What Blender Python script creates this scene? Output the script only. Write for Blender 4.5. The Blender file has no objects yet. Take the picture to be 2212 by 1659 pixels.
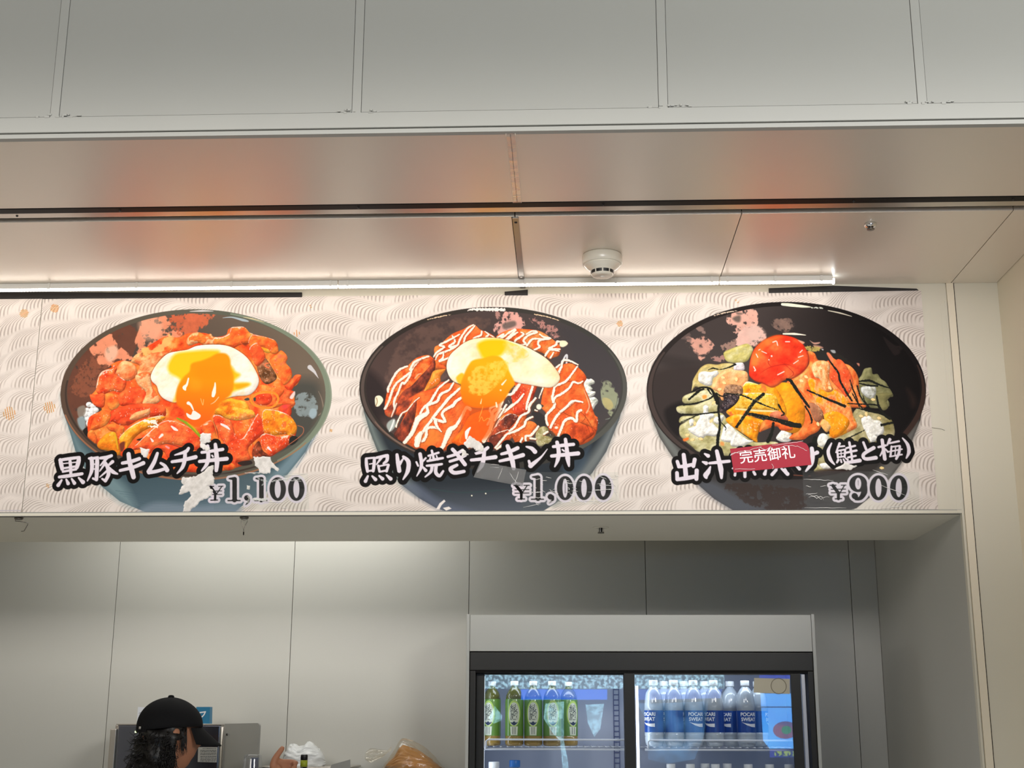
import bpy, bmesh, math, random
import numpy as np
from mathutils import Vector, Matrix

# ---------------------------------------------------------------- camera, light, exposure
SC = bpy.context.scene
COL = SC.collection
F_PX, PITCH, YAW, ROLL = 2862.9, 0.25356, 0.04249, 0.003594
EYE = np.array([0.0, 0.0, 1.6])
_cp, _sp, _cy, _sy = math.cos(PITCH), math.sin(PITCH), math.cos(YAW), math.sin(YAW)
FWD = np.array([-_sy*_cp, _cy*_cp, _sp])
_R0 = np.array([_cy, _sy, 0.0]); _U0 = np.cross(_R0, FWD)
RGT = _R0*math.cos(ROLL) + _U0*math.sin(ROLL)
UPV = -_R0*math.sin(ROLL) + _U0*math.cos(ROLL)
cam_d = bpy.data.cameras.new('camera'); cam = bpy.data.objects.new('camera', cam_d); COL.objects.link(cam)
cam_d.sensor_width = 36.0; cam_d.lens = 36.0*F_PX/2212.0; cam_d.clip_start = 0.05; cam_d.clip_end = 100
cam.matrix_world = Matrix(((RGT[0], UPV[0], -FWD[0], EYE[0]), (RGT[1], UPV[1], -FWD[1], EYE[1]), (RGT[2], UPV[2], -FWD[2], EYE[2]), (0, 0, 0, 1)))
SC.camera = cam
SC.view_settings.view_transform = 'Standard'; SC.view_settings.look = 'None'
SC.view_settings.gamma = 1.0; SC.view_settings.exposure = 0.0; SC.view_settings.use_curve_mapping = False

world = bpy.data.worlds.new('world'); SC.world = world; world.use_nodes = True
world.node_tree.nodes['Background'].inputs[0].default_value = (1.0, 0.99, 0.96, 1)
world.node_tree.nodes['Background'].inputs[1].default_value = 0.20

def area(name, loc, target, sx, sy, power, col=(1, 1, 1), spread=math.pi):
    d = bpy.data.lights.new(name, 'AREA'); d.shape = 'RECTANGLE'; d.size = sx; d.size_y = sy
    d.energy = power; d.color = col; d.spread = spread
    o = bpy.data.objects.new(name, d); COL.objects.link(o); o.location = loc
    o.rotation_euler = (Vector(target)-Vector(loc)).to_track_quat('-Z', 'Y').to_euler()
    return o
# hall ceiling lamps behind and beside the photographer, the kitchen's own ceiling lamp, and added unseen fill for menu and soffit
def spot(name, loc, target, power, ang, col=(1, 1, 1), blend=0.7, r=0.05):
    d = bpy.data.lights.new(name, 'SPOT'); d.energy = power; d.spot_size = math.radians(ang); d.spot_blend = blend; d.color = col; d.shadow_soft_size = r
    o = bpy.data.objects.new(name, d); COL.objects.link(o); o.location = loc
    o.rotation_euler = (Vector(target)-Vector(loc)).to_track_quat('-Z', 'Y').to_euler(); return o
area('hall_lamp_left', (-1.9, -0.8, 3.3), (-0.4, 4.0, 2.5), 1.6, 0.9, 34, (1.0, 0.95, 0.9))
area('hall_lamp_right', (2.6, -0.6, 3.4), (1.6, 3.6, 2.5), 1.2, 0.8, 95, (1.0, 0.98, 0.92))
area('added_floor_bounce', (-0.2, 2.9, 0.4), (-0.2, 3.2, 2.9), 3.4, 0.8, 11, (0.97, 0.98, 1.0))  # added unseen area standing in for light bounced up to the soffit
area('added_menu_fill', (-1.1, 1.75, 2.80), (-1.1, 4.0, 2.62), 2.6, 0.45, 4.0, (1.0, 0.94, 0.89), math.radians(36))  # added unseen fill, evens out the brightness of the banner
area('added_menu_fill_right', (0.75, 1.75, 2.80), (0.75, 4.0, 2.62), 1.1, 0.45, 1.7, (1.0, 0.95, 0.93), math.radians(36))  # same added fill for the banner's right end
area('kitchen_lamp', (-1.15, 4.88, 2.56), (-1.2, 5.17, 1.6), 1.3, 0.25, 6.0, (1.0, 0.99, 0.95))

# ---------------------------------------------------------------- helpers
def ray(x, y): return FWD*F_PX + RGT*(x-1106.0) - UPV*(y-829.5)
def onY(x, y, Y): d = ray(x, y); return EYE + d*(Y/d[1])
def onZ(x, y, Z): d = ray(x, y); return EYE + d*((Z-1.6)/d[2])
def srgb(c):
    return tuple((v/12.92 if v <= 0.04045 else ((v+0.055)/1.055)**2.4) for v in c)
def c8(r, g, b): return srgb((r/255, g/255, b/255))

def mat(name, col, rough=0.5, metal=0.0, spec=0.5, emit=None, es=0.0, bump=None, vary=0.0, trans=0.0, alpha=1.0, aniso=0.0, coat=0.0, ior=1.45):
    m = bpy.data.materials.new(name); m.use_nodes = True; nt = m.node_tree; N = nt.nodes; L = nt.links
    b = N['Principled BSDF']
    b.inputs['Base Color'].default_value = (*col, 1); b.inputs['Roughness'].default_value = rough
    b.inputs['Metallic'].default_value = metal; b.inputs['Specular IOR Level'].default_value = spec
    b.inputs['IOR'].default_value = ior
    b.inputs['Transmission Weight'].default_value = trans; b.inputs['Alpha'].default_value = alpha
    b.inputs['Anisotropic'].default_value = aniso; b.inputs['Coat Weight'].default_value = coat
    if emit: b.inputs['Emission Color'].default_value = (*emit, 1); b.inputs['Emission Strength'].default_value = es
    tc = N.new('ShaderNodeTexCoord')
    if vary or bump:
        sc, st = bump if bump else (40, 0)
        n = N.new('ShaderNodeTexNoise'); n.inputs['Scale'].default_value = sc; n.inputs['Detail'].default_value = 4
        L.new(tc.outputs['Object'], n.inputs['Vector'])
        if bump:
            bp = N.new('ShaderNodeBump'); bp.inputs['Strength'].default_value = st; bp.inputs['Distance'].default_value = 0.002
            L.new(n.outputs['Fac'], bp.inputs['Height']); L.new(bp.outputs['Normal'], b.inputs['Normal'])
        if vary:
            n2 = N.new('ShaderNodeTexNoise'); n2.inputs['Scale'].default_value = 5; n2.inputs['Detail'].default_value = 5
            L.new(tc.outputs['Object'], n2.inputs['Vector'])
            r = N.new('ShaderNodeMix'); r.data_type = 'RGBA'
            r.inputs[6].default_value = (*[max(0, c*(1-vary)) for c in col], 1); r.inputs[7].default_value = (*[min(1, c*(1+vary)) for c in col], 1)
            L.new(n2.outputs['Fac'], r.inputs[0]); L.new(r.outputs[2], b.inputs['Base Color'])
    return m

def clearmat(name, tint=(1, 1, 1), gloss=0.12, rough=0.08, bumpst=0.0, bsc=60, film=0.0, filmcol=(0.8, 0.8, 0.8)):
    """thin clear sheet: transparent body with a coat of reflection and, for film, a milky share"""
    m = bpy.data.materials.new(name); m.use_nodes = True; nt = m.node_tree; N = nt.nodes; L = nt.links
    N.remove(N['Principled BSDF']); out = N['Material Output']
    t = N.new('ShaderNodeBsdfTransparent'); t.inputs[0].default_value = (*tint, 1)
    g = N.new('ShaderNodeBsdfGlossy'); g.inputs['Roughness'].default_value = rough; g.inputs[0].default_value = (1, 1, 1, 1)
    mx = N.new('ShaderNodeMixShader'); lw = N.new('ShaderNodeFresnel'); lw.inputs[0].default_value = 1.45
    ml = N.new('ShaderNodeMath'); ml.operation = 'MULTIPLY_ADD'; ml.inputs[1].default_value = 0.25; ml.inputs[2].default_value = gloss
    L.new(lw.outputs[0], ml.inputs[0]); L.new(ml.outputs[0], mx.inputs[0]); L.new(t.outputs[0], mx.inputs[1]); L.new(g.outputs[0], mx.inputs[2])
    last = mx
    if bumpst:
        tc = N.new('ShaderNodeTexCoord'); n = N.new('ShaderNodeTexNoise'); n.inputs['Scale'].default_value = bsc; n.inputs['Detail'].default_value = 5
        n.inputs['Distortion'].default_value = 1.2
        bp = N.new('ShaderNodeBump'); bp.inputs['Strength'].default_value = bumpst; bp.inputs['Distance'].default_value = 0.004
        L.new(tc.outputs['Object'], n.inputs['Vector']); L.new(n.outputs['Fac'], bp.inputs['Height']); L.new(bp.outputs['Normal'], g.inputs['Normal'])
    if film:
        d = N.new('ShaderNodeBsdfDiffuse'); d.inputs[0].default_value = (*filmcol, 1)
        m2 = N.new('ShaderNodeMixShader'); m2.inputs[0].default_value = film
        L.new(mx.outputs[0], m2.inputs[1]); L.new(d.outputs[0], m2.inputs[2]); last = m2
    L.new(last.outputs[0], out.inputs['Surface'])
    return m

def tag(o, label=None, cat=None, group=None, kind=None):
    if label: o['label'] = label
    if cat: o['category'] = cat
    if group: o['group'] = group
    if kind: o['kind'] = kind
    return o

def empty(name, loc, label, cat, group=None):
    o = bpy.data.objects.new(name, None); COL.objects.link(o); o.location = loc; o.empty_display_size = 0.05
    return tag(o, label, cat, group)

class MB:
    """collects shapes (world coordinates) and links them as one mesh object"""
    def __init__(s): s.v = []; s.f = []; s.mi = []; s.m = 0; s.smooth = []
        
    def add(s, vs, fs, smooth=False):
        b = len(s.v); s.v += [tuple(map(float, v)) for v in vs]
        for f in fs: s.f.append(tuple(b+i for i in f)); s.mi.append(s.m); s.smooth.append(smooth)
        return s
    def box(s, x0, x1, y0, y1, z0, z1):
        return s.add([(x0,y0,z0),(x1,y0,z0),(x1,y1,z0),(x0,y1,z0),(x0,y0,z1),(x1,y0,z1),(x1,y1,z1),(x0,y1,z1)],
                     [(0,3,2,1),(4,5,6,7),(0,1,5,4),(1,2,6,5),(2,3,7,6),(3,0,4,7)])
    def bbox(s, x0, x1, y0, y1, z0, z1, b=0.002):
        bm = bmesh.new(); bmesh.ops.create_cube(bm, size=1)
        for v in bm.verts: v.co = Vector(((x0+x1)/2+v.co.x*(x1-x0), (y0+y1)/2+v.co.y*(y1-y0), (z0+z1)/2+v.co.z*(z1-z0)))
        bmesh.ops.bevel(bm, geom=bm.edges[:], offset=b, segments=2, profile=0.7, affect='EDGES')
        s.bm(bm); return s
    def bm(s, bm, M=None, smooth=False):
        bm.verts.index_update()
        s.add([(M @ v.co) if M else v.co for v in bm.verts], [[v.index for v in f.verts] for f in bm.faces], smooth); bm.free(); return s
    def lathe(s, cx, cy, prof, n=24, z0=0.0, cap=True):
        """prof: (radius, z) from bottom to top around a vertical axis"""
        vs = []; fs = []
        for r, z in prof:
            for k in range(n):
                a = 2*math.pi*k/n; vs.append((cx+r*math.cos(a), cy+r*math.sin(a), z0+z))
        for i in range(len(prof)-1):
            for k in range(n):
                a, b = i*n+k, i*n+(k+1) % n; fs.append((a, b, b+n, a+n))
        if cap: fs.append(tuple(range(n))[::-1]); fs.append(tuple(range((len(prof)-1)*n, len(prof)*n)))
        return s.add(vs, fs, True)
    def tube(s, pts, r, n=10, closed=False):
        pts = [Vector(p) for p in pts]; m = len(pts); rr = r if isinstance(r, (list, tuple)) else [r]*m
        vs = []; fs = []; up = Vector((0.31, 0.22, 0.92))
        for i, p in enumerate(pts):
            a = pts[(i-1) % m] if (closed or i > 0) else p; b = pts[(i+1) % m] if (closed or i < m-1) else p
            t = (b-a).normalized(); u = t.cross(up).normalized(); w = u.cross(t)
            for k in range(n):
                an = 2*math.pi*k/n; vs.append(p+(u*math.cos(an)+w*math.sin(an))*rr[i])
        for i in range(m if closed else m-1):
            for k in range(n):
                a, b = i*n+k, i*n+(k+1) % n; c, d = ((i+1) % m)*n+(k+1) % n, ((i+1) % m)*n+k; fs.append((a, b, c, d))
        if not closed: fs.append(tuple(range(n))[::-1]); fs.append(tuple(range((m-1)*n, m*n)))
        return s.add(vs, fs, True)
    def build(s, name, mats, parent=None, loc=None):
        if not isinstance(mats, (list, tuple)): mats = [mats]
        me = bpy.data.meshes.new(name)
        off = Vector(loc) if loc is not None else Vector((0, 0, 0)); q = parent
        if parent is not None:
            off = Vector((0, 0, 0))
            while q is not None: off += q.location; q = q.parent
        me.from_pydata([tuple(Vector(v)-off) for v in s.v], [], s.f)
        for m in mats: me.materials.append(m)
        me.polygons.foreach_set('material_index', s.mi); me.polygons.foreach_set('use_smooth', s.smooth)
        me.update()
        bm = bmesh.new(); bm.from_mesh(me); bmesh.ops.recalc_face_normals(bm, faces=bm.faces[:]); bm.to_mesh(me); bm.free()
        o = bpy.data.objects.new(name, me); COL.objects.link(o)
        if parent is not None: o.parent = parent
        elif loc is not None: o.location = off
        return o
def copy_tree(o, parent=None):
    c = o.copy(); COL.objects.link(c); c.parent = parent
    for ch in list(o.children): copy_tree(ch, c)
    return c

# ---------------------------------------------------------------- materials
M = {}
M['fascia'] = mat('grey_painted_panel', c8(176, 177, 172), 0.6, spec=0.2, bump=(300, 0.08), vary=0.02)
M['joint'] = mat('grey_joint_strip', c8(180, 181, 176), 0.55, spec=0.2, bump=(200, 0.1), vary=0.03)
M['wall'] = mat('offwhite_wall_panel', c8(222, 217, 200), 0.45, bump=(300, 0.06), vary=0.015)
M['wallwarm'] = mat('cream_wall_panel', c8(240, 230, 208), 0.5, bump=(300, 0.05), vary=0.015)
M['back'] = mat('kitchen_wall_panel', c8(198, 197, 190), 0.38, bump=(260, 0.06), vary=0.015)
M['soffit'] = mat('satin_soffit_panel', c8(232, 223, 210), 0.36, metal=0.30, spec=0.5, bump=(500, 0.05))
M['dark'] = mat('black_channel', c8(9, 8, 8), 0.5, spec=0.15, vary=0.1)
M['gap'] = mat('shadow_gap', c8(40, 34, 30), 0.8, vary=0.1)
M['steel'] = mat('brushed_steel', c8(190, 184, 176), 0.34, metal=1.0, bump=(90, 0.15), vary=0.05)
M['chrome'] = mat('chrome', c8(225, 225, 225), 0.08, metal=1.0, vary=0.02)
M['darksteel'] = mat('dark_steel', c8(120, 115, 108), 0.3, metal=0.9, vary=0.1)
M['floor'] = mat('grey_floor_tile', c8(150, 145, 138), 0.5, vary=0.1)
M['whiteplastic'] = mat('white_plastic', c8(238, 236, 228), 0.35, vary=0.02)
M['blackplastic'] = mat('black_plastic', c8(20, 20, 20), 0.35, vary=0.1)
M['rubber'] = mat('black_rubber', c8(34, 30, 28), 0.6, vary=0.1)
M['fridge'] = mat('black_fridge_frame', c8(40, 39, 37), 0.4, spec=0.4, vary=0.05, bump=(200, 0.05))
# ---------------------------------------------------------------- the building
SOF = 2.954; LIN = 2.2275; YB = 5.17
def struct(name, mb, m, parent=None): return tag(mb.build(name, m, parent), kind='structure' if parent is None else None)
# upper fascia wall: body, then painted panels between joint strips, with a rail along the bottom
up = MB().box(-3.2, 3.2, 2.862, 3.10, SOF+0.012, 4.6)
W = struct('wall_upper', up, M['fascia'])
jx = [-1.217-0.7235*1, -1.217, -0.492, 0.231, 0.831, 1.554]
n = 1
for i, x in enumerate(jx):
    s = MB().bbox(x-0.0105, x+0.0105, 2.8535, 2.868, 3.005, 4.58, 0.0015)
    struct('trim_%d' % n, s, M['joint']); n += 1
pn = MB()
ex = [-3.2]+jx+[3.2]
for a, b in zip(ex[:-1], ex[1:]): pn.bbox(a+0.0114, b-0.0114, 2.8555, 2.868, 3.0075, 4.58, 0.0012)
pan = struct('wall_front', pn, M['fascia'])
struct('trim_%d' % n, MB().bbox(-3.2, 3.2, 2.852, 2.868, 2.9665, 3.0055, 0.0015), M['joint']); n += 1
struct('trim_%d' % n, MB().bbox(-3.2, 3.2, 2.857, 2.875, 2.9535, 2.9645, 0.001), M['joint']); n += 1
# little smears of filler at the strip ends
fl = MB(); rnd = random.Random(5)
for x in (-1.217, -0.492, 0.231, 0.831):
    for k in range(9):
        u = x+rnd.uniform(-0.045, 0.06); z = 3.006+rnd.uniform(-0.004, 0.004); w = rnd.uniform(0.004, 0.012)
        fl.bbox(u, u+w, 2.8508, 2.8545, z, z+rnd.uniform(0.002, 0.006), 0.0008)
tag(fl.build('filler_smear', M['joint']), 'pale filler smears where the grey joint strips meet the lower rail', 'filler', kind='stuff')

# soffit: two rows of satin panels either side of the shutter channel
def panelrow(y0, y1, xs, nm):
    p = MB()
    for a, b in zip(xs[:-1], xs[1:]): p.bbox(a+0.0012, b-0.0012, y0, y1, SOF, SOF+0.012, 0.0008)
    return struct(nm, p, M['soffit'])
panelrow(2.866, 3.292, [-3.2, -0.128, 3.2], 'ceiling')
panelrow(3.394, 3.999, [-3.2, -0.138, 0.479, 1.207, 1.3495], 'ceiling_rear')
struct('ceiling_backing', MB().box(-3.2, 1.36, 3.39, 4.02, SOF+0.0135, SOF+0.03), M['gap'])
ch = MB().box(-3.2, 3.2, 3.27, 3.41, SOF+0.07, SOF+0.08).box(-3.2, 3.2, 3.27, 3.2925, SOF+0.0125, SOF+0.07).box(-3.2, 3.2, 3.3935, 3.41, SOF+0.031, SOF+0.07)
struct('trim_%d' % n, ch, M['dark']); n += 1
rail = empty('shutter_rail', (-0.14, 3.33, SOF), 'long shutter guide rail of bright metal set in a black channel across the soffit', 'rail')
MB().bbox(-3.2, 3.2, 3.2945, 3.328, SOF-0.001, SOF+0.05, 0.002).build('channel_lip', M['dark'], rail)
MB().bbox(-3.2, 3.2, 3.3290, 3.3655, SOF+0.001, SOF+0.04, 0.003).build('guide_bar', M['steel'], rail)
for px, py in ((37, 468), (262, 457.5), (778, 457), (1303, 449.5), (1842, 438), (2190, 428)):
    c = onZ(px, py, SOF-0.001)
    yy = 3.312 if py < 460 else 3.347
    MB().lathe(c[0], yy, [(0.0016, -0.0045 if py < 460 else -0.0018), (0.0032, -0.0022 if py < 460 else -0.0006), (0.0036, 0.001)], 12, SOF).build('screw', M['blackplastic'], rail)
# cover strip between two soffit panels
cs = empty('cover_strip', (-0.137, 3.7, SOF), 'narrow metal cover strip on the soffit running back to the menu wall', 'strip')
MB().bbox(-0.1455, -0.1285, 3.397, 3.998, SOF-0.0035, SOF-0.0003, 0.001).build('bar', M['darksteel'], cs)
MB().bbox(-0.1475, -0.1455, 3.397, 3.90, SOF-0.0022, SOF-0.0003, 0.0004).build('edge', M['dark'], cs)
for y in (3.43, 3.885): MB().lathe(-0.137, y, [(0.002, -0.0062), (0.0042, -0.0048), (0.0042, -0.0034)], 14, SOF).build('screw', M['blackplastic' if y < 3.6 else 'chrome'], cs)
# strip of clear tape over the front soffit joint
M['tapeedge'] = mat('tape_edge', c8(235, 222, 205), 0.3, vary=0.05)
M['softtape'] = clearmat('clear_tape', (0.97, 0.96, 0.94), 0.05, 0.15, 0.35, 45, 0.10, c8(225, 210, 195))
tp = empty('tape_strip', (-0.128, 3.08, SOF), 'strip of clear tape stuck over the joint of the front soffit panels', 'tape')
t = MB(); ys = np.linspace(2.869, 3.293, 26)
v = []
for i, y in enumerate(ys): dz = -0.0009-0.0006*(math.sin(i*2.3) > 0.6); v += [(-0.1385, y, SOF+dz), (-0.1165, y, SOF+dz)]
t.add(v, [(2*i, 2*i+1, 2*i+3, 2*i+2) for i in range(25)]); t.build('film', M['softtape'], tp)
e = MB()
for x in (-0.1385, -0.1165): e.tube([(x, y, SOF-0.001) for y in ys], 0.0008, 5)
for k in (5, 9, 15, 20, 22, 23, 24): e.tube([(-0.1385, ys[k], SOF-0.0012), (-0.128, ys[k]+0.002, SOF-0.0012), (-0.1165, ys[k], SOF-0.0012)], 0.0004, 4)
e.build('crease', M['tapeedge'], tp)

# the menu wall above the serving opening (a deep beam) and the pier on its right
B = MB().box(-3.2, 1.1885, 4.0, 4.592, LIN, SOF+0.02)
struct('wall_menu', B, M['wall'])
struct('wall_pier', MB().box(1.2165, 1.352, 4.0, 4.30, 0, SOF+0.02).box(1.1885, 1.2165, 4.004, 4.30, 0, SOF+0.02), M['wall'])
# lower edge trims of the beam: nosing and the grooves behind it
nose = [(3.9990, LIN+0.0105), (3.9992, LIN+0.0095), (4.0070, LIN-0.0012), (4.0100, LIN-0.0012), (4.0100, LIN+0.0105)]
nv_ = [(x, y, z) for x in (-3.2, 1.183) for y, z in nose]
struct('trim_%d' % n, MB().add(nv_, [(0, 1, 2, 3, 4), (9, 8, 7, 6, 5)]+[(i, (i+1) % 5, 5+(i+1) % 5, 5+i) for i in range(5)]), M['joint']); n += 1
struct('trim_%d' % n, MB().bbox(-3.2, 1.180, 4.0075, 4.012, LIN-0.0022, LIN+0.002, 0.0005).bbox(-3.2, 1.180, 4.017, 4.0185, LIN-0.0012, LIN+0.002, 0.0004), M['gap']); n += 1
# joint strips beside the poster and down the jamb
struct('trim_%d' % n, MB().bbox(1.1915, 1.2135, 3.9965, 4.01, 0, SOF, 0.0012), M['wallwarm']); n += 1
struct('trim_%d' % n, MB().box(1.2142, 1.2158, 3.9985, 4.005, 0, SOF), M['gap']); n += 1
struct('trim_%d' % n, MB().bbox(1.1825, 1.1885, 3.9985, 4.02, 0, 2.896, 0.0008).bbox(1.1690, 1.1880, 3.9992, 4.0, 2.2275, 2.889, 0.0003), M['wall']); n += 1
# side wall of the recess, kitchen walls, floor and ceilings
struct('wall_side', MB().box(1.350, 1.45, 2.868, 4.3, 0, SOF+0.02), M['wallwarm'])
struct('wall_right', MB().box(1.1855, 1.2865, 4.30, YB+0.1, 0, 2.75).box(1.1855, 1.1884, 4.012, 4.30, 0, LIN), M['back'])
bw = MB(); sx = [-3.2, -2.455, -1.770, -1.0725, -0.3840, 0.3005, 1.0845, 1.1855]
for a, b in zip(sx[:-1], sx[1:]): bw.bbox(a+0.0011, b-0.0011, YB, YB+0.02, 0, 2.75, 0.0006)
struct('wall_back', bw, M['back'])
struct('wall_backing', MB().box(-3.2, 1.19, YB+0.0215, YB+0.05, 0, 2.75), M['gap'])
struct('wall_left', MB().box(-3.3, -3.2, -3.2, YB+0.1, 0, 4.6), M['wall'])
struct('floor', MB().box(-3.3, 3.3, -3.2, YB+0.1, -0.1, 0), M['floor'])
struct('ceiling_kitchen', MB().box(-3.2, 1.3, 4.592, YB+0.1, 2.75, 2.8), M['back'])

# ---------------------------------------------------------------- soffit fittings
det = empty('smoke_detector', (0.108, 3.711, SOF), 'round white smoke detector with black vents hanging from the soffit', 'smoke detector')
M['detector'] = mat('ivory_plastic', c8(225, 220, 205), 0.3, coat=0.4, vary=0.02)
MB().lathe(0.108, 3.711, [(0.057, -0.030), (0.0590, -0.028), (0.0592, -0.004), (0.0575, -0.0005)], 48, SOF).build('base', M['detector'], det)
MB().lathe(0.108, 3.711, [(0.022, -0.066), (0.030, -0.0645), (0.0325, -0.060), (0.0335, -0.050), (0.040, -0.045), (0.0535, -0.034), (0.055, -0.0295)], 48, SOF).build('head', M['detector'], det)
for k in range(10):
    a0 = 2*math.pi*k/10+0.06-math.pi/2; vs = []
    for z in (-0.0595, -0.0505):
        for q in range(6):
            a = a0+q*0.50/5; r = 0.0340 if z < -0.055 else 0.0348; vs.append((0.108+r*math.cos(a), 3.711+r*math.sin(a), SOF+z))
    MB().add(vs, [(q, q+1, q+7, q+6) for q in range(5)]).build('vent', M['blackplastic'], det)
MB().lathe(0.108, 3.711, [(0.006, -0.0675), (0.0075, -0.0655)], 20, SOF).build('test_button', M['whiteplastic'], det)

def sprinkler(x, y, z, lab, ring):
    s = empty('sprinkler_head', (x, y, z), lab, 'sprinkler')
    if ring == 'chrome': MB().lathe(x, y, [(0.0115, -0.012), (0.0165, -0.008), (0.0170, -0.0005)], 28, z).build('escutcheon', M['chrome'], s)
    else: MB().lathe(x, y, [(0.024, -0.0015), (0.026, -0.0003)], 32, z).build('cover_plate', M['wall'], s)
    MB().lathe(x, y, [(0.0045, -0.016), (0.0055, -0.001)], 14, z).build('nozzle', M['dark'], s)
    MB().lathe(x, y, [(0.0105, -0.0185), (0.011, -0.0168), (0.0095, -0.0155)], 20, z).build('deflector', M['darksteel'], s)
    for a in (0.4, 2.5, 4.6):
        MB().tube([(x+0.009*math.cos(a), y+0.009*math.sin(a), z-0.001), (x+0.0095*math.cos(a), y+0.0095*math.sin(a), z-0.016)], 0.0011, 6).build('post', M['chrome'], s)
    return s
sprinkler(0.8432, 3.478, SOF, 'small chrome sprinkler head in the soffit near the right wall', 'chrome')
sprinkler(0.1077, 4.278, LIN, 'small dark sprinkler head under the beam above the kitchen opening', 'plate')

# ---------------------------------------------------------------- LED tubes above the banner
def serr(x0, x1, y, z, r):
    m = MB(); vs = []; fs = []; st = 0.0098; nseg = max(2, int((x1-x0)/st)); k = 12; rows = 0
    for i in range(nseg):
        for f, rr in ((0.0, r*0.9), (0.35, r), (0.75, r)):
            x = x0+(i+f)*(x1-x0)/nseg
            for q in range(k): a = math.pi+math.pi*q/(k-1); vs.append((x, y+rr*math.cos(a), z+rr*math.sin(a)))
            rows += 1
    for i in range(rows-1):
        for q in range(k): fs.append((i*k+q, i*k+(q+1) % k, (i+1)*k+(q+1) % k, (i+1)*k+q))
    fs.append(tuple(range(k))[::-1]); fs.append(tuple(range((rows-1)*k, rows*k)))
    return m.add(vs, fs, False)
M['led'] = mat('lit_led_cover', (0.9, 0.9, 0.9), 0.4, emit=(1.0, 0.92, 0.84), es=10.0, vary=0.02)
M['ledend'] = mat('lit_led_end_cap', (0.9, 0.9, 0.9), 0.4, emit=(0.85, 0.95, 1.0), es=12.0, vary=0.02)
LY, LZ = 3.918, 2.9365
def ledtube(x0, x1, lab, clips, endcap):
    t = empty('led_tube', ((x0+x1)/2, LY, LZ), lab, 'light', 'led tubes under the soffit')
    serr(x0, x1, LY, LZ, 0.0068).build('diffuser', M['led'], t)
    MB().bbox(x0, x1, LY-0.0085, LY+0.0085, LZ+0.0003, SOF-0.0005, 0.001).build('housing', M['whiteplastic'], t)
    for x in clips:
        MB().bbox(x-0.004, x+0.004, LY-0.0115, LY-0.0085, LZ-0.002, SOF-0.0005, 0.0008).build('clip', M['whiteplastic'], t)
    if endcap: MB().bbox(x1, x1+0.006, LY-0.008, LY+0.008, LZ-0.008, LZ+0.008, 0.003).build('end_cap', M['ledend'], t)
    return t
def cx(px): return float(onY(px, 612, LY-0.009)[0])
ledtube(cx(-110), cx(729), 'lit led tube at the left end of the light line above the banner', [cx(106), cx(295), cx(500), cx(714)], False)
ledtube(cx(731), cx(1554), 'lit led tube in the middle of the light line, behind the smoke detector', [cx(751), cx(926), cx(1134), cx(1330), cx(1538)], False)
ledtube(cx(1556), cx(1800), 'short lit led tube at the right end of the light line', [cx(1572), cx(1675), cx(1775)], True)

# ---------------------------------------------------------------- black strips and hooks
def quadY(pts, Y, th, name, m, lab, cat, **k):
    P = [onY(x, y, Y) for x, y in pts]; q = len(P); vs = [tuple(p) for p in P]+[(p[0], Y+th, p[2]) for p in P]
    mb = MB().add(vs, [tuple(range(q)), tuple(range(q, 2*q))[::-1]]+[(i, (i+1) % q, q+(i+1) % q, q+i) for i in range(q)])
    o = mb.build(name, m); return tag(o, lab, cat, **k)
quadY([(-70, 631), (652, 631.5), (652, 641.5), (-70, 646)], 3.9945, 0.005, 'foam_strip', M['rubber'], 'long black foam strip between the left of the banner and the soffit', 'strip')
quadY([(1090, 630), (1140, 625.5), (1140, 637.5), (1090, 637.5)], 3.9945, 0.005, 'foam_strip', M['rubber'], 'small black foam piece above the middle bowl under the metal cover strip', 'strip')
quadY([(1661, 622.5), (1800, 617), (1980, 623.5), (1984, 626.5), (1978, 627), (1661, 632.5)], 3.9945, 0.005, 'foam_strip', M['rubber'], 'tapering black foam strip above the right end of the banner', 'strip')

h = empty('magnetic_hook', (-1.706, 4.02, LIN), 'dark magnetic hook with a bent arm under the beam at the left edge', 'hook')
MB().lathe(-1.706, 4.03, [(0.010, -0.0075), (0.0135, -0.0055), (0.0138, -0.0015)], 24, LIN).build('magnet', M['darksteel'], h)
P = lambda x, y: tuple(onY(x, y, 4.03))
MB().tube([P(33, 1125.5), P(45, 1126.5), P(60.5, 1130), P(60, 1133), P(52, 1147), P(46, 1147.5)], 0.0013, 8).tube([P(33, 1122.5), P(33, 1125.5)], 0.0013, 6).build('arm', M['darksteel'], h)
h = empty('loop_hook', (-0.998, 4.03, LIN), 'dark magnetic hook with a thin hanging wire loop under the beam', 'hook')
MB().lathe(-0.998, 4.03, [(0.010, -0.0075), (0.0135, -0.0055), (0.0138, -0.0015)], 24, LIN).build('magnet', M['darksteel'], h)
lp = [(521.5, 1122), (521, 1127), (523, 1134), (525.8, 1142), (526, 1153), (526.8, 1142), (530, 1134.5), (534, 1127), (534.5, 1122), (528, 1124)]
MB().tube([P(*a) for a in lp], 0.0009, 6, True).build('wire_loop', M['darksteel'], h)
MB().tube([P(526.3, 1149), P(526, 1156)], [0.0022, 0.0016], 8).build('crimp', M['dark'], h)
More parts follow.
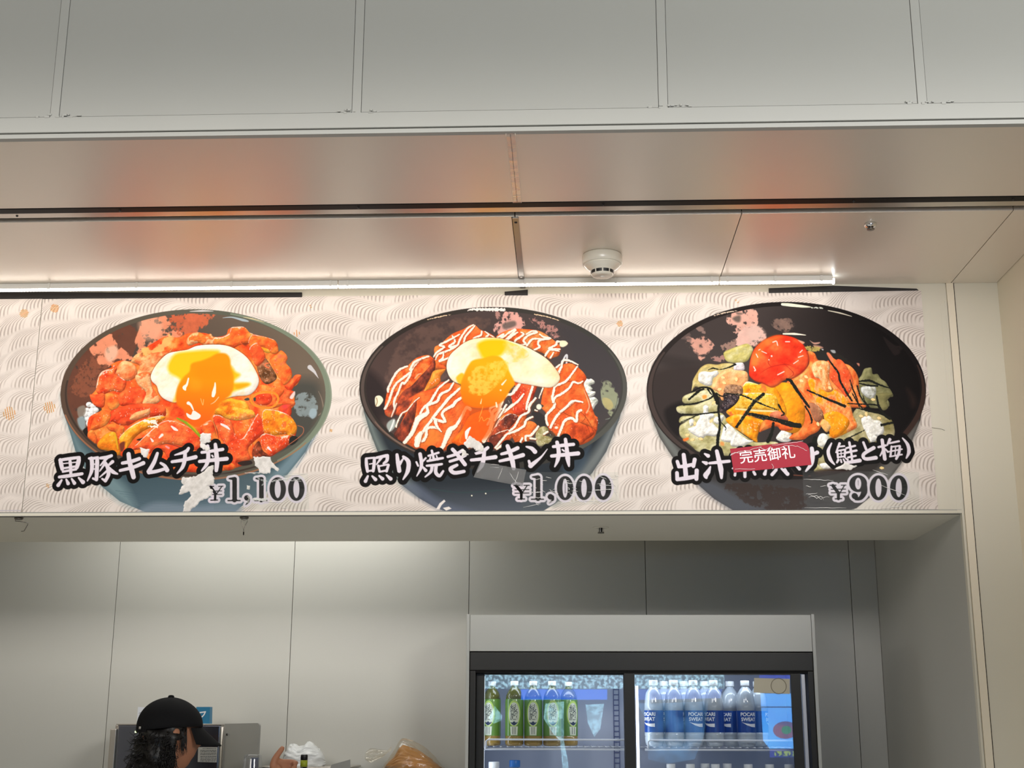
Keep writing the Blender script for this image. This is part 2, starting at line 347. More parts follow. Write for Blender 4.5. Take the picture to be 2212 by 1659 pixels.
# ---------------------------------------------------------------- printed banner: a fine sheet whose vertices carry the print's colours
rs = np.random.RandomState(7)
def vnoise(h, w, cell, seed, aspect=1.0):
    r = np.random.RandomState(seed); gh, gw = int(h/cell)+3, int(w/(cell*aspect))+3
    g = r.rand(gh, gw).astype(np.float32)
    y = (np.arange(h)/cell).astype(np.float32); x = (np.arange(w)/(cell*aspect)).astype(np.float32)
    yi = y.astype(int); xi = x.astype(int); fy = y-yi; fx = x-xi; fy = fy*fy*(3-2*fy); fx = fx*fx*(3-2*fx)
    a = g[yi][:, xi]; b = g[yi][:, xi+1]; c = g[yi+1][:, xi]; d = g[yi+1][:, xi+1]
    return (a*(1-fx)+b*fx)*(1-fy[:, None])+(c*(1-fx)+d*fx)*fy[:, None]
def fbm(h, w, cell, seed, octv=4, aspect=1.0):
    s = 0; amp = 1; tot = 0
    for o in range(octv):
        s = s+amp*vnoise(h, w, max(cell/2**o, 1.2), seed+31*o, aspect); tot += amp; amp *= 0.55
    return s/tot
def smooth(pts, closed=True, sub=6):
    p = np.array(pts, float); n = len(p)
    if n < 3: return p
    out = []
    for i in range(n if closed else n-1):
        g = lambda k: p[k % n] if closed else p[min(max(k, 0), n-1)]
        a, b, c, d = g(i-1), g(i), g(i+1), g(i+2)
        for t in np.linspace(0, 1, sub, endpoint=False):
            out.append(0.5*((2*b)+(c-a)*t+(2*a-5*b+4*c-d)*t*t+(3*b-a-3*c+d)*t**3))
    if not closed: out.append(p[-1])
    return np.array(out)
# windows: where each set of measured points was taken from, (x0, y0, scale)
WIN = {0: (0, 0, 1), 1: (0, 600, 2.9105), 2: (700, 600, 2.91), 3: (1350, 600, 2.9105)}
for k, o in dict(a=(120, 660), b=(400, 660), c=(120, 860), d=(400, 860), e=(770, 660), f=(1050, 660), g=(770, 860), h=(1050, 860),
                 i=(1390, 640), j=(1690, 640), k=(1390, 840), l=(1690, 840)).items(): WIN[k] = (*o, 6.9125)
def PT(s, w=0):
    ox, oy, sc = WIN[w]
    if isinstance(s, str): s = [tuple(map(float, q.split(','))) for q in s.split()]
    return [(ox+x/sc, oy+y/sc) for x, y in s]

class Canvas:
    def __init__(s, x0, x1, z0, z1, Y, step):
        s.x0, s.z1, s.Y, s.step = x0, z1, Y, step
        s.W = int((x1-x0)/step)+1; s.H = int((z1-z0)/step)+1; s.x1 = x1; s.z0 = z0
        s.sx = (x1-x0)/(s.W-1); s.sz = (z1-z0)/(s.H-1)
        s.C = np.zeros((s.H, s.W, 3), np.float32)
    def g(s, pts):
        out = []
        for x, y in pts:
            p = onY(x, y, s.Y); out.append(((p[0]-s.x0)/s.sx, (s.z1-p[2])/s.sz))
        return np.array(out)
    def bb(s, q, pad):
        x0 = max(0, int(q[:, 0].min()-pad)); x1 = min(s.W, int(q[:, 0].max()+pad)+2)
        y0 = max(0, int(q[:, 1].min()-pad)); y1 = min(s.H, int(q[:, 1].max()+pad)+2)
        return (y0, y1, x0, x1) if (x1 > x0 and y1 > y0) else None
    def sdf(s, q, b):
        y0, y1, x0, x1 = b; X, Y = np.meshgrid(np.arange(x0, x1, dtype=np.float32), np.arange(y0, y1, dtype=np.float32))
        d = np.full(X.shape, 1e9, np.float32); ins = np.zeros(X.shape, bool); n = len(q)
        for i in range(n):
            ax, ay = q[i]; bx, by = q[(i+1) % n]; ex, ey = bx-ax, by-ay; L = ex*ex+ey*ey+1e-9
            t = np.clip(((X-ax)*ex+(Y-ay)*ey)/L, 0, 1); d = np.minimum(d, (X-ax-t*ex)**2+(Y-ay-t*ey)**2)
            if abs(ey) > 1e-9:
                c = ((ay <= Y) & (by > Y)) | ((by <= Y) & (ay > Y)); ins ^= c & (X < ax+(Y-ay)*ex/ey)
        d = np.sqrt(d); return np.where(ins, d, -d)
    def put(s, b, m, col):
        y0, y1, x0, x1 = b; R = s.C[y0:y1, x0:x1]; m = m[..., None]; R[:] = R*(1-m)+np.asarray(col, np.float32)*m
    def body(s, pts, col, grad): s.fill([pt for pt in [tuple(map(float, q.split(','))) for q in pts.split()]], col, 0, grad=grad, sm=False, soft=1)
    def fill(s, pts, col, w=0, a=1.0, soft=0.7, sm=True, grad=None, clip=None):
        """flat area, or a gradient between col and grad=(col2, ax, ay, bx, by)"""
        q = s.g(smooth(PT(pts, w)) if sm else PT(pts, w)); K = 1/(s.sx*700); soft = max(soft*K, 0.8); b = s.bb(q, soft+1)
        if b is None: return
        d = s.sdf(q, b); m = np.clip(d/soft+0.5, 0, 1)*a
        if clip is not None: m = m*clip[b[0]:b[1], b[2]:b[3]]
        c = np.array(col, np.float32)/255
        if grad:
            c2, *pp = grad; pa, pb = s.g(PT([tuple(pp[:2]), tuple(pp[2:])], w)); X, Y = np.meshgrid(np.arange(b[2], b[3]), np.arange(b[0], b[1])); v = pb-pa
            t = np.clip(((X-pa[0])*v[0]+(Y-pa[1])*v[1])/(v@v), 0, 1)[..., None]; c = c*(1-t)+np.array(c2, np.float32)/255*t
        s.put(b, m, c)
    def mask(s, pts, w=0, sm=True, soft=1.0):
        q = s.g(smooth(PT(pts, w)) if sm else PT(pts, w)); m = np.zeros((s.H, s.W), np.float32); b = s.bb(q, 3)
        m[b[0]:b[1], b[2]:b[3]] = np.clip(s.sdf(q, b)/soft+0.5, 0, 1); return m
    def line(s, pts, wd, col, w=0, a=1.0, sm=True, clip=None, rough=0.0, seed=1):
        P = PT(pts, w); q = s.g(smooth(P, False, 5) if sm else P); n = len(q)
        r = np.interp(np.linspace(0, 1, n), np.linspace(0, 1, len(wd)), wd) if isinstance(wd, (list, tuple)) else np.full(n, wd)
        r = r/2/WIN[w][2]/ (s.sx*700)
        b = s.bb(q, r.max()+2)
        if b is None: return
        X, Y = np.meshgrid(np.arange(b[2], b[3], dtype=np.float32), np.arange(b[0], b[1], dtype=np.float32)); D = np.full(X.shape, -1e9, np.float32)
        for i in range(n-1):
            ax, ay = q[i]; ex, ey = q[i+1]-q[i]; L = ex*ex+ey*ey+1e-9; t = np.clip(((X-ax)*ex+(Y-ay)*ey)/L, 0, 1)
            D = np.maximum(D, r[i]+(r[i+1]-r[i])*t-np.sqrt((X-ax-t*ex)**2+(Y-ay-t*ey)**2))
        if rough: D = D+rough*(vnoise(*D.shape, 3, seed)-0.5)
        m = np.clip(D+0.5, 0, 1)*a
        if clip is not None: m = m*clip[b[0]:b[1], b[2]:b[3]]
        s.put(b, m, np.array(col)/255)
    def food(s, pts, cols, w=0, seed=1, cell=16, edge=6, depth=0.55, sm=True, clip=None, aspect=1.0, rim=0.18, shine=0.0, sun=(-0.5, -0.8), con=1.0, a=1.0, ol=0):
        """a lump of food: colours from noise, rounded by its outline, lit from the upper left"""
        q = s.g(smooth(PT(pts, w)) if sm else PT(pts, w)); b = s.bb(q, 2); K = 1/(s.sx*700); cell *= K; edge *= K
        if b is None: return
        d = s.sdf(q, b); h, ww = d.shape
        n = fbm(h+4, ww+4, cell, seed, 4, aspect)[:h, :ww]; n = np.clip((n-0.5)*1.9*con+0.5, 0, 0.999)
        k = np.array(cols, np.float32)/255; f = n*(len(k)-1); i = f.astype(int); i = np.minimum(i, len(k)-2); t = (f-i)[..., None]
        c = k[i]*(1-t)+k[i+1]*t
        n2 = fbm(h+4, ww+4, cell*0.7, seed+99, 4)[:h, :ww]
        hgt = np.sqrt(np.clip(d, 0, edge)/edge)*edge*0.8+n2*cell*0.20
        gy, gx = np.gradient(hgt); lam = -(gx*sun[0]+gy*sun[1])
        c = c*(1+np.clip(lam*depth*0.55, -0.26, 0.16))[..., None]
        if rim: c = c*(1-rim*np.exp(-np.clip(d, 0, 99)/2.0))[..., None]
        if shine:
            sp = np.clip((n2+0.9*np.clip(lam, 0, 1)-(1.16-shine))*7, 0, 1)[..., None]*0.8; c = c*(1-sp)+sp*np.array([1, 0.95, 0.88])
        m = np.clip(d/0.8+0.5, 0, 1)*a
        if clip is not None: m = m*clip[b[0]:b[1], b[2]:b[3]]
        if ol: s.line(list(pts) if not isinstance(pts, str) else pts, ol, (120, 50, 25), w, 0.5)
        s.put(b, m, np.clip(c, 0, 1))
    def specks(s, pts, n, seed, w=0, size=(5, 18), ang=0.9, col=(255, 244, 232), wd=4, a=0.9):
        r = np.random.RandomState(seed); P = np.array(PT(pts, w)); sc = WIN[w][2]; x0, y0 = P.min(0); x1, y1 = P.max(0)
        WIN['t'] = (0, 0, 1)
        from_poly = lambda x, y: sum(((P[i][1] <= y < P[(i+1) % len(P)][1]) or (P[(i+1) % len(P)][1] <= y < P[i][1])) and x < P[i][0]+(y-P[i][1])*(P[(i+1) % len(P)][0]-P[i][0])/(P[(i+1) % len(P)][1]-P[i][1]) for i in range(len(P))) % 2
        k = 0; tries = 0
        while k < n and tries < n*20:
            tries += 1; x, y = r.uniform(x0, x1), r.uniform(y0, y1)
            if not from_poly(x, y): continue
            L = r.uniform(*size)/6.9/2; an = ang+r.normal(0, 0.5); dx, dy = math.cos(an)*L, math.sin(an)*L
            s.line([(x-dx, y-dy), (x+dx*0.2, y+dy*0.3), (x+dx, y+dy)], [wd*0.3/6.9*1.6, wd/6.9*2*r.uniform(0.5, 1.2), wd*0.2/6.9*1.6], col, 't', a*r.uniform(0.6, 1), sm=False); k += 1
    def steam(s, pts, col, w, seed, thr=0.5, a=0.9, cell=14, clip=None, sharp=9, edge=7):
        q = s.g(smooth(PT(pts, w))); b = s.bb(q, 2); K = 1/(s.sx*700); cell *= K; edge *= K
        if b is None: return
        d = s.sdf(q, b); h, ww = d.shape; n = fbm(h+4, ww+4, cell, seed, 5)[:h, :ww]; r2 = np.abs(fbm(h+4, ww+4, cell*0.8, seed+7, 4)[:h, :ww]-0.5)*2
        v = n*0.75+0.4*(1-r2*2.2)*0.5+np.clip(d/edge, -1, 1)*0.22
        m = np.clip((v-thr)*sharp, 0, 1)*np.clip(d/2+0.5, 0, 1)*a
        if clip is not None: m = m*clip[b[0]:b[1], b[2]:b[3]]
        c = np.array(col)/255*(0.93+0.14*n[..., None]); s.put(b, m, np.clip(c, 0, 1))
    def waves(s, seed, base=(231, 221, 213), dark=(172, 159, 150)):
        K = s.sx*700; X, Y = np.meshgrid(np.arange(s.W, dtype=np.float32)*K, np.arange(s.H, dtype=np.float32)*K)
        n1 = fbm(s.H, s.W, 120/K, seed, 3); n2 = fbm(s.H, s.W, 60/K, seed+3, 3); n3 = fbm(s.H, s.W, 26/K, seed+5, 3)
        H = 46.0
        v = Y+30*(n1-0.5)+11*np.sin(X/70+seed+2.0*n1)+6*np.sin(X/33+Y/60)
        r = np.floor(v/H); t = (v/H-r)*2-1
        ph = (r*37.7) % 83
        xx = X+ph-30*np.clip(-t, 0, 1)**1.7-7*np.clip(t, 0, 1)**2+9*t+5*(n2-0.5)
        line = 0.5+0.5*np.sin(2*np.pi*xx/8.6)
        line = np.clip((line-0.45)*1.9, 0, 1)
        fan = (xx/118+r*0.37+1.2*n1) % 1.0
        env = np.clip(np.sin(np.pi*fan)*1.9-0.25+0.5*(n3-0.5), 0, 1)*np.clip((1-np.abs(t))*4, 0, 1)
        k = (line*env)[..., None]
        b = np.array(base, np.float32)/255; d = np.array(dark, np.float32)/255
        c = b*(1-k*0.85)+d*k*0.85
        ridge = np.exp(-((np.abs(t)-1)/0.12)**2)[..., None]*0.05
        c = c-ridge*0.6+0.035*(n3[..., None]-0.5)+0.02*(rs.rand(s.H, s.W, 1)-0.5)
        s.C[:] = c
    def build(s, name, Y, m, parent):
        H, W = s.H, s.W; me = bpy.data.meshes.new(name)
        xs = np.linspace(s.x0, s.x1, W, dtype=np.float32); zs = np.linspace(s.z1, s.z0, H, dtype=np.float32)
        X, Z = np.meshgrid(xs, zs); co = np.stack([X, np.full_like(X, Y), Z], -1).reshape(-1, 3)
        q = parent; off = np.zeros(3)
        while q is not None: off += np.array(q.location); q = q.parent
        co = (co-off).astype(np.float32)
        i = (np.arange(H-1)[:, None]*W+np.arange(W-1)[None]).ravel(); f = np.stack([i, i+W, i+W+1, i+1], -1).astype(np.int32)
        me.vertices.add(H*W); me.vertices.foreach_set('co', co.ravel()); me.loops.add(f.size); me.loops.foreach_set('vertex_index', f.ravel())
        me.polygons.add(len(f)); me.polygons.foreach_set('loop_start', np.arange(0, f.size, 4, dtype=np.int32)); me.polygons.foreach_set('loop_total', np.full(len(f), 4, np.int32))
        me.update(calc_edges=True)
        c = np.clip(s.C, 0, 1).reshape(-1, 3); lin = np.where(c <= 0.04045, c/12.92, ((c+0.055)/1.055)**2.4)
        at = me.color_attributes.new('print', 'FLOAT_COLOR', 'POINT'); at.data.foreach_set('color', np.concatenate([lin, np.ones((len(lin), 1))], 1).astype(np.float32).ravel())
        me.materials.append(m); o = bpy.data.objects.new(name, me); COL.objects.link(o); o.parent = parent
        return o

pm = bpy.data.materials.new('printed_vinyl'); pm.use_nodes = True; nt = pm.node_tree; b = nt.nodes['Principled BSDF']
a_ = nt.nodes.new('ShaderNodeAttribute'); a_.attribute_name = 'print'; nt.links.new(a_.outputs['Color'], b.inputs['Base Color'])
b.inputs['Roughness'].default_value = 0.5; b.inputs['Specular IOR Level'].default_value = 0.06
nz = nt.nodes.new('ShaderNodeTexNoise'); nz.inputs['Scale'].default_value = 3.5; nz.inputs['Detail'].default_value = 2
bp = nt.nodes.new('ShaderNodeBump'); bp.inputs['Strength'].default_value = 0.25; bp.inputs['Distance'].default_value = 0.01
tc = nt.nodes.new('ShaderNodeTexCoord'); nt.links.new(tc.outputs['Object'], nz.inputs['Vector']); nt.links.new(nz.outputs['Fac'], bp.inputs['Height']); nt.links.new(bp.outputs['Normal'], b.inputs['Normal'])
M['print'] = pm

BY = 3.9975
BX0, BX1, BZ0, BZ1 = -1.6835, 1.1125, 2.2385, 2.9305
banner = empty('menu_banner', ((BX0+BX1)/2, BY, BZ0), 'long printed menu banner with three rice bowls on wave pattern paper above the opening', 'banner')
cv = Canvas(BX0, BX1, BZ0, BZ1, BY, 0.0012)
cv.waves(11)
def ell(cx_, cy_, rx, ry, n=90): return [(cx_+rx*math.cos(2*math.pi*k/n), cy_+ry*math.sin(2*math.pi*k/n)) for k in range(n)]

# gold flecks of the paper
def fleck(x, y, r, seed, n=6, ang=-0.5):
    rr = random.Random(seed)
    for k in range(n):
        t = (k/(n-1)-0.5)*2 if n > 1 else 0; L = r*math.sqrt(max(0.12, 1-t*t))*rr.uniform(0.8, 1); ox, oy = -math.sin(ang)*t*r*0.8, math.cos(ang)*t*r*0.8
        cv.line([(x+ox-math.cos(ang)*L, y+oy-math.sin(ang)*L), (x+ox+math.cos(ang)*L, y+oy+math.sin(ang)*L)], 1.7, (200+rr.randint(-15, 20), 130, 40), 0, 0.85, False)
fleck(118, 666, 10, 3, 7); fleck(107, 880, 14, 4, 6, 1.35); fleck(641, 720, 7, 5, 3, 1.5); fleck(715, 930, 3, 6, 3); fleck(103, 1049, 4, 7, 3); fleck(1339, 699, 7, 8, 5, 0.4)
fleck(1592, 651, 4, 9, 2, -0.8); fleck(671, 662, 3, 10, 2)

# ---- bowl bodies
body1 = '134,850 140,900 150,930 163,974 185,1015 221,1052 259,1083 301,1101 330,1112 500,1112 524,1092 575,1062 621,1025 660,976 689,921 710,860'
cv.body(body1, (62, 82, 90), grad=((92, 112, 124), 420, 1010, 420, 1105))
cv.fill('134,850 140,900 150,930 163,974 185,1015 221,1052 259,1083 290,1095 270,1050 215,1000 175,960 150,900', (132, 158, 162), soft=22, a=0.75)
cv.fill('710,860 689,921 660,976 621,1025 575,1062 560,1050 610,1000 650,950 690,880', (122, 146, 156), soft=16, a=0.85)
cv.fill('300,1104 340,1085 430,1092 500,1085 520,1096 500,1114 310,1114', (138, 152, 166), soft=14, a=0.7)
for k in range(7): cv.line([(250+k*9, 1060+k*6), (350, 1070+k*6), (500-k*4, 1060+k*5)], 2.2, (70+8*k, 92+8*k, 104+8*k), 0, 0.25)
cv.line('700,905 668,965 640,1010', 1.5, (85, 105, 125), 0, 0.6)
body2 = '784,850 786,890 798,930 815,974 840,1018 871,1050 905,1076 941,1097 985,1112 1160,1112 1196,1090 1240,1058 1279,1022 1310,975 1338,905 1352,850'
cv.body(body2, (44, 50, 56), grad=((92, 98, 108), 1065, 1040, 1065, 1106))
cv.fill('784,850 786,890 798,930 815,974 840,1018 871,1050 905,1070 880,1030 840,985 812,930 800,880', (132, 144, 138), soft=20, a=0.9)
cv.fill('871,1050 905,1076 941,1097 985,1110 1060,1112 1010,1100 950,1080 900,1045', (98, 106, 124), soft=14, a=0.8)
cv.fill('1196,1090 1240,1058 1279,1022 1310,975 1338,905 1352,860 1335,880 1300,950 1255,1010 1215,1050', (118, 124, 124), soft=18, a=0.9)
cv.fill('1215,1010 1250,985 1275,960 1262,1010 1230,1040', (72, 92, 110), soft=14, a=0.5)
cv.line('930,1056 1000,1064 1090,1058', 3, (52, 76, 76), 0, 0.5)
body3 = '1400,850 1407,900 1425,945 1451,985 1480,1022 1506,1045 1543,1078 1600,1112 1800,1112 1850,1098 1895,1062 1929,1025 1955,990 1988,908 1999,850'
cv.body(body3, (52, 48, 46), grad=((78, 76, 78), 1700, 1020, 1700, 1100))
cv.fill('1400,850 1407,900 1425,945 1451,985 1480,1022 1500,1040 1480,990 1440,930 1420,880', (120, 124, 120), soft=16, a=0.85)
cv.fill('1506,1045 1543,1078 1600,1110 1690,1112 1640,1095 1590,1070 1540,1040', (86, 90, 98), soft=16, a=0.8)
cv.fill('1895,1062 1929,1025 1955,990 1985,915 1965,930 1925,985 1880,1030 1850,1060', (108, 106, 102), soft=14, a=0.9)
cv.steam('1560,1050 1640,1045 1735,1060 1740,1100 1640,1100', (58, 44, 38), 0, 81, 0.5, 0.6)

# ---- rims and insides
E1 = ell(422, 853, 291.5, 185); cv.fill(E1, (92, 96, 84), sm=False, grad=((88, 70, 58), 560, 760, 200, 960))
cv.fill(ell(422, 853, 291, 184.5), (130, 140, 122), sm=False, a=0.0)
cv.line([(422+288*math.cos(t), 853+181.5*math.sin(t)) for t in np.linspace(-1.3, 0.9, 40)], [4, 8, 12, 14, 12, 5], (128, 140, 120), 0, 0.9)
cv.line([(422+289*math.cos(t), 853+183*math.sin(t)) for t in np.linspace(2.9, 0.6, 60)], [3, 4, 4, 4, 2], (168, 112, 82), 0, 0.8)
cv.line([(424+282*math.cos(t), 851+176*math.sin(t)) for t in np.linspace(3.3, 1.0, 60)], 4, (62, 50, 44), 0, 0.9)
I1 = ell(424, 848, 279, 171); in1 = cv.mask(I1, sm=False)
cv.fill(I1, (72, 60, 54), sm=False, grad=((112, 98, 84), 250, 900, 620, 720))
cv.fill('600,840 640,820 690,830 690,900 660,960 610,1000', (66, 68, 64), soft=30, a=0.8, clip=in1)
cv.steam('140,900 150,800 200,740 260,700 300,720 270,800 200,880 180,960', (112, 66, 50), 0, 21, 0.46, 0.8, 16, in1)
cv.steam('150,840 190,770 230,740 235,800 205,860', (148, 86, 62), 0, 22, 0.58, 0.7, 8, in1)
S_OR = (236, 148, 112)
cv.steam('815,100 1000,230 1200,190 1260,300 1180,560 1280,740 1700,560 1900,420 1740,330 1700,190 1500,110 1240,190', S_OR, 'a', 23, 0.50, 0.95, 14, in1, 9, 9)
cv.steam('500,640 560,520 760,390 880,460 900,540 1000,640 1150,760 1100,820 880,860 760,930 640,870 560,750', S_OR, 'a', 24, 0.50, 0.95, 14, in1, 9, 9)
cv.fill('760,640 900,600 930,700 880,800 800,840 740,760', (234, 196, 170), 'a', 0.7, 6, clip=in1)
cv.fill('1240,250 1350,200 1500,170 1600,330 1500,500 1340,520 1260,400', (240, 180, 150), 'a', 0.5, 10, clip=in1)
cv.steam('1680,170 1900,120 2200,130 2300,200 2200,330 2000,500 1850,450 1700,320', (205, 100, 66), 'a', 25, 0.52, 0.9, 7, in1, 9)
cv.steam('0,130 260,120 460,150 320,300 240,360 0,480', (205, 104, 70), 'b', 26, 0.52, 0.9, 7, in1, 9)
cv.line('560,185 700,175 860,215 940,235', [6, 22, 44, 20], (176, 196, 206), 'b', 0.85, clip=in1)
cv.line('870,175 1010,200 1180,250', [4, 14, 4], (238, 214, 170), 'b', 0.95)
cv.line('70,88 250,80 420,84', [6, 26, 6], (228, 224, 224), 'b', 0.9)
cv.line('1860,920 1930,990 1990,1085', [70, 40, 4], (206, 204, 206), 'b', 0.95, False, clip=in1)
cv.steam('1680,1330 1850,1300 1960,1400 1980,1560 1900,1659 1700,1650 1620,1500', (142, 156, 158), 'b', 27, 0.46, 0.8, 9, in1, 6)
cv.fill('1880,160 1960,170 1960,260 1900,310 1850,250', (158, 176, 184), 'd', 0.9, 3, clip=in1)
cv.line('1990,1640 2060,1560 2040,1400 1990,1280', [10, 16, 6], (150, 132, 116), 'b', 0.8, clip=in1)
# rice at the left, pieces of the mound
WH = [(196, 196, 192), (232, 232, 232), (250, 248, 244)]
for x, y, r in ((500, 1480, 45), (560, 1500, 45), (470, 1560, 40), (540, 1570, 50), (600, 1560, 45), (500, 1630, 50), (580, 1640, 50)):
    cv.food(ell(x, y, r, r*0.9, 12), WH, 'a', int(x), 8, 5, 0.5, rim=0.1)
for x, y, r in ((480, 300, 48), (500, 380, 46), (450, 240, 40), (530, 250, 50)): cv.food(ell(x, y, r, r*1.1, 12), WH, 'c', int(y), 8, 5, 0.5, rim=0.1)
cv.fill('330,150 430,110 450,200 400,290 340,270', (140, 130, 118), 'c', 0.9, 3)
cv.fill('330,300 430,280 450,420 400,480 340,400', (150, 178, 186), 'c', 0.8, 4)
cv.fill('410,480 500,430 510,560 460,570', (36, 32, 28), 'c')
OR = [(226, 62, 26), (240, 84, 36), (248, 108, 46), (250, 134, 56), (252, 160, 84)]
RD = [(220, 60, 28), (238, 80, 40), (248, 102, 50), (250, 126, 66)]
YO = [(226, 106, 24), (242, 136, 30), (250, 160, 40), (252, 184, 70)]
PE = [(236, 104, 56), (242, 136, 80), (248, 168, 110), (250, 190, 134)]
mass = '570,745 605,700 612,640 640,590 700,565 700,545 760,520 830,525 860,490 900,450 980,400 1040,370 1120,375 1180,350 1240,345 1300,350 1350,372 1420,360 1435,325 1470,310 1530,310 1580,350 1680,375 1740,410 1755,470 1800,500 1795,560 1830,600 1840,640 1880,610 1890,620 1870,670 1830,700 1850,740 1850,800 1820,850 1865,950 1825,1040 1700,1110 1590,1135 1500,1190 1300,1225 1000,1200 760,1120 600,1040 555,980 560,880 640,830 590,790'
cv.food(mass, OR, 1, 40, 22, 6, 0.6, rim=0.15)
mk1 = cv.mask(mass, 1)
cv.steam('1280,640 1500,600 1700,420 1780,480 1700,620 1500,780 1380,830 1300,740', (248, 200, 120), 'a', 28, 0.45, 0.8, 12, None, 5)
def pc(pts, cols, w, seed, **k): cv.food(pts, cols, w, seed, **{**dict(cell=17, edge=8, depth=0.7, rim=0.2), **k})
pc('1130,840 1190,740 1290,690 1320,760 1500,700 1700,700 1740,640 1600,820 1480,1000 1300,1100 1200,1050 1250,900', PE+[(240, 80, 48)], 'a', 41)
pc('920,910 1000,830 1100,840 1200,920 1210,1060 1060,1130 940,1060 900,980', PE, 'a', 42)
pc('670,1010 760,960 850,950 870,890 920,940 900,1020 1000,1090 1060,1150 1000,1290 850,1280 700,1330 610,1290 620,1150', RD+[(246, 130, 70)], 'a', 43, shine=0.12)
pc('510,1335 600,1330 720,1310 740,1420 720,1510 650,1520 560,1470', RD, 'a', 44)
pc('740,1330 860,1310 960,1350 960,1480 860,1570 780,1510', OR[1:], 'a', 45)
pc('940,1340 1100,1230 1300,1250 1390,1400 1250,1500 1050,1500 960,1480', RD, 'a', 46)
pc('1200,1040 1400,1000 1440,1200 1560,1400 1480,1470 1300,1470 1350,1300 1230,1180', PE[1:]+RD[2:], 'a', 47)
pc('850,1560 1100,1490 1400,1470 1620,1540 1640,1650 1500,1659 1300,1600 1100,1659 900,1659 820,1640', RD[:3], 'a', 48)
# upper right pieces
pc('20,520 100,420 210,400 300,440 380,420 420,470 480,480 430,600 300,600 200,560 60,600', PE+OR[2:4], 'b', 49)
pc('430,490 560,470 660,410 690,330 760,320 880,320 960,400 1020,440 950,560 820,590 700,640 560,600 440,590', OR[1:], 'b', 50, shine=0.03)
pc('1000,440 1140,460 1240,480 1340,520 1380,600 1390,700 1300,720 1180,640 1000,640 940,560', OR[1:], 'b', 51, shine=0.04)
pc('1380,720 1430,670 1500,720 1530,790 1510,860 1580,950 1590,1080 1480,1190 1390,1060 1300,900 1260,800', OR[1:4]+[(248, 110, 70)], 'b', 52)
pc('1480,1200 1560,1150 1640,1040 1730,1040 1710,1120 1640,1190 1570,1280', RD, 'b', 53)
pc('1330,1280 1480,1250 1630,1290 1560,1390 1640,1440 1620,1500 1480,1500 1380,1420', RD, 'b', 54)
cv.fill('1560,1370 1630,1280 1640,1330 1600,1395', (240, 214, 210), 'b', 0.95, 2)
pc('1420,1500 1560,1480 1590,1590 1560,1659 1480,1659 1400,1590', RD[:2]+[(220, 60, 60)], 'b', 55)
cv.food('1105,730 1160,740 1230,820 1300,930 1370,1070 1300,1150 1200,1170 1120,1080 1070,900', [(92, 56, 30), (130, 84, 52), (160, 104, 70), (196, 120, 84)], 'b', 56, 9, 5, 0.7, rim=0.3)
cv.specks('1105,760 1230,850 1350,1060 1200,1150 1100,1000', 16, 3, 'b', (8, 20), 1.1, (250, 214, 180), 5)
cv.line('1240,860 1200,870 1200,910 1250,930', 22, (236, 120, 76), 'b')
pc('1010,620 1100,610 1240,650 1270,700 1220,710 1120,660', YO[1:], 'b', 57)
cv.line('820,560 860,500 930,510 960,560 900,590 840,570', 14, (242, 100, 50), 'b'); cv.fill('850,565 950,560 900,600', (130, 50, 28), 'b', 0.9, 3)
pc('1080,560 1200,760 1100,900 1040,880 1000,760 960,640', RD[1:], 'b', 58, shine=0.05)
# lower pieces
pc('1100,1190 1300,1200 1480,1260 1400,1400 1450,1480 1300,1540 1100,1520 960,1440 1000,1300', OR, 'b', 59)
cv.line('1180,1290 1060,1320 980,1400 1040,1490 1210,1530 1340,1490 1390,1390 1330,1310 1180,1290', 34, (246, 140, 44), 'b'); cv.line('1180,1305 1070,1335 1010,1400 1060,1475 1210,1505', 8, (252, 180, 90), 'b', 0.8)
cv.food('1090,1330 1260,1320 1300,1400 1240,1480 1100,1480 1050,1400', RD[:3], 'b', 60, 12, 6, 0.5)
cv.fill('1020,1380 1055,1375 1050,1425 1025,1420', (60, 66, 56), 'b'); cv.fill('880,1400 940,1375 960,1410 910,1420', (70, 72, 60), 'b')
pc('440,1480 620,1380 760,1400 900,1440 960,1560 860,1659 560,1659 420,1600', YO, 'b', 61, cell=18)
pc('420,260 640,300 720,440 760,560 860,600 1040,300 1100,240 1180,400 1180,520 1040,640 940,760 980,900 900,940 780,950 760,1030 700,900 640,760 560,640 480,480', RD, 'd', 62, shine=0.06, cell=18)
pc('440,180 620,110 800,140 1000,180 1040,280 860,330 700,330 560,280', YO+OR[3:], 'd', 63)
pc('1160,200 1340,180 1500,230 1600,300 1670,430 1640,530 1540,590 1500,540 1300,560 1180,520', YO[:3]+OR[2:4], 'd', 64, shine=0.05, cell=18)
pc('1120,600 1180,530 1300,550 1400,580 1560,560 1540,700 1400,800 1260,870 1180,760', RD, 'd', 65, shine=0.10, cell=16)
cv.food('1010,760 1100,640 1160,780 1260,870 1160,870 1020,900', [(90, 40, 24), (150, 66, 40), (206, 96, 60)], 'd', 66, 9, 4, 0.8)
cv.fill('1560,600 1620,560 1690,600 1640,680 1560,700', (38, 36, 34), 'd', clip=in1)
cv.line('1680,410 1760,440 1760,520 1680,600 1540,700', 9, (190, 110, 76), 'd', clip=in1)
cv.fill('780,960 960,930 1000,980 860,1010', (46, 36, 34), 'd', 0.95, 2)
pc('560,1010 700,970 740,1050 620,1080', OR, 'd', 67)
pc('230,420 340,340 420,370 470,560 500,620 400,640 300,560', OR[:4], 'd', 68, shine=0.06)
cv.line('420,340 470,470 500,600', [4, 14, 8], (110, 50, 30), 'd', 0.8)
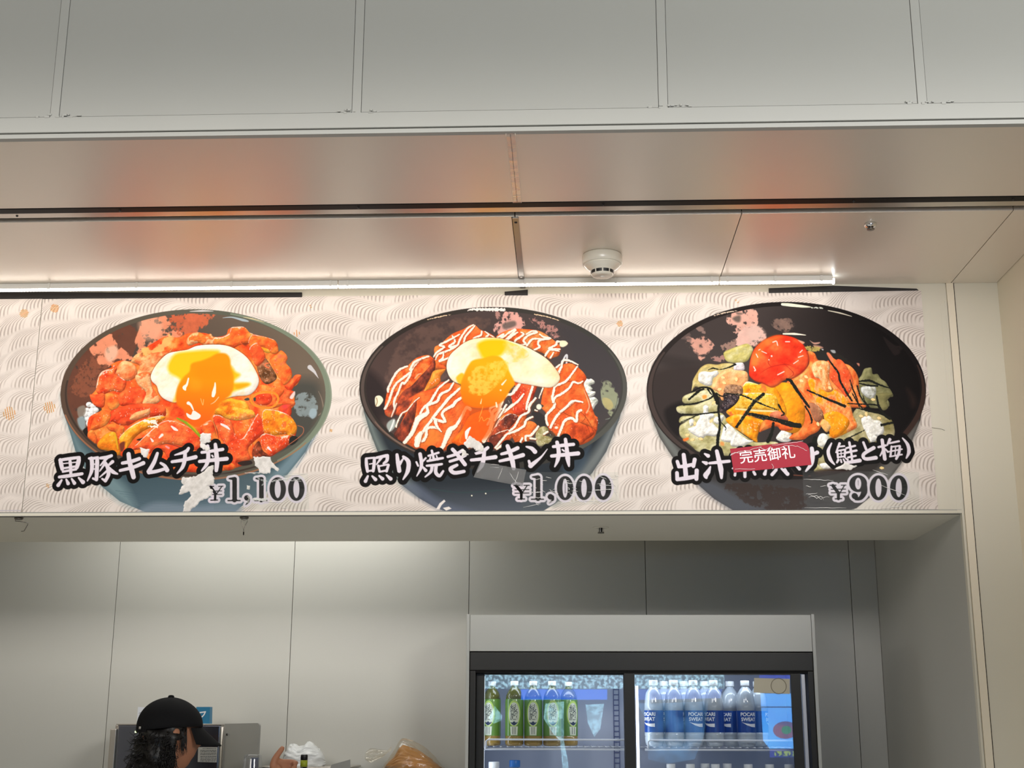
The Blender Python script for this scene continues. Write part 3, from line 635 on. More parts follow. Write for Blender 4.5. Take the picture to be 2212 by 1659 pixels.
# lower left pieces
pc('520,440 600,260 700,180 800,200 830,300 760,400 640,460 560,480', OR[1:], 'c', 69)
pc('490,500 560,480 620,600 600,680 540,640 480,580', OR[1:], 'c', 70)
pc('840,230 900,160 1100,100 1400,80 1620,120 1640,220 1560,260 1300,300 1100,400 950,400 850,350 800,380', RD[:3], 'c', 71)
pc('1110,290 1180,220 1300,180 1400,160 1400,240 1260,310 1130,330', PE[1:], 'c', 72)
pc('760,410 850,380 960,400 1030,450 1000,560 940,620 900,520 800,480', OR[1:], 'c', 73)
pc('620,690 700,580 800,510 900,520 950,700 970,820 900,860 780,790 660,760', YO, 'c', 74)
cv.line('870,520 900,600 930,760', [20, 34, 20], (226, 178, 40), 'c', 0.8)
pc('950,600 1100,440 1300,330 1560,260 1640,300 1500,400 1300,500 1160,620 1060,760 1030,700 980,720', YO, 'c', 75, shine=0.02)
cv.fill('1210,620 1300,590 1350,575 1320,630 1240,635', (60, 40, 28), 'c'); cv.fill('960,680 1030,650 1020,760 980,800 960,740', (120, 56, 38), 'c', 1, 2)
pc('1340,560 1500,420 1640,340 1800,350 2000,440 2150,560 2160,720 2100,780 1900,720 1650,680 1500,740 1400,830 1360,760 1150,770 1230,670', RD, 'c', 76, shine=0.05, cell=18)
pc('1400,880 1500,720 1680,690 1870,730 1700,900 1600,800', RD[:3], 'c', 77)
cv.line('1540,720 1670,680 1870,740', [3, 10, 12], (110, 56, 48), 'c', 0.85)
cv.line('1815,300 1950,370 2060,460 2160,570', [20, 44, 50, 40], (140, 160, 36), 'c'); cv.line('1960,360 2050,430 2120,520', [6, 26, 8], (222, 176, 30), 'c', 0.9)
cv.fill('1050,350 1110,350 1110,400 1070,410', (150, 50, 30), 'c', 0.8, 3)
# half-boiled egg
eggw = '950,610 985,545 1050,480 1120,462 1180,452 1240,428 1340,420 1430,428 1500,460 1560,510 1610,590 1628,650 1605,705 1560,738 1480,745 1400,765 1300,800 1150,780 1090,784 1030,760 1000,725 985,680 955,650'
cv.line(eggw+' 950,610', 12, (150, 70, 24), 1, 0.5)
cv.food(eggw, [(246, 226, 186), (252, 240, 222), (250, 240, 228)], 1, 80, 30, 9, 0.25, rim=0.12)
eg = cv.mask(eggw, 1, soft=2)
cv.fill('1055,560 1075,510 1110,475 1190,462 1330,455 1380,470 1300,560 1240,600 1150,720 1090,784 1120,700 1130,640 1070,600', (252, 196, 20), 1, 0.97, 9, clip=eg)
cv.fill('1440,560 1480,590 1510,610 1480,640 1470,660 1560,660 1570,675 1510,700 1460,720 1450,740 1420,740', (250, 190, 20), 1, 0.97, 8, clip=eg)
cv.fill('1470,672 1550,664 1560,680 1500,700', (224, 150, 10), 1, 0.6, 6)
yolk = '1205,540 1270,520 1320,500 1370,475 1420,478 1446,510 1452,570 1468,620 1468,690 1450,730 1420,760 1380,790 1340,860 1310,900 1240,940 1180,900 1160,840 1110,790 1112,700 1150,630 1190,590'
cv.fill(yolk, (255, 146, 8), 1, 1, 5, grad=((250, 100, 20), 1290, 640, 1250, 900))
cv.fill('1200,640 1260,640 1260,700 1200,700', (255, 160, 30), 1, 0.5, 14); cv.fill('1250,560 1440,560 1440,640 1250,640', (255, 136, 4), 1, 0.5, 16)
cv.line('1185,632 1175,670 1160,690 1166,706', [8, 14, 26, 8], (255, 240, 228), 1); cv.line('1352,660 1352,680 1345,720 1340,742', [6, 12, 26, 20], (255, 238, 224), 1)
cv.fill('1172,850 1200,862 1215,835 1245,850 1262,866 1250,886 1215,893 1180,876', (252, 234, 226), 1); cv.line('1184,788 1200,800 1215,830', [22, 14, 8], (252, 234, 226), 1)
cv.line('1375,750 1350,780 1325,795', [5, 5, 2], (255, 210, 160), 1, 0.9); cv.line('1262,760 1275,800 1280,765', 4, (255, 190, 110), 1, 0.9)
cv.fill('1300,330 1530,400 1540,480 1380,460', (252, 244, 236), 'c', 0.0)
cv.line('1310,330 1400,350 1480,350 1530,410', [10, 50, 60, 20], (255, 236, 222), 'c', rough=6); cv.line('1400,420 1520,430', [20, 34], (255, 236, 222), 'c', rough=5)
cv.line('1730,420 1780,460 1820,480', [20, 46, 22], (255, 232, 226), 'c'); cv.line('1550,590 1590,550', [24, 44], (255, 232, 226), 'c'); cv.line('1420,600 1450,640', [14, 36], (255, 226, 220), 'c'); cv.line('1650,720 1690,745', [26, 30], (240, 150, 150), 'c')
cv.line('540,390 620,430 665,470', [30, 40, 14], (255, 226, 226), 'd'); cv.line('1240,740 1290,790', [40, 10], (255, 224, 224), 'd')
cv.specks('620,1010 800,960 1260,1040 1500,1300 1200,1400 760,1380 620,1180', 42, 11, 'a', (8, 26)); cv.specks('840,1560 1600,1480 1640,1640 900,1650', 18, 12, 'a', (8, 24), 2.3)
cv.specks('700,360 1300,500 1500,900 1400,1500 1100,1650 500,1640 1100,1200 1000,700', 46, 13, 'b', (8, 26)); cv.specks('500,340 1100,200 1600,300 1560,620 1200,840 900,700 760,940 520,560', 90, 14, 'd', (8, 30), 1.2)
cv.specks('560,200 1500,120 2120,560 2100,700 1500,700 1200,640 620,640', 60, 15, 'c', (8, 30), 2.4); cv.specks('1100,500 1640,300 1640,560 1300,860 1120,760', 50, 16, 'd', (10, 34), 1.1)
for k, (pts) in enumerate(('640,640 660,760 700,960', '900,620 940,720 960,900', '1000,560 1010,700 990,860')): cv.line(pts, [3, 9, 3], (196, 60, 26), 'd', 0.5)
# ================= bowl two: glazed chicken with mayonnaise and egg
E2 = ell(1065.5, 839, 289.5, 176); cv.fill(E2, (52, 46, 42), sm=False, grad=((64, 64, 60), 900, 800, 1300, 760))
cv.line([(1066+284*math.cos(t), 839+170*math.sin(t)) for t in np.linspace(-0.5, 1.0, 40)], [3, 9, 11, 8], (84, 84, 78), 0, 0.9)
cv.line([(1066+283*math.cos(t), 839+170.5*math.sin(t)) for t in np.linspace(3.7, 2.3, 40)], [4, 7, 7, 4], (96, 82, 76), 0, 0.8)
cv.line([(1066+283*math.cos(t), 838+171*math.sin(t)) for t in np.linspace(2.7, 2.0, 30)], [2, 4, 2], (140, 110, 94), 0, 0.7)
I2 = ell(1066, 836, 276, 164); in2 = cv.mask(I2, sm=False)
cv.fill(I2, (78, 62, 58), sm=False, grad=((72, 66, 66), 900, 800, 1280, 780))
cv.fill('1200,700 1320,740 1345,830 1300,900 1240,860 1230,760', (66, 62, 64), soft=26, a=0.9, clip=in2)
cv.steam('820,880 860,740 960,690 1060,690 1000,780 880,900', (104, 80, 72), 0, 101, 0.5, 0.7, 18, in2, 4)
cv.fill('190,960 440,1220 600,1659 200,1640 100,1400 100,1100', (46, 38, 38), 'e', 0.9, 20, clip=in2)
cv.fill('60,0 260,100 420,460 520,560 300,420 120,200', (44, 36, 36), 'g', 0.9, 10, clip=in2)
cv.line('1650,72 1800,55 2000,60 2200,60', [8, 44, 48, 40], (248, 236, 228), 'e', rough=5); cv.line('0,60 120,55 280,64', [40, 30, 8], (246, 236, 228), 'f', rough=5)
cv.line('1060,210 1230,170 1410,135', [5, 16, 5], (236, 204, 168), 'e', rough=2); cv.line('725,132 900,165 1110,230', [14, 14, 4], (240, 208, 170), 'f', rough=2)
ST2 = (226, 168, 156)
cv.steam('310,60 460,40 480,130 580,230 580,340 500,440 300,440 180,440 110,380 120,290 200,220', ST2, 'f', 102, 0.49, 0.95, 12, in2, 9, 9)
cv.steam('640,190 760,180 1000,270 1110,440 1030,500 900,420 760,330', (196, 138, 128), 'f', 103, 0.55, 0.85, 8, in2, 8, 8)
cv.steam('140,90 210,110 200,200 150,190', (190, 140, 130), 'f', 104, 0.4, 0.8, 6, in2, 7, 4)
cv.fill('260,270 420,230 440,300 300,350 250,330', (92, 84, 80), 'f', 0.8, 5)
cv.steam('1720,1120 1860,1140 1960,1280 1970,1500 1880,1659 1780,1540 1720,1400', (152, 158, 128), 'f', 105, 0.36, 0.9, 18, in2, 6, 12)
cv.steam('1740,1380 1850,1400 1900,1500 1840,1560 1760,1500', (176, 164, 112), 'f', 106, 0.3, 0.9, 12, in2, 6, 8)
cv.line('1960,1350 1950,1480 1880,1640', [4, 12, 6], (58, 60, 58), 'f', 0.8); cv.line('1780,320 1900,260 1980,0', [5, 20, 10], (140, 150, 138), 'h', 0.8, clip=in2)
CH = [(176, 62, 28), (216, 82, 36), (236, 104, 46), (246, 132, 64)]
CD = [(78, 40, 34), (116, 54, 40), (160, 68, 44), (206, 88, 50)]
MY = [(222, 210, 180), (246, 236, 214), (252, 246, 232)]
def ck(pts, cols, w, seed, **k): cv.food(pts, cols, w, seed, **{**dict(cell=18, edge=7, depth=0.7, rim=0.2, aspect=0.7), **k})
def mayo(pts, wd, w, col=(248, 236, 218)):
    wd2 = [x*1.18+7 for x in wd] if isinstance(wd, list) else wd*1.18+7
    cv.line([(x+5, y+7) for x, y in [tuple(map(float, q.split(','))) for q in pts.split()]], wd2, (150, 66, 34), w, 0.55, rough=1.2)
    cv.line(pts, wd, col, w, rough=1.6, seed=len(pts))
    cv.line([(x-5, y-6) for x, y in [tuple(map(float, q.split(','))) for q in pts.split()]], [v*0.3 for v in wd] if isinstance(wd, list) else wd*0.3, (255, 250, 240), w, 0.7)
# rice and shreds at the right and left edges
cv.food('1280,1060 1310,1032 1350,1036 1390,1075 1440,1085 1470,1078 1530,1100 1570,1092 1620,1130 1615,1165 1560,1195 1590,1240 1575,1272 1635,1290 1615,1340 1560,1372 1620,1366 1668,1410 1670,1450 1630,1500 1600,1560 1560,1570 1500,1500 1440,1440 1480,1380 1450,1330 1470,1260 1400,1200 1380,1150 1290,1130', [(176, 182, 170), (214, 216, 204), (238, 236, 226), (250, 248, 240)], 'f', 161, 9, 5, 1.1, rim=0.25)
cv.food('1090,940 1150,920 1210,930 1265,985 1260,1040 1200,1030 1130,1010', [(196, 196, 190), (226, 226, 222), (240, 240, 238)], 'f', 162, 9, 4, 0.6, rim=0.2)
for a_ in ('1420,1090 1400,1150 1470,1210', '1530,1120 1500,1180', '1470,1250 1560,1290', '1480,1340 1560,1380 1600,1440', '1500,1440 1560,1470'): cv.line(a_, [3, 9, 3], (150, 156, 140), 'f', 0.6)
cv.line('1070,930 1130,860 1180,760 1210,750 1200,930 1260,1030', 26, (214, 214, 216), 'f')
cv.fill('280,1370 350,1345 400,1410 340,1500 285,1495', (238, 234, 206), 'e', 1, 1.5); cv.line('300,1380 310,1440 290,1500', 14, (170, 140, 96), 'e')
cv.fill('480,350 570,310 580,420 500,500 450,420', (176, 186, 180), 'g', 0.9, 3); cv.line('560,330 530,420 490,500', [20, 30, 10], (232, 234, 232), 'g')
# back pieces
ck('1165,720 1170,620 1260,570 1420,430 1600,350 1700,290 1770,290 1850,360 1960,400 2070,480 1900,520 1700,560 1560,660 1430,760 1330,900 1200,840', CH[1:], 'e', 110)
ck('150,480 240,400 400,350 560,350 760,370 880,420 960,480 1040,540 1110,620 1090,740 1000,780 940,800 860,720 700,660 480,560 300,520', CH[1:]+[(226, 150, 90)], 'f', 111)
for a_ in ('1430,450 1470,540 1390,600 1400,620 1510,590', '1540,430 1380,520 1240,590 1310,620 1200,700 1150,770', '1750,290 1660,340 1560,480 1500,600 1350,680 1220,730 1180,820', '1770,300 1680,400 1620,480 1600,600', '1870,380 1860,440 1770,480 1740,520', '1920,390 2060,480', '1300,690 1290,780 1240,830 1400,770 1500,680 1560,640', '1980,430 1930,480 1960,500'):
    mayo(a_, [18, 32, 28, 34, 14], 'e')
for a_ in ('170,480 260,430 220,490', '240,490 350,400 440,360 330,480 290,510', '470,400 410,440 320,510', '520,400 560,430 440,520 430,560', '600,430 690,380 760,400 640,440 560,520 590,570 520,590', '880,500 700,500 640,560 600,610', '800,430 860,470 960,490 800,520 780,580 800,620 720,660', '1210,560 1120,540 1060,540 1040,590 940,640 1000,650 1100,650', '1090,680 960,660 900,720 880,760', '1010,700 960,780'):
    mayo(a_, [20, 34, 32, 26], 'f')
cv.fill('1110,530 1190,530 1215,580 1150,620 1100,600', (248, 236, 200), 'f', 1, 2)
# left long piece
ck('460,1280 540,1060 640,960 760,900 900,780 1070,740 1160,800 1260,860 1330,910 1330,960 1180,960 1100,1100 1000,1260 760,1430 560,1620 440,1640 420,1500', CH+[CD[3]], 'e', 112, cell=18)
ck('600,1440 700,1280 820,1200 960,1050 1100,900 1140,800 1180,850 1160,1000 1060,1180 1000,1280 760,1480 620,1620', CD, 'e', 113)
ck('560,1600 700,1440 980,1270 1200,1160 1340,1130 1400,1120 1300,1240 1100,1400 900,1560 700,1659', CD[1:]+CH[1:2], 'e', 114)
ck('1100,1090 1150,980 1270,950 1330,960 1260,1060 1250,1160 1130,1240 1010,1290 1050,1180', [(232, 110, 40), (244, 140, 50), (248, 160, 70)], 'e', 115)
ck('430,180 500,110 560,40 600,130 580,240 500,290 430,240', CD[1:]+[(190, 110, 70)], 'g', 116)
for a_ in ('1080,760 960,800 860,900 800,1000 700,1080 600,1160 540,1260 480,1440 430,1540', '760,905 640,960 560,1060 480,1220 470,1290', '960,800 860,850 800,960', '830,950 790,1060 720,1160 680,1160 620,1300 560,1440 570,1540'):
    mayo(a_, [26, 36, 38, 34, 36, 30], 'e', (244, 226, 208))
cv.line('520,280 560,180 600,80', [14, 26, 20], (238, 214, 196), 'g'); cv.line('420,160 450,110 500,20', [30, 32, 26], (244, 228, 212), 'g')
# front pieces
ck('560,560 640,420 740,220 820,60 900,-60 1200,-160 1420,-230 1560,-180 1640,-60 1620,60 1700,200 1640,420 1500,620 1340,780 1000,800 740,680', CH[1:], 'g', 117, cell=20, con=0.8)
ck('560,560 640,420 740,250 850,60 900,20 880,260 820,440 740,660', CD, 'g', 118)
cv.fill('900,560 1100,470 1260,520 1200,660 1000,720', (244, 150, 60), 'g', 0.55, 14)
ck('1500,560 1640,200 1700,190 1690,300 1560,500 1400,660 1330,700', CD+CH[:1], 'g', 119, cell=8)
ck('1420,640 1560,480 1700,260 1960,180 2060,300 1960,560 1860,680 1640,760 1500,700', [(236, 84, 20), (246, 104, 28), (250, 124, 40)], 'g', 120, cell=20, con=0.7)
ck('0,700 60,560 200,300 340,120 480,-40 340,-420 420,-560 620,-500 760,-440 800,-280 720,-60 640,160 560,400 420,560 240,720 120,760', CD[2:]+CH[1:], 'h', 121, cell=16, shine=0.03)
ck('380,-80 520,-260 700,-400 760,-200 700,0 640,140 560,240 420,240 400,100', [(190, 56, 34), (222, 74, 40), (236, 100, 56)], 'h', 122, shine=0.06)
ck('380,500 500,420 640,340 760,400 720,520 640,640 480,680 420,640', [(196, 84, 36), (232, 110, 48), (242, 140, 66)], 'h', 123)
ck('120,440 300,250 420,240 480,300 360,440 240,560 60,600', CD, 'h', 124, shine=0.10)
ck('80,560 220,540 260,600 140,740 40,640', CD, 'h', 125)
ck('820,100 900,-240 1080,-460 1260,-520 1420,-420 1500,-300 1460,-200 1540,0 1620,240 1670,300 1660,440 1600,600 1400,700 1300,600 1100,560 1000,560 920,420 900,240', CH[1:], 'h', 126, cell=17)
ck('1160,620 1200,420 1400,360 1540,420 1620,520 1500,620 1400,680', CH[:3], 'h', 127, cell=18)
ck('1300,180 1440,160 1600,240 1660,480 1540,420 1400,360', CH[1:], 'h', 128, cell=8)
for a_ in ('1060,140 1200,240 1340,300', '1380,360 1500,400 1560,560', '1300,160 1450,240 1560,400 1620,560', '1080,-160 1200,-240 1400,-260', '1060,0 1200,-120', '1470,180 1480,300 1420,360'): cv.line(a_, [3, 12, 4], (130, 50, 24), 'h', 0.7)
cv.fill('680,240 740,190 860,260 900,380 860,420 760,400', (52, 48, 48), 'h', 1, 2); cv.fill('690,60 760,70 860,120 720,200 690,180', (66, 60, 54), 'h', 1, 2)
cv.food('760,480 860,420 940,480 880,560 1000,560 980,660 800,720 740,620', [(140, 128, 80), (170, 160, 110), (196, 190, 150)], 'h', 129, 9, 4, 0.6)
cv.fill('880,540 960,480 1040,560 1000,600', (66, 60, 50), 'h', 0.8, 3)
mk = lambda s_, wd, w='h': mayo(s_, wd, w)
for a_ in ('480,-470 380,-420 380,-340 300,-260 200,-120 100,-20', '640,-460 540,-360 530,-260 440,-120 380,-60 300,-40 180,80 60,160 80,260 20,400', '560,-60 480,40 340,150 220,240 130,320 100,400', '800,-340 720,-260 680,-120 620,60 600,160', '300,100 200,260 110,330'): mk(a_, [26, 34, 38, 36, 30])
for a_ in ('740,0 650,110 630,210 520,270 430,420 350,490', '690,280 600,330 560,420 420,500 310,540 240,620 140,740', '780,420 720,500 660,560 590,570 600,680', '540,600 500,680', '660,600 740,610', '320,640 240,700 160,760', '920,500 860,540'): mk(a_, [30, 38, 36, 34, 30])
mk('1370,-500 1240,-560 1150,-560 1120,-460 1060,-340 1020,-290', [20, 34, 36, 26]); mk('1360,-470 1280,-360 1200,-260 1130,-220 1030,-180 1010,-100 990,0 1020,120 900,260 920,400', [26, 36, 36, 40, 34])
mk('1440,-250 1380,-220 1300,-240 1240,-150 1120,-60 1040,-20 1000,60', [24, 32, 36, 34]); mk('1300,60 1200,140 1080,240 1000,360 960,440', [30, 36, 40, 34]); mk('1440,60 1330,40 1270,60 1180,150 1110,200', [26, 38, 34])
mk('1420,180 1360,220 1350,350 1280,300 1180,330 1130,440 1070,580', [34, 38, 40, 36]); mk('1100,-500 1000,-420 900,-340 830,-300', [24, 30, 30]); mk('1000,-340 880,-250 820,-190', [30, 36, 26]); mk('940,-400 850,-300', [34, 24])
mk('860,-180 820,-80 790,0', [24, 16, 14]); cv.fill(ell(790, 130, 40, 42, 12), (244, 234, 214), 'h', 1, 2); mk('730,180 760,190', [26, 20])
for a_ in ('1460,-120 1540,100 1500,220',): cv.line(a_, [6, 20, 20], (226, 214, 180), 'h', 0.6)
for a_ in ('1410,-250 1330,-160 1250,-100 1150,0 1050,120', '1500,-190 1390,-120 1280,20 1160,140 1050,260 950,420 790,660 700,720', '1250,-40 1060,100 930,270 850,420 800,560'): pass
# mayonnaise on the front left piece
mg = lambda s_, wd: mayo(s_, wd, 'g')
mg('1380,-270 1240,-160 1160,-40 1100,60 1000,150 940,260 880,330', [22, 32, 40, 34, 20]); mg('1450,-230 1380,-120 1260,-60 1200,50 1060,110 1060,220 930,300 880,400 830,520 720,660', [26, 38, 44, 40, 90, 60, 56])
mg('1560,-160 1470,-80 1380,0 1300,100 1180,240 1120,330 1040,430 960,560 900,680', [30, 44, 46, 44, 40, 50]); mg('1560,0 1480,50 1440,110 1330,170 1280,240 1320,350 1180,320 1140,290', [40, 50, 40, 44, 36])
mg('1700,170 1640,140 1580,260 1480,420 1400,470 1340,600 1290,720 1260,760', [44, 46, 44, 90, 60, 56]); mg('1270,500 1180,440 1060,450 1040,560 990,640 940,620', [16, 44, 40, 44, 30]); mg('1180,340 1200,420 1270,500', [56, 40, 10]); mg('960,520 920,600 900,700', [56, 96, 80])
mg('940,-10 860,60 760,180 680,230 620,340 590,430', [12, 14, 18, 24, 22]); mg('2200,-60 2140,120 2040,200 2030,280 2000,460 1900,640', [50, 60, 44, 56, 60]); mg('2160,160 2080,260 2060,330', [30, 50, 40])
# the egg of bowl two
eggp = '770,560 790,490 840,440 880,410 930,388 1000,377 1080,378 1150,392 1250,425 1330,465 1400,510 1450,565 1478,610 1482,640 1465,665 1430,688 1380,688 1290,672 1230,662 1190,652 1170,656 1100,660 900,660 835,662 790,625'
cv.line(eggp, 10, (140, 70, 30), 2, 0.5)
cv.food(eggp, [(240, 218, 164), (250, 234, 196), (252, 240, 220)], 2, 130, 40, 9, 0.22, rim=0.12)
eg2 = cv.mask(eggp, 2, soft=2)
cv.fill('965,420 1010,392 1080,386 1140,395 1150,430 1120,480 1080,500 1010,510 980,470', (255, 196, 6), 2, 0.98, 9, clip=eg2)
cv.steam('1130,400 1230,430 1290,480 1240,520 1180,530 1130,480', (248, 206, 80), 2, 131, 0.4, 0.8, 20, eg2, 3, 12)
cv.fill('830,630 860,600 880,610 880,660 850,668', (250, 180, 20), 2, 0.9, 4)
yk2 = '905,555 935,520 1000,505 1060,490 1110,500 1145,540 1165,590 1190,640 1200,670 1175,700 1150,740 1120,780 1060,810 1000,820 930,815 880,790 862,740 858,680 875,620'
cv.fill(yk2, (255, 172, 14), 2, 1, 4, grad=((255, 116, 10), 1050, 560, 980, 800))
cv.steam('940,560 1140,520 1150,600 1040,720 960,740 900,700', (252, 206, 90), 2, 132, 0.47, 0.7, 14, None, 4)
cv.fill('880,790 940,815 1060,810 1110,790 1080,900 1050,980 1000,1020 930,1030 860,1040 880,960 860,880', (246, 92, 20), 2, 0.75, 9)
cv.line('300,1110 240,1180', [14, 28], (255, 232, 200), 'f'); cv.fill(ell(218, 1264, 14, 14, 8), (255, 214, 160), 'f'); cv.line('150,1450 160,1510', [20, 30], (255, 226, 190), 'f')
cv.line('1870,10 1855,80', [6, 18], (255, 220, 160), 'g'); cv.line('1890,120 1860,220 1830,300', [4, 10, 5], (250, 170, 70), 'g'); cv.line('1830,350 1870,280 1900,340 1960,300 2000,320', 7, (252, 190, 80), 'g', 0.8); cv.line('1600,500 1550,600 1550,660 1590,670', [4, 10, 6], (250, 150, 70), 'g', 0.8)
cv.line('1700,440 1650,510 1640,600', [20, 60, 30], (252, 236, 232), 'g')
cv.line('870,1090 920,1030 970,1015', [10, 20, 8], (250, 200, 160), 'e', 0.7); cv.specks('1080,1160 1240,1060 1260,1100 1100,1180', 8, 19, 'e', (10, 26), -0.6, wd=7)
for k, (p_, w_) in enumerate((('1100,100 1250,60 1300,200 1100,260', 'g'), ('60,400 460,240 500,560 100,620', 'h'), ('320,-300 780,-420 600,260 300,200', 'h'), ('940,260 1200,200 1400,600 1000,600', 'h'), ('780,440 980,480 960,700 740,680', 'h'), ('1640,280 1700,380 1660,400', 'h'))): cv.specks(p_, [3, 20, 34, 22, 26, 4][k], 140+k, w_, (8, 24), 1.0)
cv.line('140,540 210,505', [8, 14], (255, 236, 220), 'h'); cv.line('230,500 330,470', [14, 8], (255, 236, 220), 'h'); cv.fill(ell(1050, 440, 26, 20, 9), (252, 232, 214), 'h', 1, 2)
for x_, y_ in ((1722, 1456), (1930, 1424)): cv.fill(ell(x_, y_, 12, 12, 8), (250, 244, 220), 'g', 1, 1, False)
cv.fill('1190,1659 1240,1570 1310,1515 1330,1540 1270,1600 1240,1659', (240, 232, 226), 'g', 1, 1, False); cv.fill('1290,1640 1380,1620 1420,1650 1340,1680', (240, 232, 226), 'g', 1, 1, False)

# ================= bowl three: broth rice with salmon and plum
E3 = ell(1698.5, 844, 302, 192); cv.fill(E3, (44, 38, 36), sm=False, grad=((22, 18, 18), 1450, 800, 1950, 800))
cv.line([(1699+295*math.cos(t), 844+186*math.sin(t)) for t in np.linspace(3.6, 2.2, 40)], [4, 9, 9, 5], (74, 62, 58), 0, 0.9)
cv.line([(1699+296*math.cos(t), 844+186*math.sin(t)) for t in np.linspace(-0.3, 0.85, 40)], [3, 9, 11, 7], (64, 46, 40), 0, 0.9)
I3 = ell(1699, 841, 288, 180); in3 = cv.mask(I3, sm=False)
cv.fill(I3, (68, 60, 58), sm=False, grad=((16, 12, 12), 1620, 760, 1900, 800))
cv.fill('1400,860 1420,800 1560,790 1600,860 1540,960 1450,960', (52, 44, 42), soft=20, a=0.8, clip=in3)
cv.fill('200,870 500,900 800,960 820,1000 500,1060 250,1000', (50, 44, 42), 'i', 0.6, 14, clip=in3)
cv.fill('330,300 560,190 600,300 540,700 420,640 340,480', (28, 24, 24), 'k', 0.9, 10, clip=in3)
cv.fill('1860,1380 1960,1480 2000,1600 1940,1659 1900,1500', (52, 36, 30), 'j', 0.7, 14, clip=in3); cv.line('1840,700 1960,560 2040,380 2060,160', [14, 26, 14], (64, 46, 40), 'l', 0.7, clip=in3)
cv.steam('1500,600 1700,740 1860,700 1700,900', (58, 46, 44), 'j', 150, 0.4, 0.4, 20, in3)
cv.line('2060,115 2212,130', [26, 40], (238, 238, 214), 'i', clip=in3); cv.line('0,120 120,130 300,150 420,160', [40, 52, 40, 12], (236, 238, 214), 'j'); cv.line('430,165 600,180', 14, (220, 224, 210), 'j', 0.9, rough=5)
cv.line('685,214 860,250 1035,300', [12, 22, 8], (214, 206, 186), 'j'); cv.line('1055,290 1220,245 1400,215', [6, 16, 5], (232, 210, 186), 'i', rough=2); cv.line('15,562 180,562 350,580', [20, 34, 8], (250, 242, 222), 'j'); cv.line('2090,560 2212,560', [22, 24], (246, 236, 214), 'i')
ST3 = (232, 178, 160)
cv.steam('1240,330 1300,190 1460,130 1580,140 1700,240 1710,400 1660,470 1500,540 1350,560 1330,460 1250,400', ST3, 'i', 151, 0.49, 0.95, 11, in3, 9, 10)
cv.steam('1480,480 1640,400 1740,430 1840,560 1830,640 1740,700 1620,760 1400,740 1370,640', (230, 186, 172), 'i', 152, 0.45, 0.95, 14, in3, 9, 10)
cv.fill('1560,520 1680,440 1800,520 1800,600 1660,680 1580,620', (226, 190, 176), 'i', 0.7, 9)
cv.fill('1330,330 1400,290 1450,300 1440,380 1380,380', (84, 78, 72), 'i', 0.8, 5); cv.fill('1390,240 1480,250 1460,275 1400,270', (84, 78, 72), 'i', 0.7, 4)
cv.steam('640,600 800,620 900,590 1040,700 1080,810 960,860 930,920 850,960 760,860 620,700', (226, 166, 146), 'i', 153, 0.46, 0.9, 12, in3, 6, 12)
cv.steam('740,420 840,440 920,480 920,560 820,520', (160, 130, 120), 'i', 154, 0.42, 0.8, 8, in3, 6, 5); cv.steam('480,560 680,520 720,700 600,660', (110, 92, 88), 'i', 155, 0.44, 0.7, 9, in3, 5, 6)
cv.steam('1150,730 1380,640 1380,760 1280,800 1240,860 1150,780', (180, 142, 126), 'i', 156, 0.46, 0.8, 8, in3, 7, 5); cv.steam('1000,900 1200,880 1200,980 1040,960', (190, 140, 128), 'i', 157, 0.48, 0.8, 7, in3, 7, 4)
cv.steam('1900,360 2100,330 2200,420 2160,540 1960,480', (140, 112, 100), 'i', 158, 0.46, 0.8, 8, in3, 6, 6); cv.steam('-40,380 100,320 190,440 60,540', (140, 112, 100), 'j', 159, 0.46, 0.7, 8, in3, 6, 6)
# broth rice: pale olive lumps, white grains on top
OL = [(150, 142, 92), (182, 174, 122), (204, 198, 152), (222, 216, 178)]
WR = [(212, 208, 196), (234, 232, 224), (248, 246, 242)]
def ol(pts, w, seed, cols=OL): cv.food(pts, cols, w, seed, 16, 6, 0.5, rim=0.22)
ol('1200,840 1290,790 1420,740 1560,710 1640,800 1580,930 1520,980 1400,1000 1260,980 1210,920', 'i', 160, [(176, 164, 84), (200, 188, 110), (214, 206, 150)])
ol('740,1250 800,1140 860,1060 960,1010 1100,1020 1200,1000 1360,1020 1440,1200 1400,1500 1100,1500 900,1400 780,1350 720,1420 730,1320', 'i', 161, [(168, 142, 84), (196, 176, 110), (210, 196, 140)])
ol('580,1540 620,1480 800,1420 1000,1400 1080,1480 1060,1560 860,1600 620,1600', 'i', 162)
ol('490,290 560,250 800,230 1000,130 1100,140 1120,260 1080,360 900,370 560,370', 'k', 163); ol('530,470 580,410 760,400 860,380 720,450 560,510', 'k', 164)
ol('540,560 620,500 760,420 900,360 1160,360 1260,480 1400,620 1600,760 1700,800 2000,800 2000,1000 1200,1000 1000,960 820,940 720,860 600,760 540,680', 'k', 165)
ol('1180,1180 1220,1090 1270,1070 1330,1070 1350,1160 1420,1160 1470,1230 1540,1280 1590,1360 1640,1440 1650,1500 1560,1510 1600,1600 1560,1659 1300,1659 1100,1500 1130,1260', 'j', 166, [(98, 96, 62), (128, 126, 84), (150, 146, 104)])
ol('1100,300 1300,330 1560,420 1640,480 1680,640 1640,740 1500,800 1000,860 560,1240 500,1000 600,700 900,640', 'l', 167, [(130, 120, 72), (170, 160, 116), (200, 190, 150)])
ol('1400,80 1560,60 1650,80 1560,180 1580,280 1500,320 1420,200', 'l', 168, [(110, 106, 66), (136, 130, 84)])
ol('500,1120 640,1180 900,1160 900,1200 640,1240 480,1240', 'l', 169)
def rc(pts, w, seed, cols=WR): cv.food(pts, cols, w, seed, 7, 5, 0.8, rim=0.18)
rc('830,1150 900,1120 1000,1130 1100,1110 1120,1180 1040,1220 1020,1320 960,1340 880,1310 820,1260', 'i', 170)
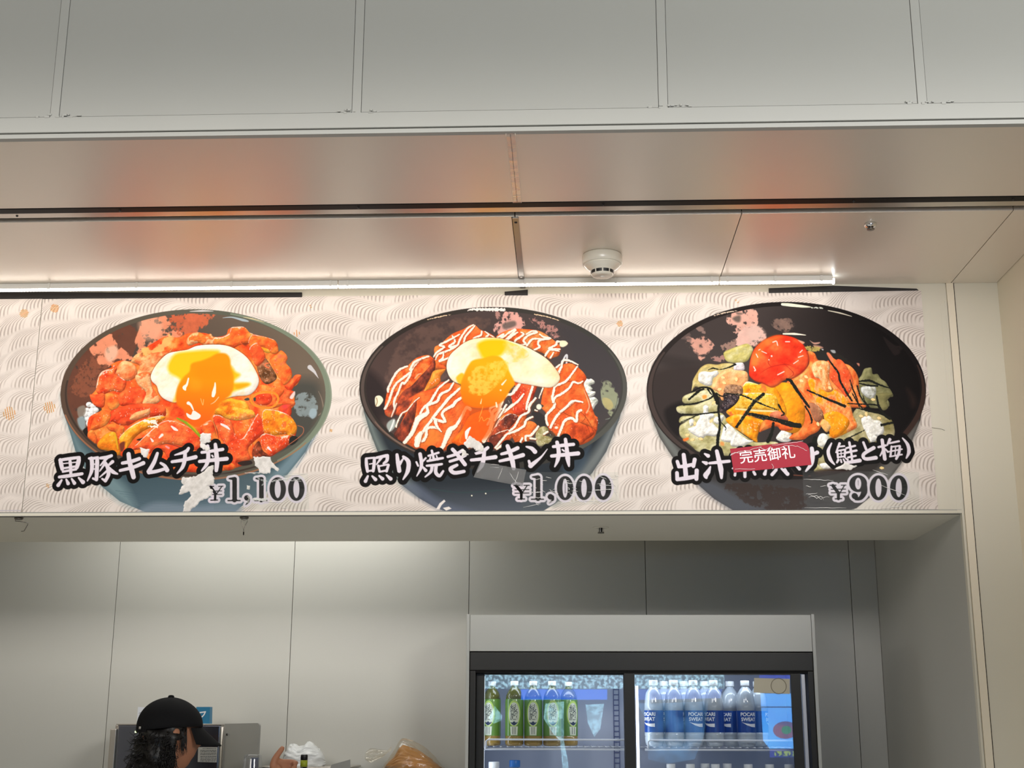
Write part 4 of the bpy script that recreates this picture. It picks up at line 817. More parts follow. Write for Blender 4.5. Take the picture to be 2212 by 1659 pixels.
rc('1360,1010 1420,990 1490,1000 1510,1090 1440,1120 1350,1100', 'i', 171, [(214, 202, 206), (240, 230, 236)])
rc('890,270 930,240 970,270 970,350 1040,370 1060,420 1000,450 1080,560 1160,640 1080,710 940,700 880,740 760,690 660,600 760,560 800,490 840,430 840,380 890,350', 'k', 172)
rc('680,470 740,450 760,520 700,560', 'k', 173); rc('1080,420 1190,390 1200,450 1120,530 1040,480', 'k', 174); rc('1200,560 1280,520 1400,660 1480,760 1300,800 1160,760 1180,640', 'k', 175)
rc('1360,640 1440,680 1560,760 1640,780 1460,860 1300,840', 'k', 176); rc('2060,620 2120,570 2190,620 2212,760 2100,800 1980,740', 'k', 177); rc('0,600 60,570 120,620 130,700 240,720 240,760 60,760 0,740', 'l', 178)
rc('1180,1360 1260,1340 1380,1350 1400,1440 1340,1540 1240,1500 1180,1430', 'j', 179, [(150, 150, 132), (190, 192, 184), (216, 218, 216)])
rc('1180,440 1290,400 1360,460 1460,480 1520,600 1480,700 1380,720 1300,760 1240,640 1200,560', 'l', 180, WR); rc('560,680 640,670 700,760 660,860 560,860 520,780', 'l', 181); rc('560,1120 760,1100 760,1200 620,1200', 'l', 182); rc('1300,660 1440,740 1320,800', 'l', 183)
for x_, y_ in ((0, 0),): pass
# salmon, sliced
SA = [(220, 84, 36), (238, 112, 48), (246, 142, 72), (248, 172, 104)]
SY = [(230, 124, 14), (246, 148, 14), (252, 170, 40)]
def sa(pts, cols, w, seed, **k): cv.food(pts, cols, w, seed, **{**dict(cell=20, edge=7, depth=0.7, rim=0.18, aspect=0.6), **k})
sa('1100,1180 1280,1080 1360,1100 1540,1130 1560,1280 1480,1400 1300,1440 1180,1560 1120,1440 1020,1360', [(232, 150, 90), (240, 170, 110), (246, 196, 140)], 'i', 190)
sa('300,830 400,820 480,850 540,950 660,960 700,850 760,920 880,990 1000,1030 1090,1120 1140,1240 1150,1400 1180,1560 1240,1659 900,1659 400,1659 200,1500 60,1300 200,1200 330,1100 400,980', SA, 'j', 191, cell=20)
sa('40,100 160,-60 400,160 600,330 560,600 400,700 300,760 100,740 240,560 -20,420', SA[:3], 'l', 192)
sa('380,-160 600,-80 900,80 1000,200 1060,400 1120,560 1000,640 780,740 700,700 720,600 660,480 520,240 460,120', SA[1:]+SY[1:], 'l', 193, cell=18)
sa('620,400 760,330 900,380 1000,480 960,600 800,730 720,700 690,600', SY, 'l', 194, cell=22)
sa('560,520 620,450 720,560 660,650 580,560', [(236, 170, 96), (246, 190, 120)], 'l', 195)
sa('400,220 500,230 600,330 600,420 540,500 460,440', [(150, 90, 66), (178, 120, 84)], 'l', 196)
sa('560,-660 700,-640 760,-480 900,-460 860,-300 720,-400 600,-440', [(244, 190, 130), (248, 208, 150)], 'l', 197, cell=8) if False else None
sa('700,1200 760,1000 860,940 980,1080 1060,1300 960,1500 880,1420', [(226, 74, 34), (238, 96, 50), (244, 128, 70)], 'j', 198)
sa('440,1040 540,960 700,1000 700,1240 760,1400 640,1420 560,1240 480,1200', [(232, 130, 60), (246, 180, 120), (250, 206, 150)], 'j', 199, cell=9)
sa('-80,1300 100,1300 220,1440 300,1580 340,1700 320,1900 200,2040 20,2000 -60,1860 -180,1600 -160,1400', SY, 'j', 200, cell=30, edge=16, con=0.6)
sa('1380,1280 1460,1100 1600,1280 1760,1340 1960,1440 2000,1600 2020,1700 1980,1720 1380,1710 1360,1640', [(196, 160, 40), (222, 186, 60), (238, 206, 90)], 'i', 201, cell=9) if False else None
sa('1530,1280 1700,1310 1830,1370 2000,1460 2010,1580 1700,1560 1480,1440', [(206, 170, 30), (226, 192, 60), (236, 206, 100)], 'i', 202, cell=9, shine=0.05)
sa('1240,360 1360,200 1400,60 1500,-40 1700,-60 1900,-100 2100,200 2100,420 1700,420 1500,480', SY+SA[1:2], 'k', 203)
sa('1400,90 1700,60 1960,100 2020,250 2000,330 1700,320 1380,290', [(214, 150, 30), (236, 176, 50), (246, 200, 90)], 'k', 204, cell=9, shine=0.06)
cv.line('1380,300 1700,325 2000,335', [24, 30, 24], (246, 220, 160), 'k', 0.9)
sa('1240,440 1400,380 1600,420 1800,480 1740,600 1700,720 1690,800 1500,680 1380,600 1260,510', SY+[(240, 190, 110)], 'k', 205)
sa('1800,470 1960,480 2200,560 2212,620 2060,620 1980,560 1800,620 1730,640', SA[:3], 'k', 206)
sa('1880,380 2000,330 2100,380 2160,470 1960,450', [(190, 90, 60), (226, 150, 110)], 'k', 207)
sa('-20,480 200,560 300,560 380,700 160,760 240,620 120,560 0,580', SA[:2], 'l', 208) if False else None
# burnt skin with dark ridges
cv.food('1200,1400 1260,1320 1460,1340 1480,1460 1400,1500 1220,1480', [(120, 84, 60), (160, 120, 90), (200, 150, 110)], 'i', 210, 5, 3, 0.9)
cv.food('1200,70 1420,100 1400,200 1300,290 1200,340 1100,350 1140,270 1200,180', [(28, 22, 26), (48, 38, 42), (96, 80, 80)], 'k', 211, 5, 3, 1.0)
# plum
pl = '780,590 790,510 820,440 880,390 950,362 1020,365 1080,385 1120,420 1148,470 1155,530 1130,580 1070,625 1000,645 960,675 920,688 870,665 820,650 785,620'
cv.line(pl, 9, (110, 36, 22), 3, 0.5)
cv.food(pl, [(222, 44, 20), (240, 62, 30), (248, 90, 44), (250, 120, 60)], 3, 212, 30, 16, 0.4, rim=0.25)
cv.fill('800,500 850,410 940,365 990,372 900,420 850,500 810,560', (252, 130, 50), 3, 0.6, 8)
for a_ in ('850,600 920,560 1010,545 1060,560', '920,480 900,530 920,560', '1000,540 1060,600 1030,630', '960,570 940,640'): cv.line(a_, [2, 6, 2], (170, 30, 20), 3, 0.7)
for a_, wd in (('930,405 950,398', 7), ('955,402 960,425', 6), ('1010,402 1035,402', 7), ('860,462 890,475', 5), ('825,480 835,500', 6), ('922,492 922,493', 11), ('905,515 905,516', 7), ('810,560 820,580 815,585', 7), ('960,610 1000,590', 6), ('1090,500 1120,490', 5), ('1060,540 1090,520', 5), ('1100,470 1115,455', 6), ('840,455 850,450', 5)): cv.line(a_, wd, (255, 226, 214), 3, 0.95)
# nori strips, sesame, glints
NO = (22, 24, 18)
for p_, wd, w_ in (('70,1240 130,1270 230,1420 330,1560 400,1659', [34, 50, 46, 40, 30], 'j'), ('340,1640 400,1740 440,1850 430,1900', [26, 22, 30, 12], 'j'), ('370,1400 640,1520 930,1640', [18, 34, 46], 'j'), ('670,900 760,1040 840,1150 860,1260 960,1440 1040,1560', [40, 28, 34, 30, 34, 26], 'j'), ('1010,1250 1060,1400 1110,1520 1150,1659', [14, 22, 20, 16], 'j'), ('1120,1340 1160,1480 1230,1590 1300,1659', [26, 22, 16, 14], 'j'),
                   ('980,1600 1150,1610 1380,1620 1450,1659', [16, 20, 24, 20], 'j'), ('1150,1270 1300,1260 1420,1310 1590,1370', [20, 40, 30, 14], 'j'), ('1150,1300 1280,1330 1420,1340', [14, 30, 24], 'j'), ('1410,1490 1430,1620', [22, 26], 'j'),
                   ('1040,60 1110,180 1200,300', [10, 24, 16], 'l'), ('1120,290 1300,330 1440,360 1600,430', [14, 36, 30, 36], 'l'), ('1410,120 1440,260 1520,380 1600,440', [22, 34, 40, 50], 'l'), ('1200,100 1240,200 1320,300', [10, 16, 12], 'l'), ('1480,540 1640,505', [40, 34], 'l'), ('930,760 1080,690 1230,615', [16, 22, 10], 'l'), ('490,740 480,810', [60, 50], 'l'),
                   ('0,500 120,530 250,550', [60, 76, 76], 'l'), ('1560,370 1800,420 2000,470 2212,520', [46, 60, 60, 66], 'k'), ('1790,80 1650,200 1560,330 1480,440 1390,570', [50, 52, 46, 44, 40], 'k'), ('1220,70 1450,90 1640,170 1800,240 1990,310', [20, 24, 26, 22, 12], 'k'),
                   ('1940,510 1920,640 1860,780', [36, 44, 60], 'k'), ('2020,240 2060,320 2100,370 2060,400', [34, 20, 30, 16], 'k'), ('600,240 800,210 980,150 1080,80 1120,200 1120,340 1140,500 1130,640 1110,800', [24, 22, 20, 40, 26, 30, 36, 34, 36], 'k'), ('680,155 830,40 900,0', [28, 26, 20], 'k'), ('560,500 700,440 850,380 1100,350', [12, 14, 18, 30], 'k'), ('580,380 780,385 860,370', [22, 20, 14], 'k'), ('1160,500 1230,580 1220,620', [10, 14, 8], 'k'), ('1090,60 1160,110 1220,100', [14, 22, 20], 'k'), ('1140,600 1110,700 1105,860', [30, 36, 44], 'k'),
                   ('720,1430 860,1360 1000,1380 1060,1480 1100,1600', [16, 26, 30, 46, 40], 'i'), ('680,1540 800,1430 900,1380', [24, 26, 18], 'i'), ('970,1100 1040,1075 1120,1090 1220,1080 1370,1020', [8, 20, 10, 16, 30], 'i'), ('960,1390 1020,1470', [28, 16], 'i')):
    cv.line(p_, wd, NO, w_, rough=1.5, seed=len(p_), sm=len(p_.split()) > 2)
cv.fill('500,840 580,800 700,880 740,920 660,970 620,950 580,930 530,950', (40, 38, 36), 'j', 0.9, 2); cv.steam('560,790 800,840 1000,960 1060,1040 900,960 700,880', (36, 34, 30), 'j', 220, 0.4, 0.9, 4, in3)
cv.fill('410,660 470,690 560,685 540,710 470,715', (214, 160, 140), 'j', 0.9, 2); cv.fill('460,730 560,740 610,770 520,780', (206, 150, 130), 'j', 0.8, 2); cv.steam('340,740 560,760 540,820 380,820', (190, 170, 90), 'j', 221, 0.5, 0.9, 3, None, 8, 3)
cv.fill('720,805 780,805 795,845 750,845', (176, 180, 182), 'j', 0.9, 2); cv.fill('1110,1000 1150,1005 1145,1045', (216, 140, 116), 'j', 0.9, 2); cv.fill('580,785 615,790 605,810', (190, 190, 190), 'j', 0.9, 1)
cv.fill('230,650 330,685 300,710', (238, 170, 140), 'j', 0.9, 2); cv.fill('660,850 700,845 760,930 740,990 700,930', (242, 130, 90), 'j', 0.95, 2)
SE = (240, 214, 150)
for x_, y_, w_, an in ((560, 1070, 'j', 0.3), (350, 1200, 'j', 0.6), (280, 1260, 'j', 0.4), (705, 1365, 'j', 0.8), (1350, 1540, 'j', 0.1), (1200, 1290, 'i', 0.4), (1130, 1390, 'i', -0.2), (1180, 1210, 'i', 0.3), (1385, 1235, 'i', 1.5), (765, 510, 'k', 1.6), (1010, 480, 'k', -0.9), (650, 690, 'k', -0.3), (725, 760, 'k', -0.4), (850, 745, 'k', 0.1), (1045, 210, 'k', -0.8), (1250, 370, 'l', 1.4), (1170, 405, 'l', 0.1), (1440, 435, 'l', 0.2), (530, 520, 'l', 1.2), (1480, 1180, 'l', 0)):
    dx, dy = 22*math.cos(an), 22*math.sin(an)
    cv.line([(x_-dx, y_-dy+5), (x_+dx, y_+dy+5)], [22, 44], (150, 100, 50), w_, 0.4, False); cv.line([(x_-dx, y_-dy), (x_, y_), (x_+dx, y_+dy)], [16, 44, 30], SE, w_, 1, False)
cv.fill('590,750 670,725 670,760 610,785', (236, 120, 50), 'k', 0.95, 2); cv.fill('880,100 940,95 940,140 890,150', (236, 150, 60), 'k', 0.9, 3); cv.fill('1150,790 1200,800 1200,850 1150,840', (226, 150, 80), 'k', 0.9, 3)
cv.specks('1540,1330 1960,1460 1960,1659 1500,1659', 60, 230, 'i', (8, 24), 0.4, (252, 232, 150)); cv.specks('1420,60 2000,130 1980,320 1420,280', 60, 231, 'k', (8, 26), 0.3, (252, 236, 170)); cv.specks('1500,500 1760,480 1700,620 1560,600', 24, 232, 'k', (10, 30), 0.8)
cv.specks('160,1200 480,1000 900,1100 1100,1500 800,1659 500,1500', 36, 233, 'j', (10, 36), 1.0, (255, 226, 196)); cv.specks('380,40 700,240 1060,560 700,640 560,380', 40, 234, 'l', (12, 40), 1.3, (255, 226, 180)); cv.specks('1560,330 2200,500 2190,530 1560,400', 40, 235, 'k', (5, 12), 0.3, (150, 150, 110), 3)
cv.specks('1640,200 1520,440 1400,560 1480,380', 26, 236, 'k', (5, 12), 0.3, (160, 160, 110), 3); cv.specks('1220,140 1380,110 1380,200 1200,320', 26, 237, 'k', (8, 24), -0.8, (190, 180, 186), 4); cv.specks('1240,1340 1460,1350 1440,1500 1220,1500', 26, 238, 'i', (8, 24), -0.6, (236, 200, 170), 4)
# scuffs and dark price ground of the third dish
cv.fill('480,1230 640,1200 900,1170 1060,1190 960,1240 560,1290', (44, 26, 22), 'l', 0.8, 6); cv.line('-100,1270 200,1290 420,1300', [5, 12, 5], (150, 84, 62), 'l', 0.8)
# ================= dish names: brush strokes, white on a black surround (strokes as radius list : points)
def title(strokes, dflt, blackpad=68, white=(226, 217, 226)):
    for ps in (0, 1):
        for s_ in strokes:
            w_ = dflt
            if s_[0] in 'abcdefghijkl' and s_[1] == ' ': w_, s_ = s_[0], s_[2:]
            r, p = s_.split(':'); r = [(float(v)*1.1+1)*2 for v in r.split(',')]
            r = r if len(r) > 1 else [r[0]*0.8, r[0], r[0], r[0]*0.85]
            if ps == 0: cv.line(p, [v*0+2*(max(v/2, 18)+blackpad*0.92) for v in r], (16, 14, 13), w_, sm=False)
            else: cv.line(p, r, white, w_, sm=len(p.split()) > 2)
title(['28:70,920 82,980 100,1060', '22:60,925 200,905 350,885', '30:350,890 340,960 318,1035', '10:110,978 320,955', '18:115,1048 310,1018', '22:212,905 225,1030 228,1150', '20:110,1098 305,1062', '24:55,1178 200,1160 395,1130', '14,26:90,1225 40,1300', '12,24:160,1215 188,1275', '12,24:240,1205 282,1270', '12,28:345,1190 410,1255',
       '26,28,24,8:535,900 545,980 535,1100 475,1235', '20:500,900 560,900 630,885', '28:622,895 620,1000 610,1215', '18:615,1225 560,1200', '11:565,990 610,980', '11:565,1062 605,1052', '24:670,895 760,885 835,860', '22,10:770,890 670,1005', '18,8:735,980 660,1090', '26:730,950 780,1040 790,1140 745,1235', '20,12:745,1235 695,1205', '16,8:765,1090 660,1180', '24,12:850,950 770,1020', '14,26,10:790,1030 855,1100 925,1132',
       '22,26,24:1000,970 1130,945 1250,905', '20,24,28:965,1080 1150,1035 1310,970', '28,30,34,30:1090,835 1105,950 1140,1080 1165,1180',
       '20,28,28:1520,825 1470,960 1390,1095', '26,24,20:1395,1110 1520,1090 1660,1045', '16,22,30:1570,970 1630,1010 1665,1075',
       '20,26,8:1985,750 1940,800 1780,850', '20,24,28:1740,950 1900,925 2090,880', '24,28,24,8:1935,820 1925,940 1890,1040 1815,1125',
       'd 20,22,22:250,810 400,790 560,765', 'd 22,26,28:215,945 420,925 620,905', 'd 22,28,26,10:335,715 345,880 320,990 245,1085', 'd 22,30,32,24:450,690 465,820 475,960 465,1080', 'd 14:400,855 415,875'], 'c')
title(['22:145,905 150,1000 165,1095', '16:150,900 265,890', '22:268,895 262,1000 250,1090', '10:195,985 250,975', '16:170,1088 250,1080', '18,22:300,890 440,860', '24,22,14:460,860 455,930 405,975', '20,8:375,885 300,990', '20:325,1010 345,1095', '14:345,1015 470,990', '22:478,1000 450,1090', '16:355,1098 450,1080', '14,24:170,1165 135,1240', '12,24:235,1165 285,1215', '12,24:340,1160 390,1205', '12,26:450,1150 510,1205',
       '20,28,28:605,845 620,960 640,1085', '22,10:645,985 700,900', '18,30,28,8:700,875 775,950 765,1090 695,1215',
       '16:895,955 920,1010', '24,24,20,6:950,835 970,960 960,1050 900,1165', '16:1035,895 985,950', '10,22:985,1020 1035,1080', '20:1125,785 1150,890', '18:1075,862 1225,815', '18:1060,940 1180,915 1290,895', '12:1105,880 1090,930', '12:1195,860 1215,920', '18:1050,1010 1170,1000 1275,985', '22,20,8:1130,1020 1110,1100 1025,1178', '22,24,22,14:1190,1010 1185,1110 1240,1160 1295,1090',
       '18,20,22:1365,875 1480,840 1585,780', '18,20,20:1395,945 1520,905 1625,855', '24,26,26:1435,765 1520,860 1620,990', '20,28,26,22:1500,1000 1405,1055 1460,1115 1605,1095',
       '22,26,8:1960,740 1870,800 1700,850', '20,24,28:1715,925 1900,905 2075,880', '22,30,28,8:1910,790 1895,920 1870,1010 1805,1105',
       'h 18,24,26:230,835 340,805 470,745', 'h 18,24,28:205,940 380,900 550,850', 'h 26,30,32,26:320,715 365,840 395,950 412,1050', 'h 10,26,30:600,725 680,750 730,800', 'h 4,12,24,32:915,760 830,870 740,950 665,1010', 'h 22:640,940 660,1010',
       'h 20,24,22:1005,725 1150,705 1305,690', 'h 22,26,28:980,865 1170,845 1375,825', 'h 24,28,26,8:1060,660 1085,800 1070,920 1025,1025', 'h 22,26,32,12:1185,615 1205,760 1220,900 1238,1015', 'h 14:1140,770 1165,790'], 'g')
title(['26,30,30:600,985 620,1150 635,1330', '22,24:505,1085 530,1160', '26,24:765,1055 745,1155', '24:525,1165 640,1150 750,1125', '24,26:500,1255 505,1350', '28,26:795,1220 790,1345', '28:515,1352 660,1330 790,1305',
       '12,26:915,970 965,1000', '12,26:885,1090 935,1110', '8,30,34,14:1000,1160 965,1240 930,1290 940,1330', '16,22,20:985,1110 1130,1095 1280,1080', '24,30,34,16:1095,930 1125,1060 1155,1200 1165,1330',
       '14,20,24:1350,1010 1500,985 1650,950', '20:1450,930 1460,1040', '20:1570,910 1575,1020', '20,10:1500,1050 1330,1190', '10,24:1510,1050 1680,1130', '20:1400,1170 1620,1140', '26,20:1510,1080 1515,1310', '20:1370,1250 1365,1290', '22:1645,1240 1665,1275',
       '20:1760,1000 1790,1040', '20:1740,1110 1780,1140', '8,24:1840,1180 1810,1270', '22:1880,1010 2100,980', '20:1990,940 1990,1180', '18:1900,1080 2080,1060', '22:1860,1180 2130,1150', '20,22:1980,1210 1920,1280', '14,26:2060,1190 2150,1270',
       'l 26,30,28,10:440,890 450,1010 430,1120 350,1230', 'l 16,26:440,990 520,950', 'l 14,22:200,1140 255,1195', 'l 20:40,1200 70,1255',
       'l 8,22,24,8:735,810 685,930 715,1050 780,1130',
       'l 16,8:855,815 800,950', 'l 14:830,865 925,855', 'l 16:820,925 830,1025', 'l 14:825,925 940,905', 'l 16:938,910 930,1015', 'l 8:830,972 930,958', 'l 8:876,920 880,1015', 'l 13:830,1022 930,1008', 'l 16,12:835,1060 815,1100', 'l 10,12:872,1055 882,1095', 'l 10,12:912,1050 930,1085', 'l 10,14:945,1035 975,1060',
       'l 20:1000,800 1025,930', 'l 16:955,885 1085,850', 'l 18:945,955 1105,920', 'l 18:1030,960 1045,1090', 'l 16:980,1025 1095,1000', 'l 20,26:945,1105 1155,1070',
       'l 20:1210,800 1250,900', 'l 24,22,22,26:1365,880 1215,975 1240,1045 1395,1028',
       'l 18:1435,870 1540,845', 'l 22,24:1490,765 1530,1045', 'l 18,8:1515,900 1460,1000', 'l 14:1540,900 1575,940', 'l 20,10:1605,755 1565,840', 'l 16:1600,812 1740,782', 'l 16:1630,860 1615,1000', 'l 13:1640,865 1755,850', 'l 18:1755,860 1740,960 1700,1045', 'l 12:1570,942 1785,900', 'l 12:1605,1012 1785,980', 'l 9:1690,870 1682,1000',
       'l 8,22,24,8:1795,735 1870,830 1890,940 1850,1035'], 'k', 64)
cv.fill('460,735 520,745 500,810 445,800', (24, 26, 20), 'l', 0.9, 1)

# ================= prices: bold serif figures, black on a pale surround
PW = (224, 214, 224)
def price(w_, strokes, zeros, pad=36):
    for ps in (0, 1):
        for s_ in strokes:
            r, p = s_.split(':'); r = [float(v)*2 for v in r.split(',')]; r = r if len(r) > 1 else r*2
            cv.line(p, [v+2*pad for v in r] if ps == 0 else r, PW if ps == 0 else (4, 4, 4), w_, sm=len(p.split()) > 2)
        for x, y, rx, ry, ix, iy in zeros:
            if ps == 0: cv.fill(ell(x, y, rx+pad, ry+pad, 60), PW, w_, 1, 1, False)
            else: cv.fill(ell(x, y, rx, ry, 60), (4, 4, 4), w_, 1, 1, False); cv.fill(ell(x, y, ix, iy, 50), PW, w_, 1, 1, False)
def one(x, yt, yb, k=1.0): return ['34:%g,%g %g,%g' % (x, yt+26, x, yb-16), '10,26:%g,%g %g,%g' % (x-80, yt+16, x-8, yt+18), '9:%g,%g %g,%g' % (x-98, yb-8, x+82, yb-8), '8,30:%g,%g %g,%g' % (x-40, yb-14, x, yb-24), '8,30:%g,%g %g,%g' % (x+40, yb-14, x, yb-24)]
price('d', one(738, 1185, 1538)+one(1138, 1185, 1538)+['38,38:918,1488 922,1492', '30,16,5:938,1495 945,1545 905,1592', '8:340,1320 425,1318', '20:380,1325 455,1430', '8:545,1322 470,1430', '7:500,1318 565,1316', '6:415,1390 545,1386', '6:410,1440 545,1438', '18:450,1425 445,1515', '8:382,1525 482,1522'],
      [(1382, 1358, 122, 176, 46, 134), (1660, 1356, 122, 178, 46, 136)])
price('h', one(775, 1160, 1518)+['40,40:960,1472 965,1476', '32,16,5:985,1480 995,1520 945,1565', '8:415,1305 500,1303', '22:450,1308 532,1410', '8:612,1308 545,1410', '7:565,1303 645,1302', '6:430,1370 640,1366', '6:430,1420 640,1417', '20:528,1405 526,1500', '8:478,1508 575,1506'],
      [(1180, 1344, 122, 180, 40, 142), (1462, 1342, 122, 180, 42, 138), (1748, 1338, 124, 182, 42, 132)])
price('l', ['8:712,1440 800,1438', '24:755,1445 840,1560', '8:925,1445 860,1555', '7:880,1438 948,1437', '6:730,1500 945,1497', '6:730,1553 945,1550', '22:838,1550 836,1640', '8:790,1643 886,1640', '40,44,30,16:1222,1430 1222,1540 1170,1628 1095,1648', '44,44:1080,1600 1084,1604'],
      [(1132, 1415, 132, 126, 46, 88), (1435, 1478, 130, 186, 46, 140), (1738, 1478, 130, 186, 46, 140)])
cv.line('1180,1280 1180,1420', [8, 10], (60, 56, 58), 'h', 0.8); cv.line('1132,1370 1134,1440', [8, 6], (60, 56, 58), 'l', 0.8)
# ================= surface torn off where old tape was pulled away
TW = (226, 222, 217)
def torn(pts, w_, seed):
    q = PT(pts, w_); out = []; r = random.Random(seed)
    for i, (x, y) in enumerate(q):
        x2, y2 = q[(i+1) % len(q)]; L = math.hypot(x2-x, y2-y); k = max(1, int(L/3.2))
        for j in range(k):
            t = j/k; nx, ny = -(y2-y)/max(L, 1e-6), (x2-x)/max(L, 1e-6); d = r.uniform(-1.4, 1.4) if j else 0
            out.append((x+(x2-x)*t+nx*d, y+(y2-y)*t+ny*d))
    cv.food(out, [(210, 206, 200), (226, 222, 217), (238, 234, 230)], 0, seed, 10, 3, 0.25, sm=False, rim=0.06)
torn('222,545 270,515 340,530 385,525 383,650 300,680 270,680 380,745 330,800 230,740 220,700', 'd', 301)
torn('430,1005 350,1020 240,1120 150,1170 -45,1185 -60,1250 -20,1300 -60,1330 -95,1440 -30,1430 55,1390 90,1450 -10,1560 -40,1700 60,1700 240,1530 330,1500 400,1440 420,1385 340,1310 420,1300 440,1200 410,1150', 'd', 302)
torn('1010,880 1150,870 1275,882 1300,960 1405,1065 1385,1095 1285,1040 1265,1125 1100,1125 1100,1060 1040,1010 1040,950', 'd', 303)
torn('1255,738 1330,755 1405,760 1365,885 1310,880 1270,800', 'c', 304)
torn('880,1120 1000,1115 1120,1128 1030,1135', 'd', 305); torn('1000,1500 1230,1495 1200,1540 1020,1530', 'd', 306); torn('920,1300 970,1310 960,1370 920,1360', 'd', 307)
cv.line('930,1470 960,1500 940,1560', [20, 30, 10], TW, 'd', 0.7, rough=9, seed=5)
for k, (a_, b_, c_, d_) in enumerate(((1060, 1185, 1230, 1240), (1280, 1250, 1420, 1205), (1150, 1300, 1180, 1240), (1420, 1215, 1520, 1230), (1600, 1215, 1750, 1190), (1040, 1510, 1220, 1505))): cv.line([(a_, b_), ((a_+c_)/2, (b_+d_)/2+8), (c_, d_)], [8, 22, 6], (214, 214, 214), 'd', 0.75, rough=5, seed=k)
torn('1600,680 1690,560 1760,600 1830,645 1895,715 1890,800 1770,785 1745,740 1660,750', 'g', 308); torn('1560,790 1600,770 1680,850 1580,880', 'g', 309)
cv.fill('1720,790 1780,760 1760,820 1790,860 1700,890 1650,880', (26, 24, 24), 'g', 1, 1, False)
torn('770,1200 870,1150 940,1090 1010,1130 1120,1150 1060,1180 1030,1210', 'l', 310)
cv.line('0,860 0,860', 1, TW, 'l', 0)
torn('1900,1500 2020,1500 2010,1659 1800,1659 1810,1640', 'l', 311) if False else None
cv.build('printed_sheet', BY, M['print'], banner)

# narrow neighbour banner at the left edge
lb = empty('menu_banner', (-1.75, BY-0.0008, BZ0), 'edge of a second wave pattern banner with gold flecks, cut off by the left side', 'banner')
cv2 = Canvas(-1.99, -1.6852, 2.2385, 2.9365, BY-0.0008, 0.00155); cv2.waves(4); 
_cv, cv = cv, cv2
fleck(52, 677, 10, 13, 7); fleck(20, 893, 15, 14, 6, 1.4)
cv.line('-5,1103 22,1103 44,1103', 2.5, (196, 190, 196), 0, 0.9)
cv.build('printed_sheet', BY-0.0008, M['print'], lb)
cv = _cv
# ---------------------------------------------------------------- tapes and the sold-out sticker on the banner
def sheet(pts, Y, name, m, lab, cat, bulge=0.0012, nx=24, ny=8, seed=1, **kw):
    """thin sheet stuck on the banner: measured corners (tl, tr, br, bl)"""
    P4 = [onY(x, y, Y) for x, y in pts]; r = random.Random(seed); c = sum(P4)/4
    e = empty(name, tuple(c), lab, cat, **kw); mb = MB(); vs = []
    for j in range(ny+1):
        for i in range(nx+1):
            u, v = i/nx, j/ny; p = P4[0]*(1-u)*(1-v)+P4[1]*u*(1-v)+P4[2]*u*v+P4[3]*(1-u)*v
            d = bulge*(math.sin(u*9+seed)*math.sin(v*5+seed*2)+r.uniform(-0.3, 0.3)) if 0 < i < nx and 0 < j < ny else 0
            vs.append((p[0], Y-0.0006-abs(d), p[2]))
    fs = [(j*(nx+1)+i, j*(nx+1)+i+1, (j+1)*(nx+1)+i+1, (j+1)*(nx+1)+i) for j in range(ny) for i in range(nx)]
    mb.add(vs, fs, True); mb.build('film', m, e); return e
M['tape'] = clearmat('clear_packing_tape', (0.93, 0.95, 0.94), 0.0, 0.22, 0.3, 26, 0.008, (0.6, 0.62, 0.6))
M['tape2'] = clearmat('milky_tape', (0.7, 0.72, 0.72), 0.0, 0.3, 0.3, 30, 0.36, c8(160, 160, 160))
for n_ in M['tape'].node_tree.nodes:
    if n_.type == 'MATH': n_.inputs[1].default_value = 0.08
M['glint'] = mat('painted_tape_glint', c8(250, 248, 246), 0.3, vary=0.02)  # near-white colour paints the light caught along folds of the tape
TY = BY-0.0006
def wrinkle_glints(e, segs, wd, Y=TY-0.0018):
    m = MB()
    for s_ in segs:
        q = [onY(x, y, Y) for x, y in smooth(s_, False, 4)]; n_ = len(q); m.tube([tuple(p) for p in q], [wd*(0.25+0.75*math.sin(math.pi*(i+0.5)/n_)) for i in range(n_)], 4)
    tag(m.build('wrinkle_glint', M['glint'], e), kind='stuff')
def jit(x0, y0, x1, y1, n_, a_, seed):
    r = random.Random(seed); return [(x0+(x1-x0)*i/(n_-1)+r.uniform(-a_, a_), y0+(y1-y0)*i/(n_-1)+r.uniform(-a_, a_)) for i in range(n_)]
t1 = sheet([(462, 1022), (665, 1022), (668, 1100), (462, 1101)], TY, 'tape_patch', M['tape'], 'clear tape patch stuck over the 1,100 price', 'tape', seed=2)
wrinkle_glints(t1, [jit(612, 1028, 660, 1025, 6, 1.0, 1), jit(585, 1040, 645, 1030, 7, 1.6, 2), jit(600, 1034, 650, 1040, 6, 1.2, 3), jit(560, 1082, 615, 1086, 7, 1.4, 4), jit(608, 1095, 620, 1097, 4, 1.5, 5), jit(530, 1022, 560, 1020, 5, 0.6, 6)], 0.0009)
t2 = sheet([(1131, 1020), (1335, 1020), (1338, 1084), (1126, 1104)], TY-0.0004, 'tape_patch', M['tape'], 'crinkled clear tape patch stuck over the 1,000 price', 'tape', seed=3)
wr = []
for k in range(46):
    r = random.Random(k+50); x = r.uniform(1140, 1332); y = r.uniform(1024, 1090); L = r.uniform(4, 15); wr.append(jit(x, y, min(x+L, 1336), min(y+r.uniform(-3, 7), 1092), 5, 1.1, k))
wrinkle_glints(t2, wr+[jit(1325, 1035, 1334, 1080, 9, 2.2, 9), jit(1200, 1088, 1300, 1080, 14, 2.4, 10), jit(1130, 1096, 1168, 1088, 5, 0.8, 11), jit(1290, 1045, 1332, 1050, 8, 1.6, 12), jit(1270, 1062, 1330, 1056, 9, 1.8, 13)], 0.0007)
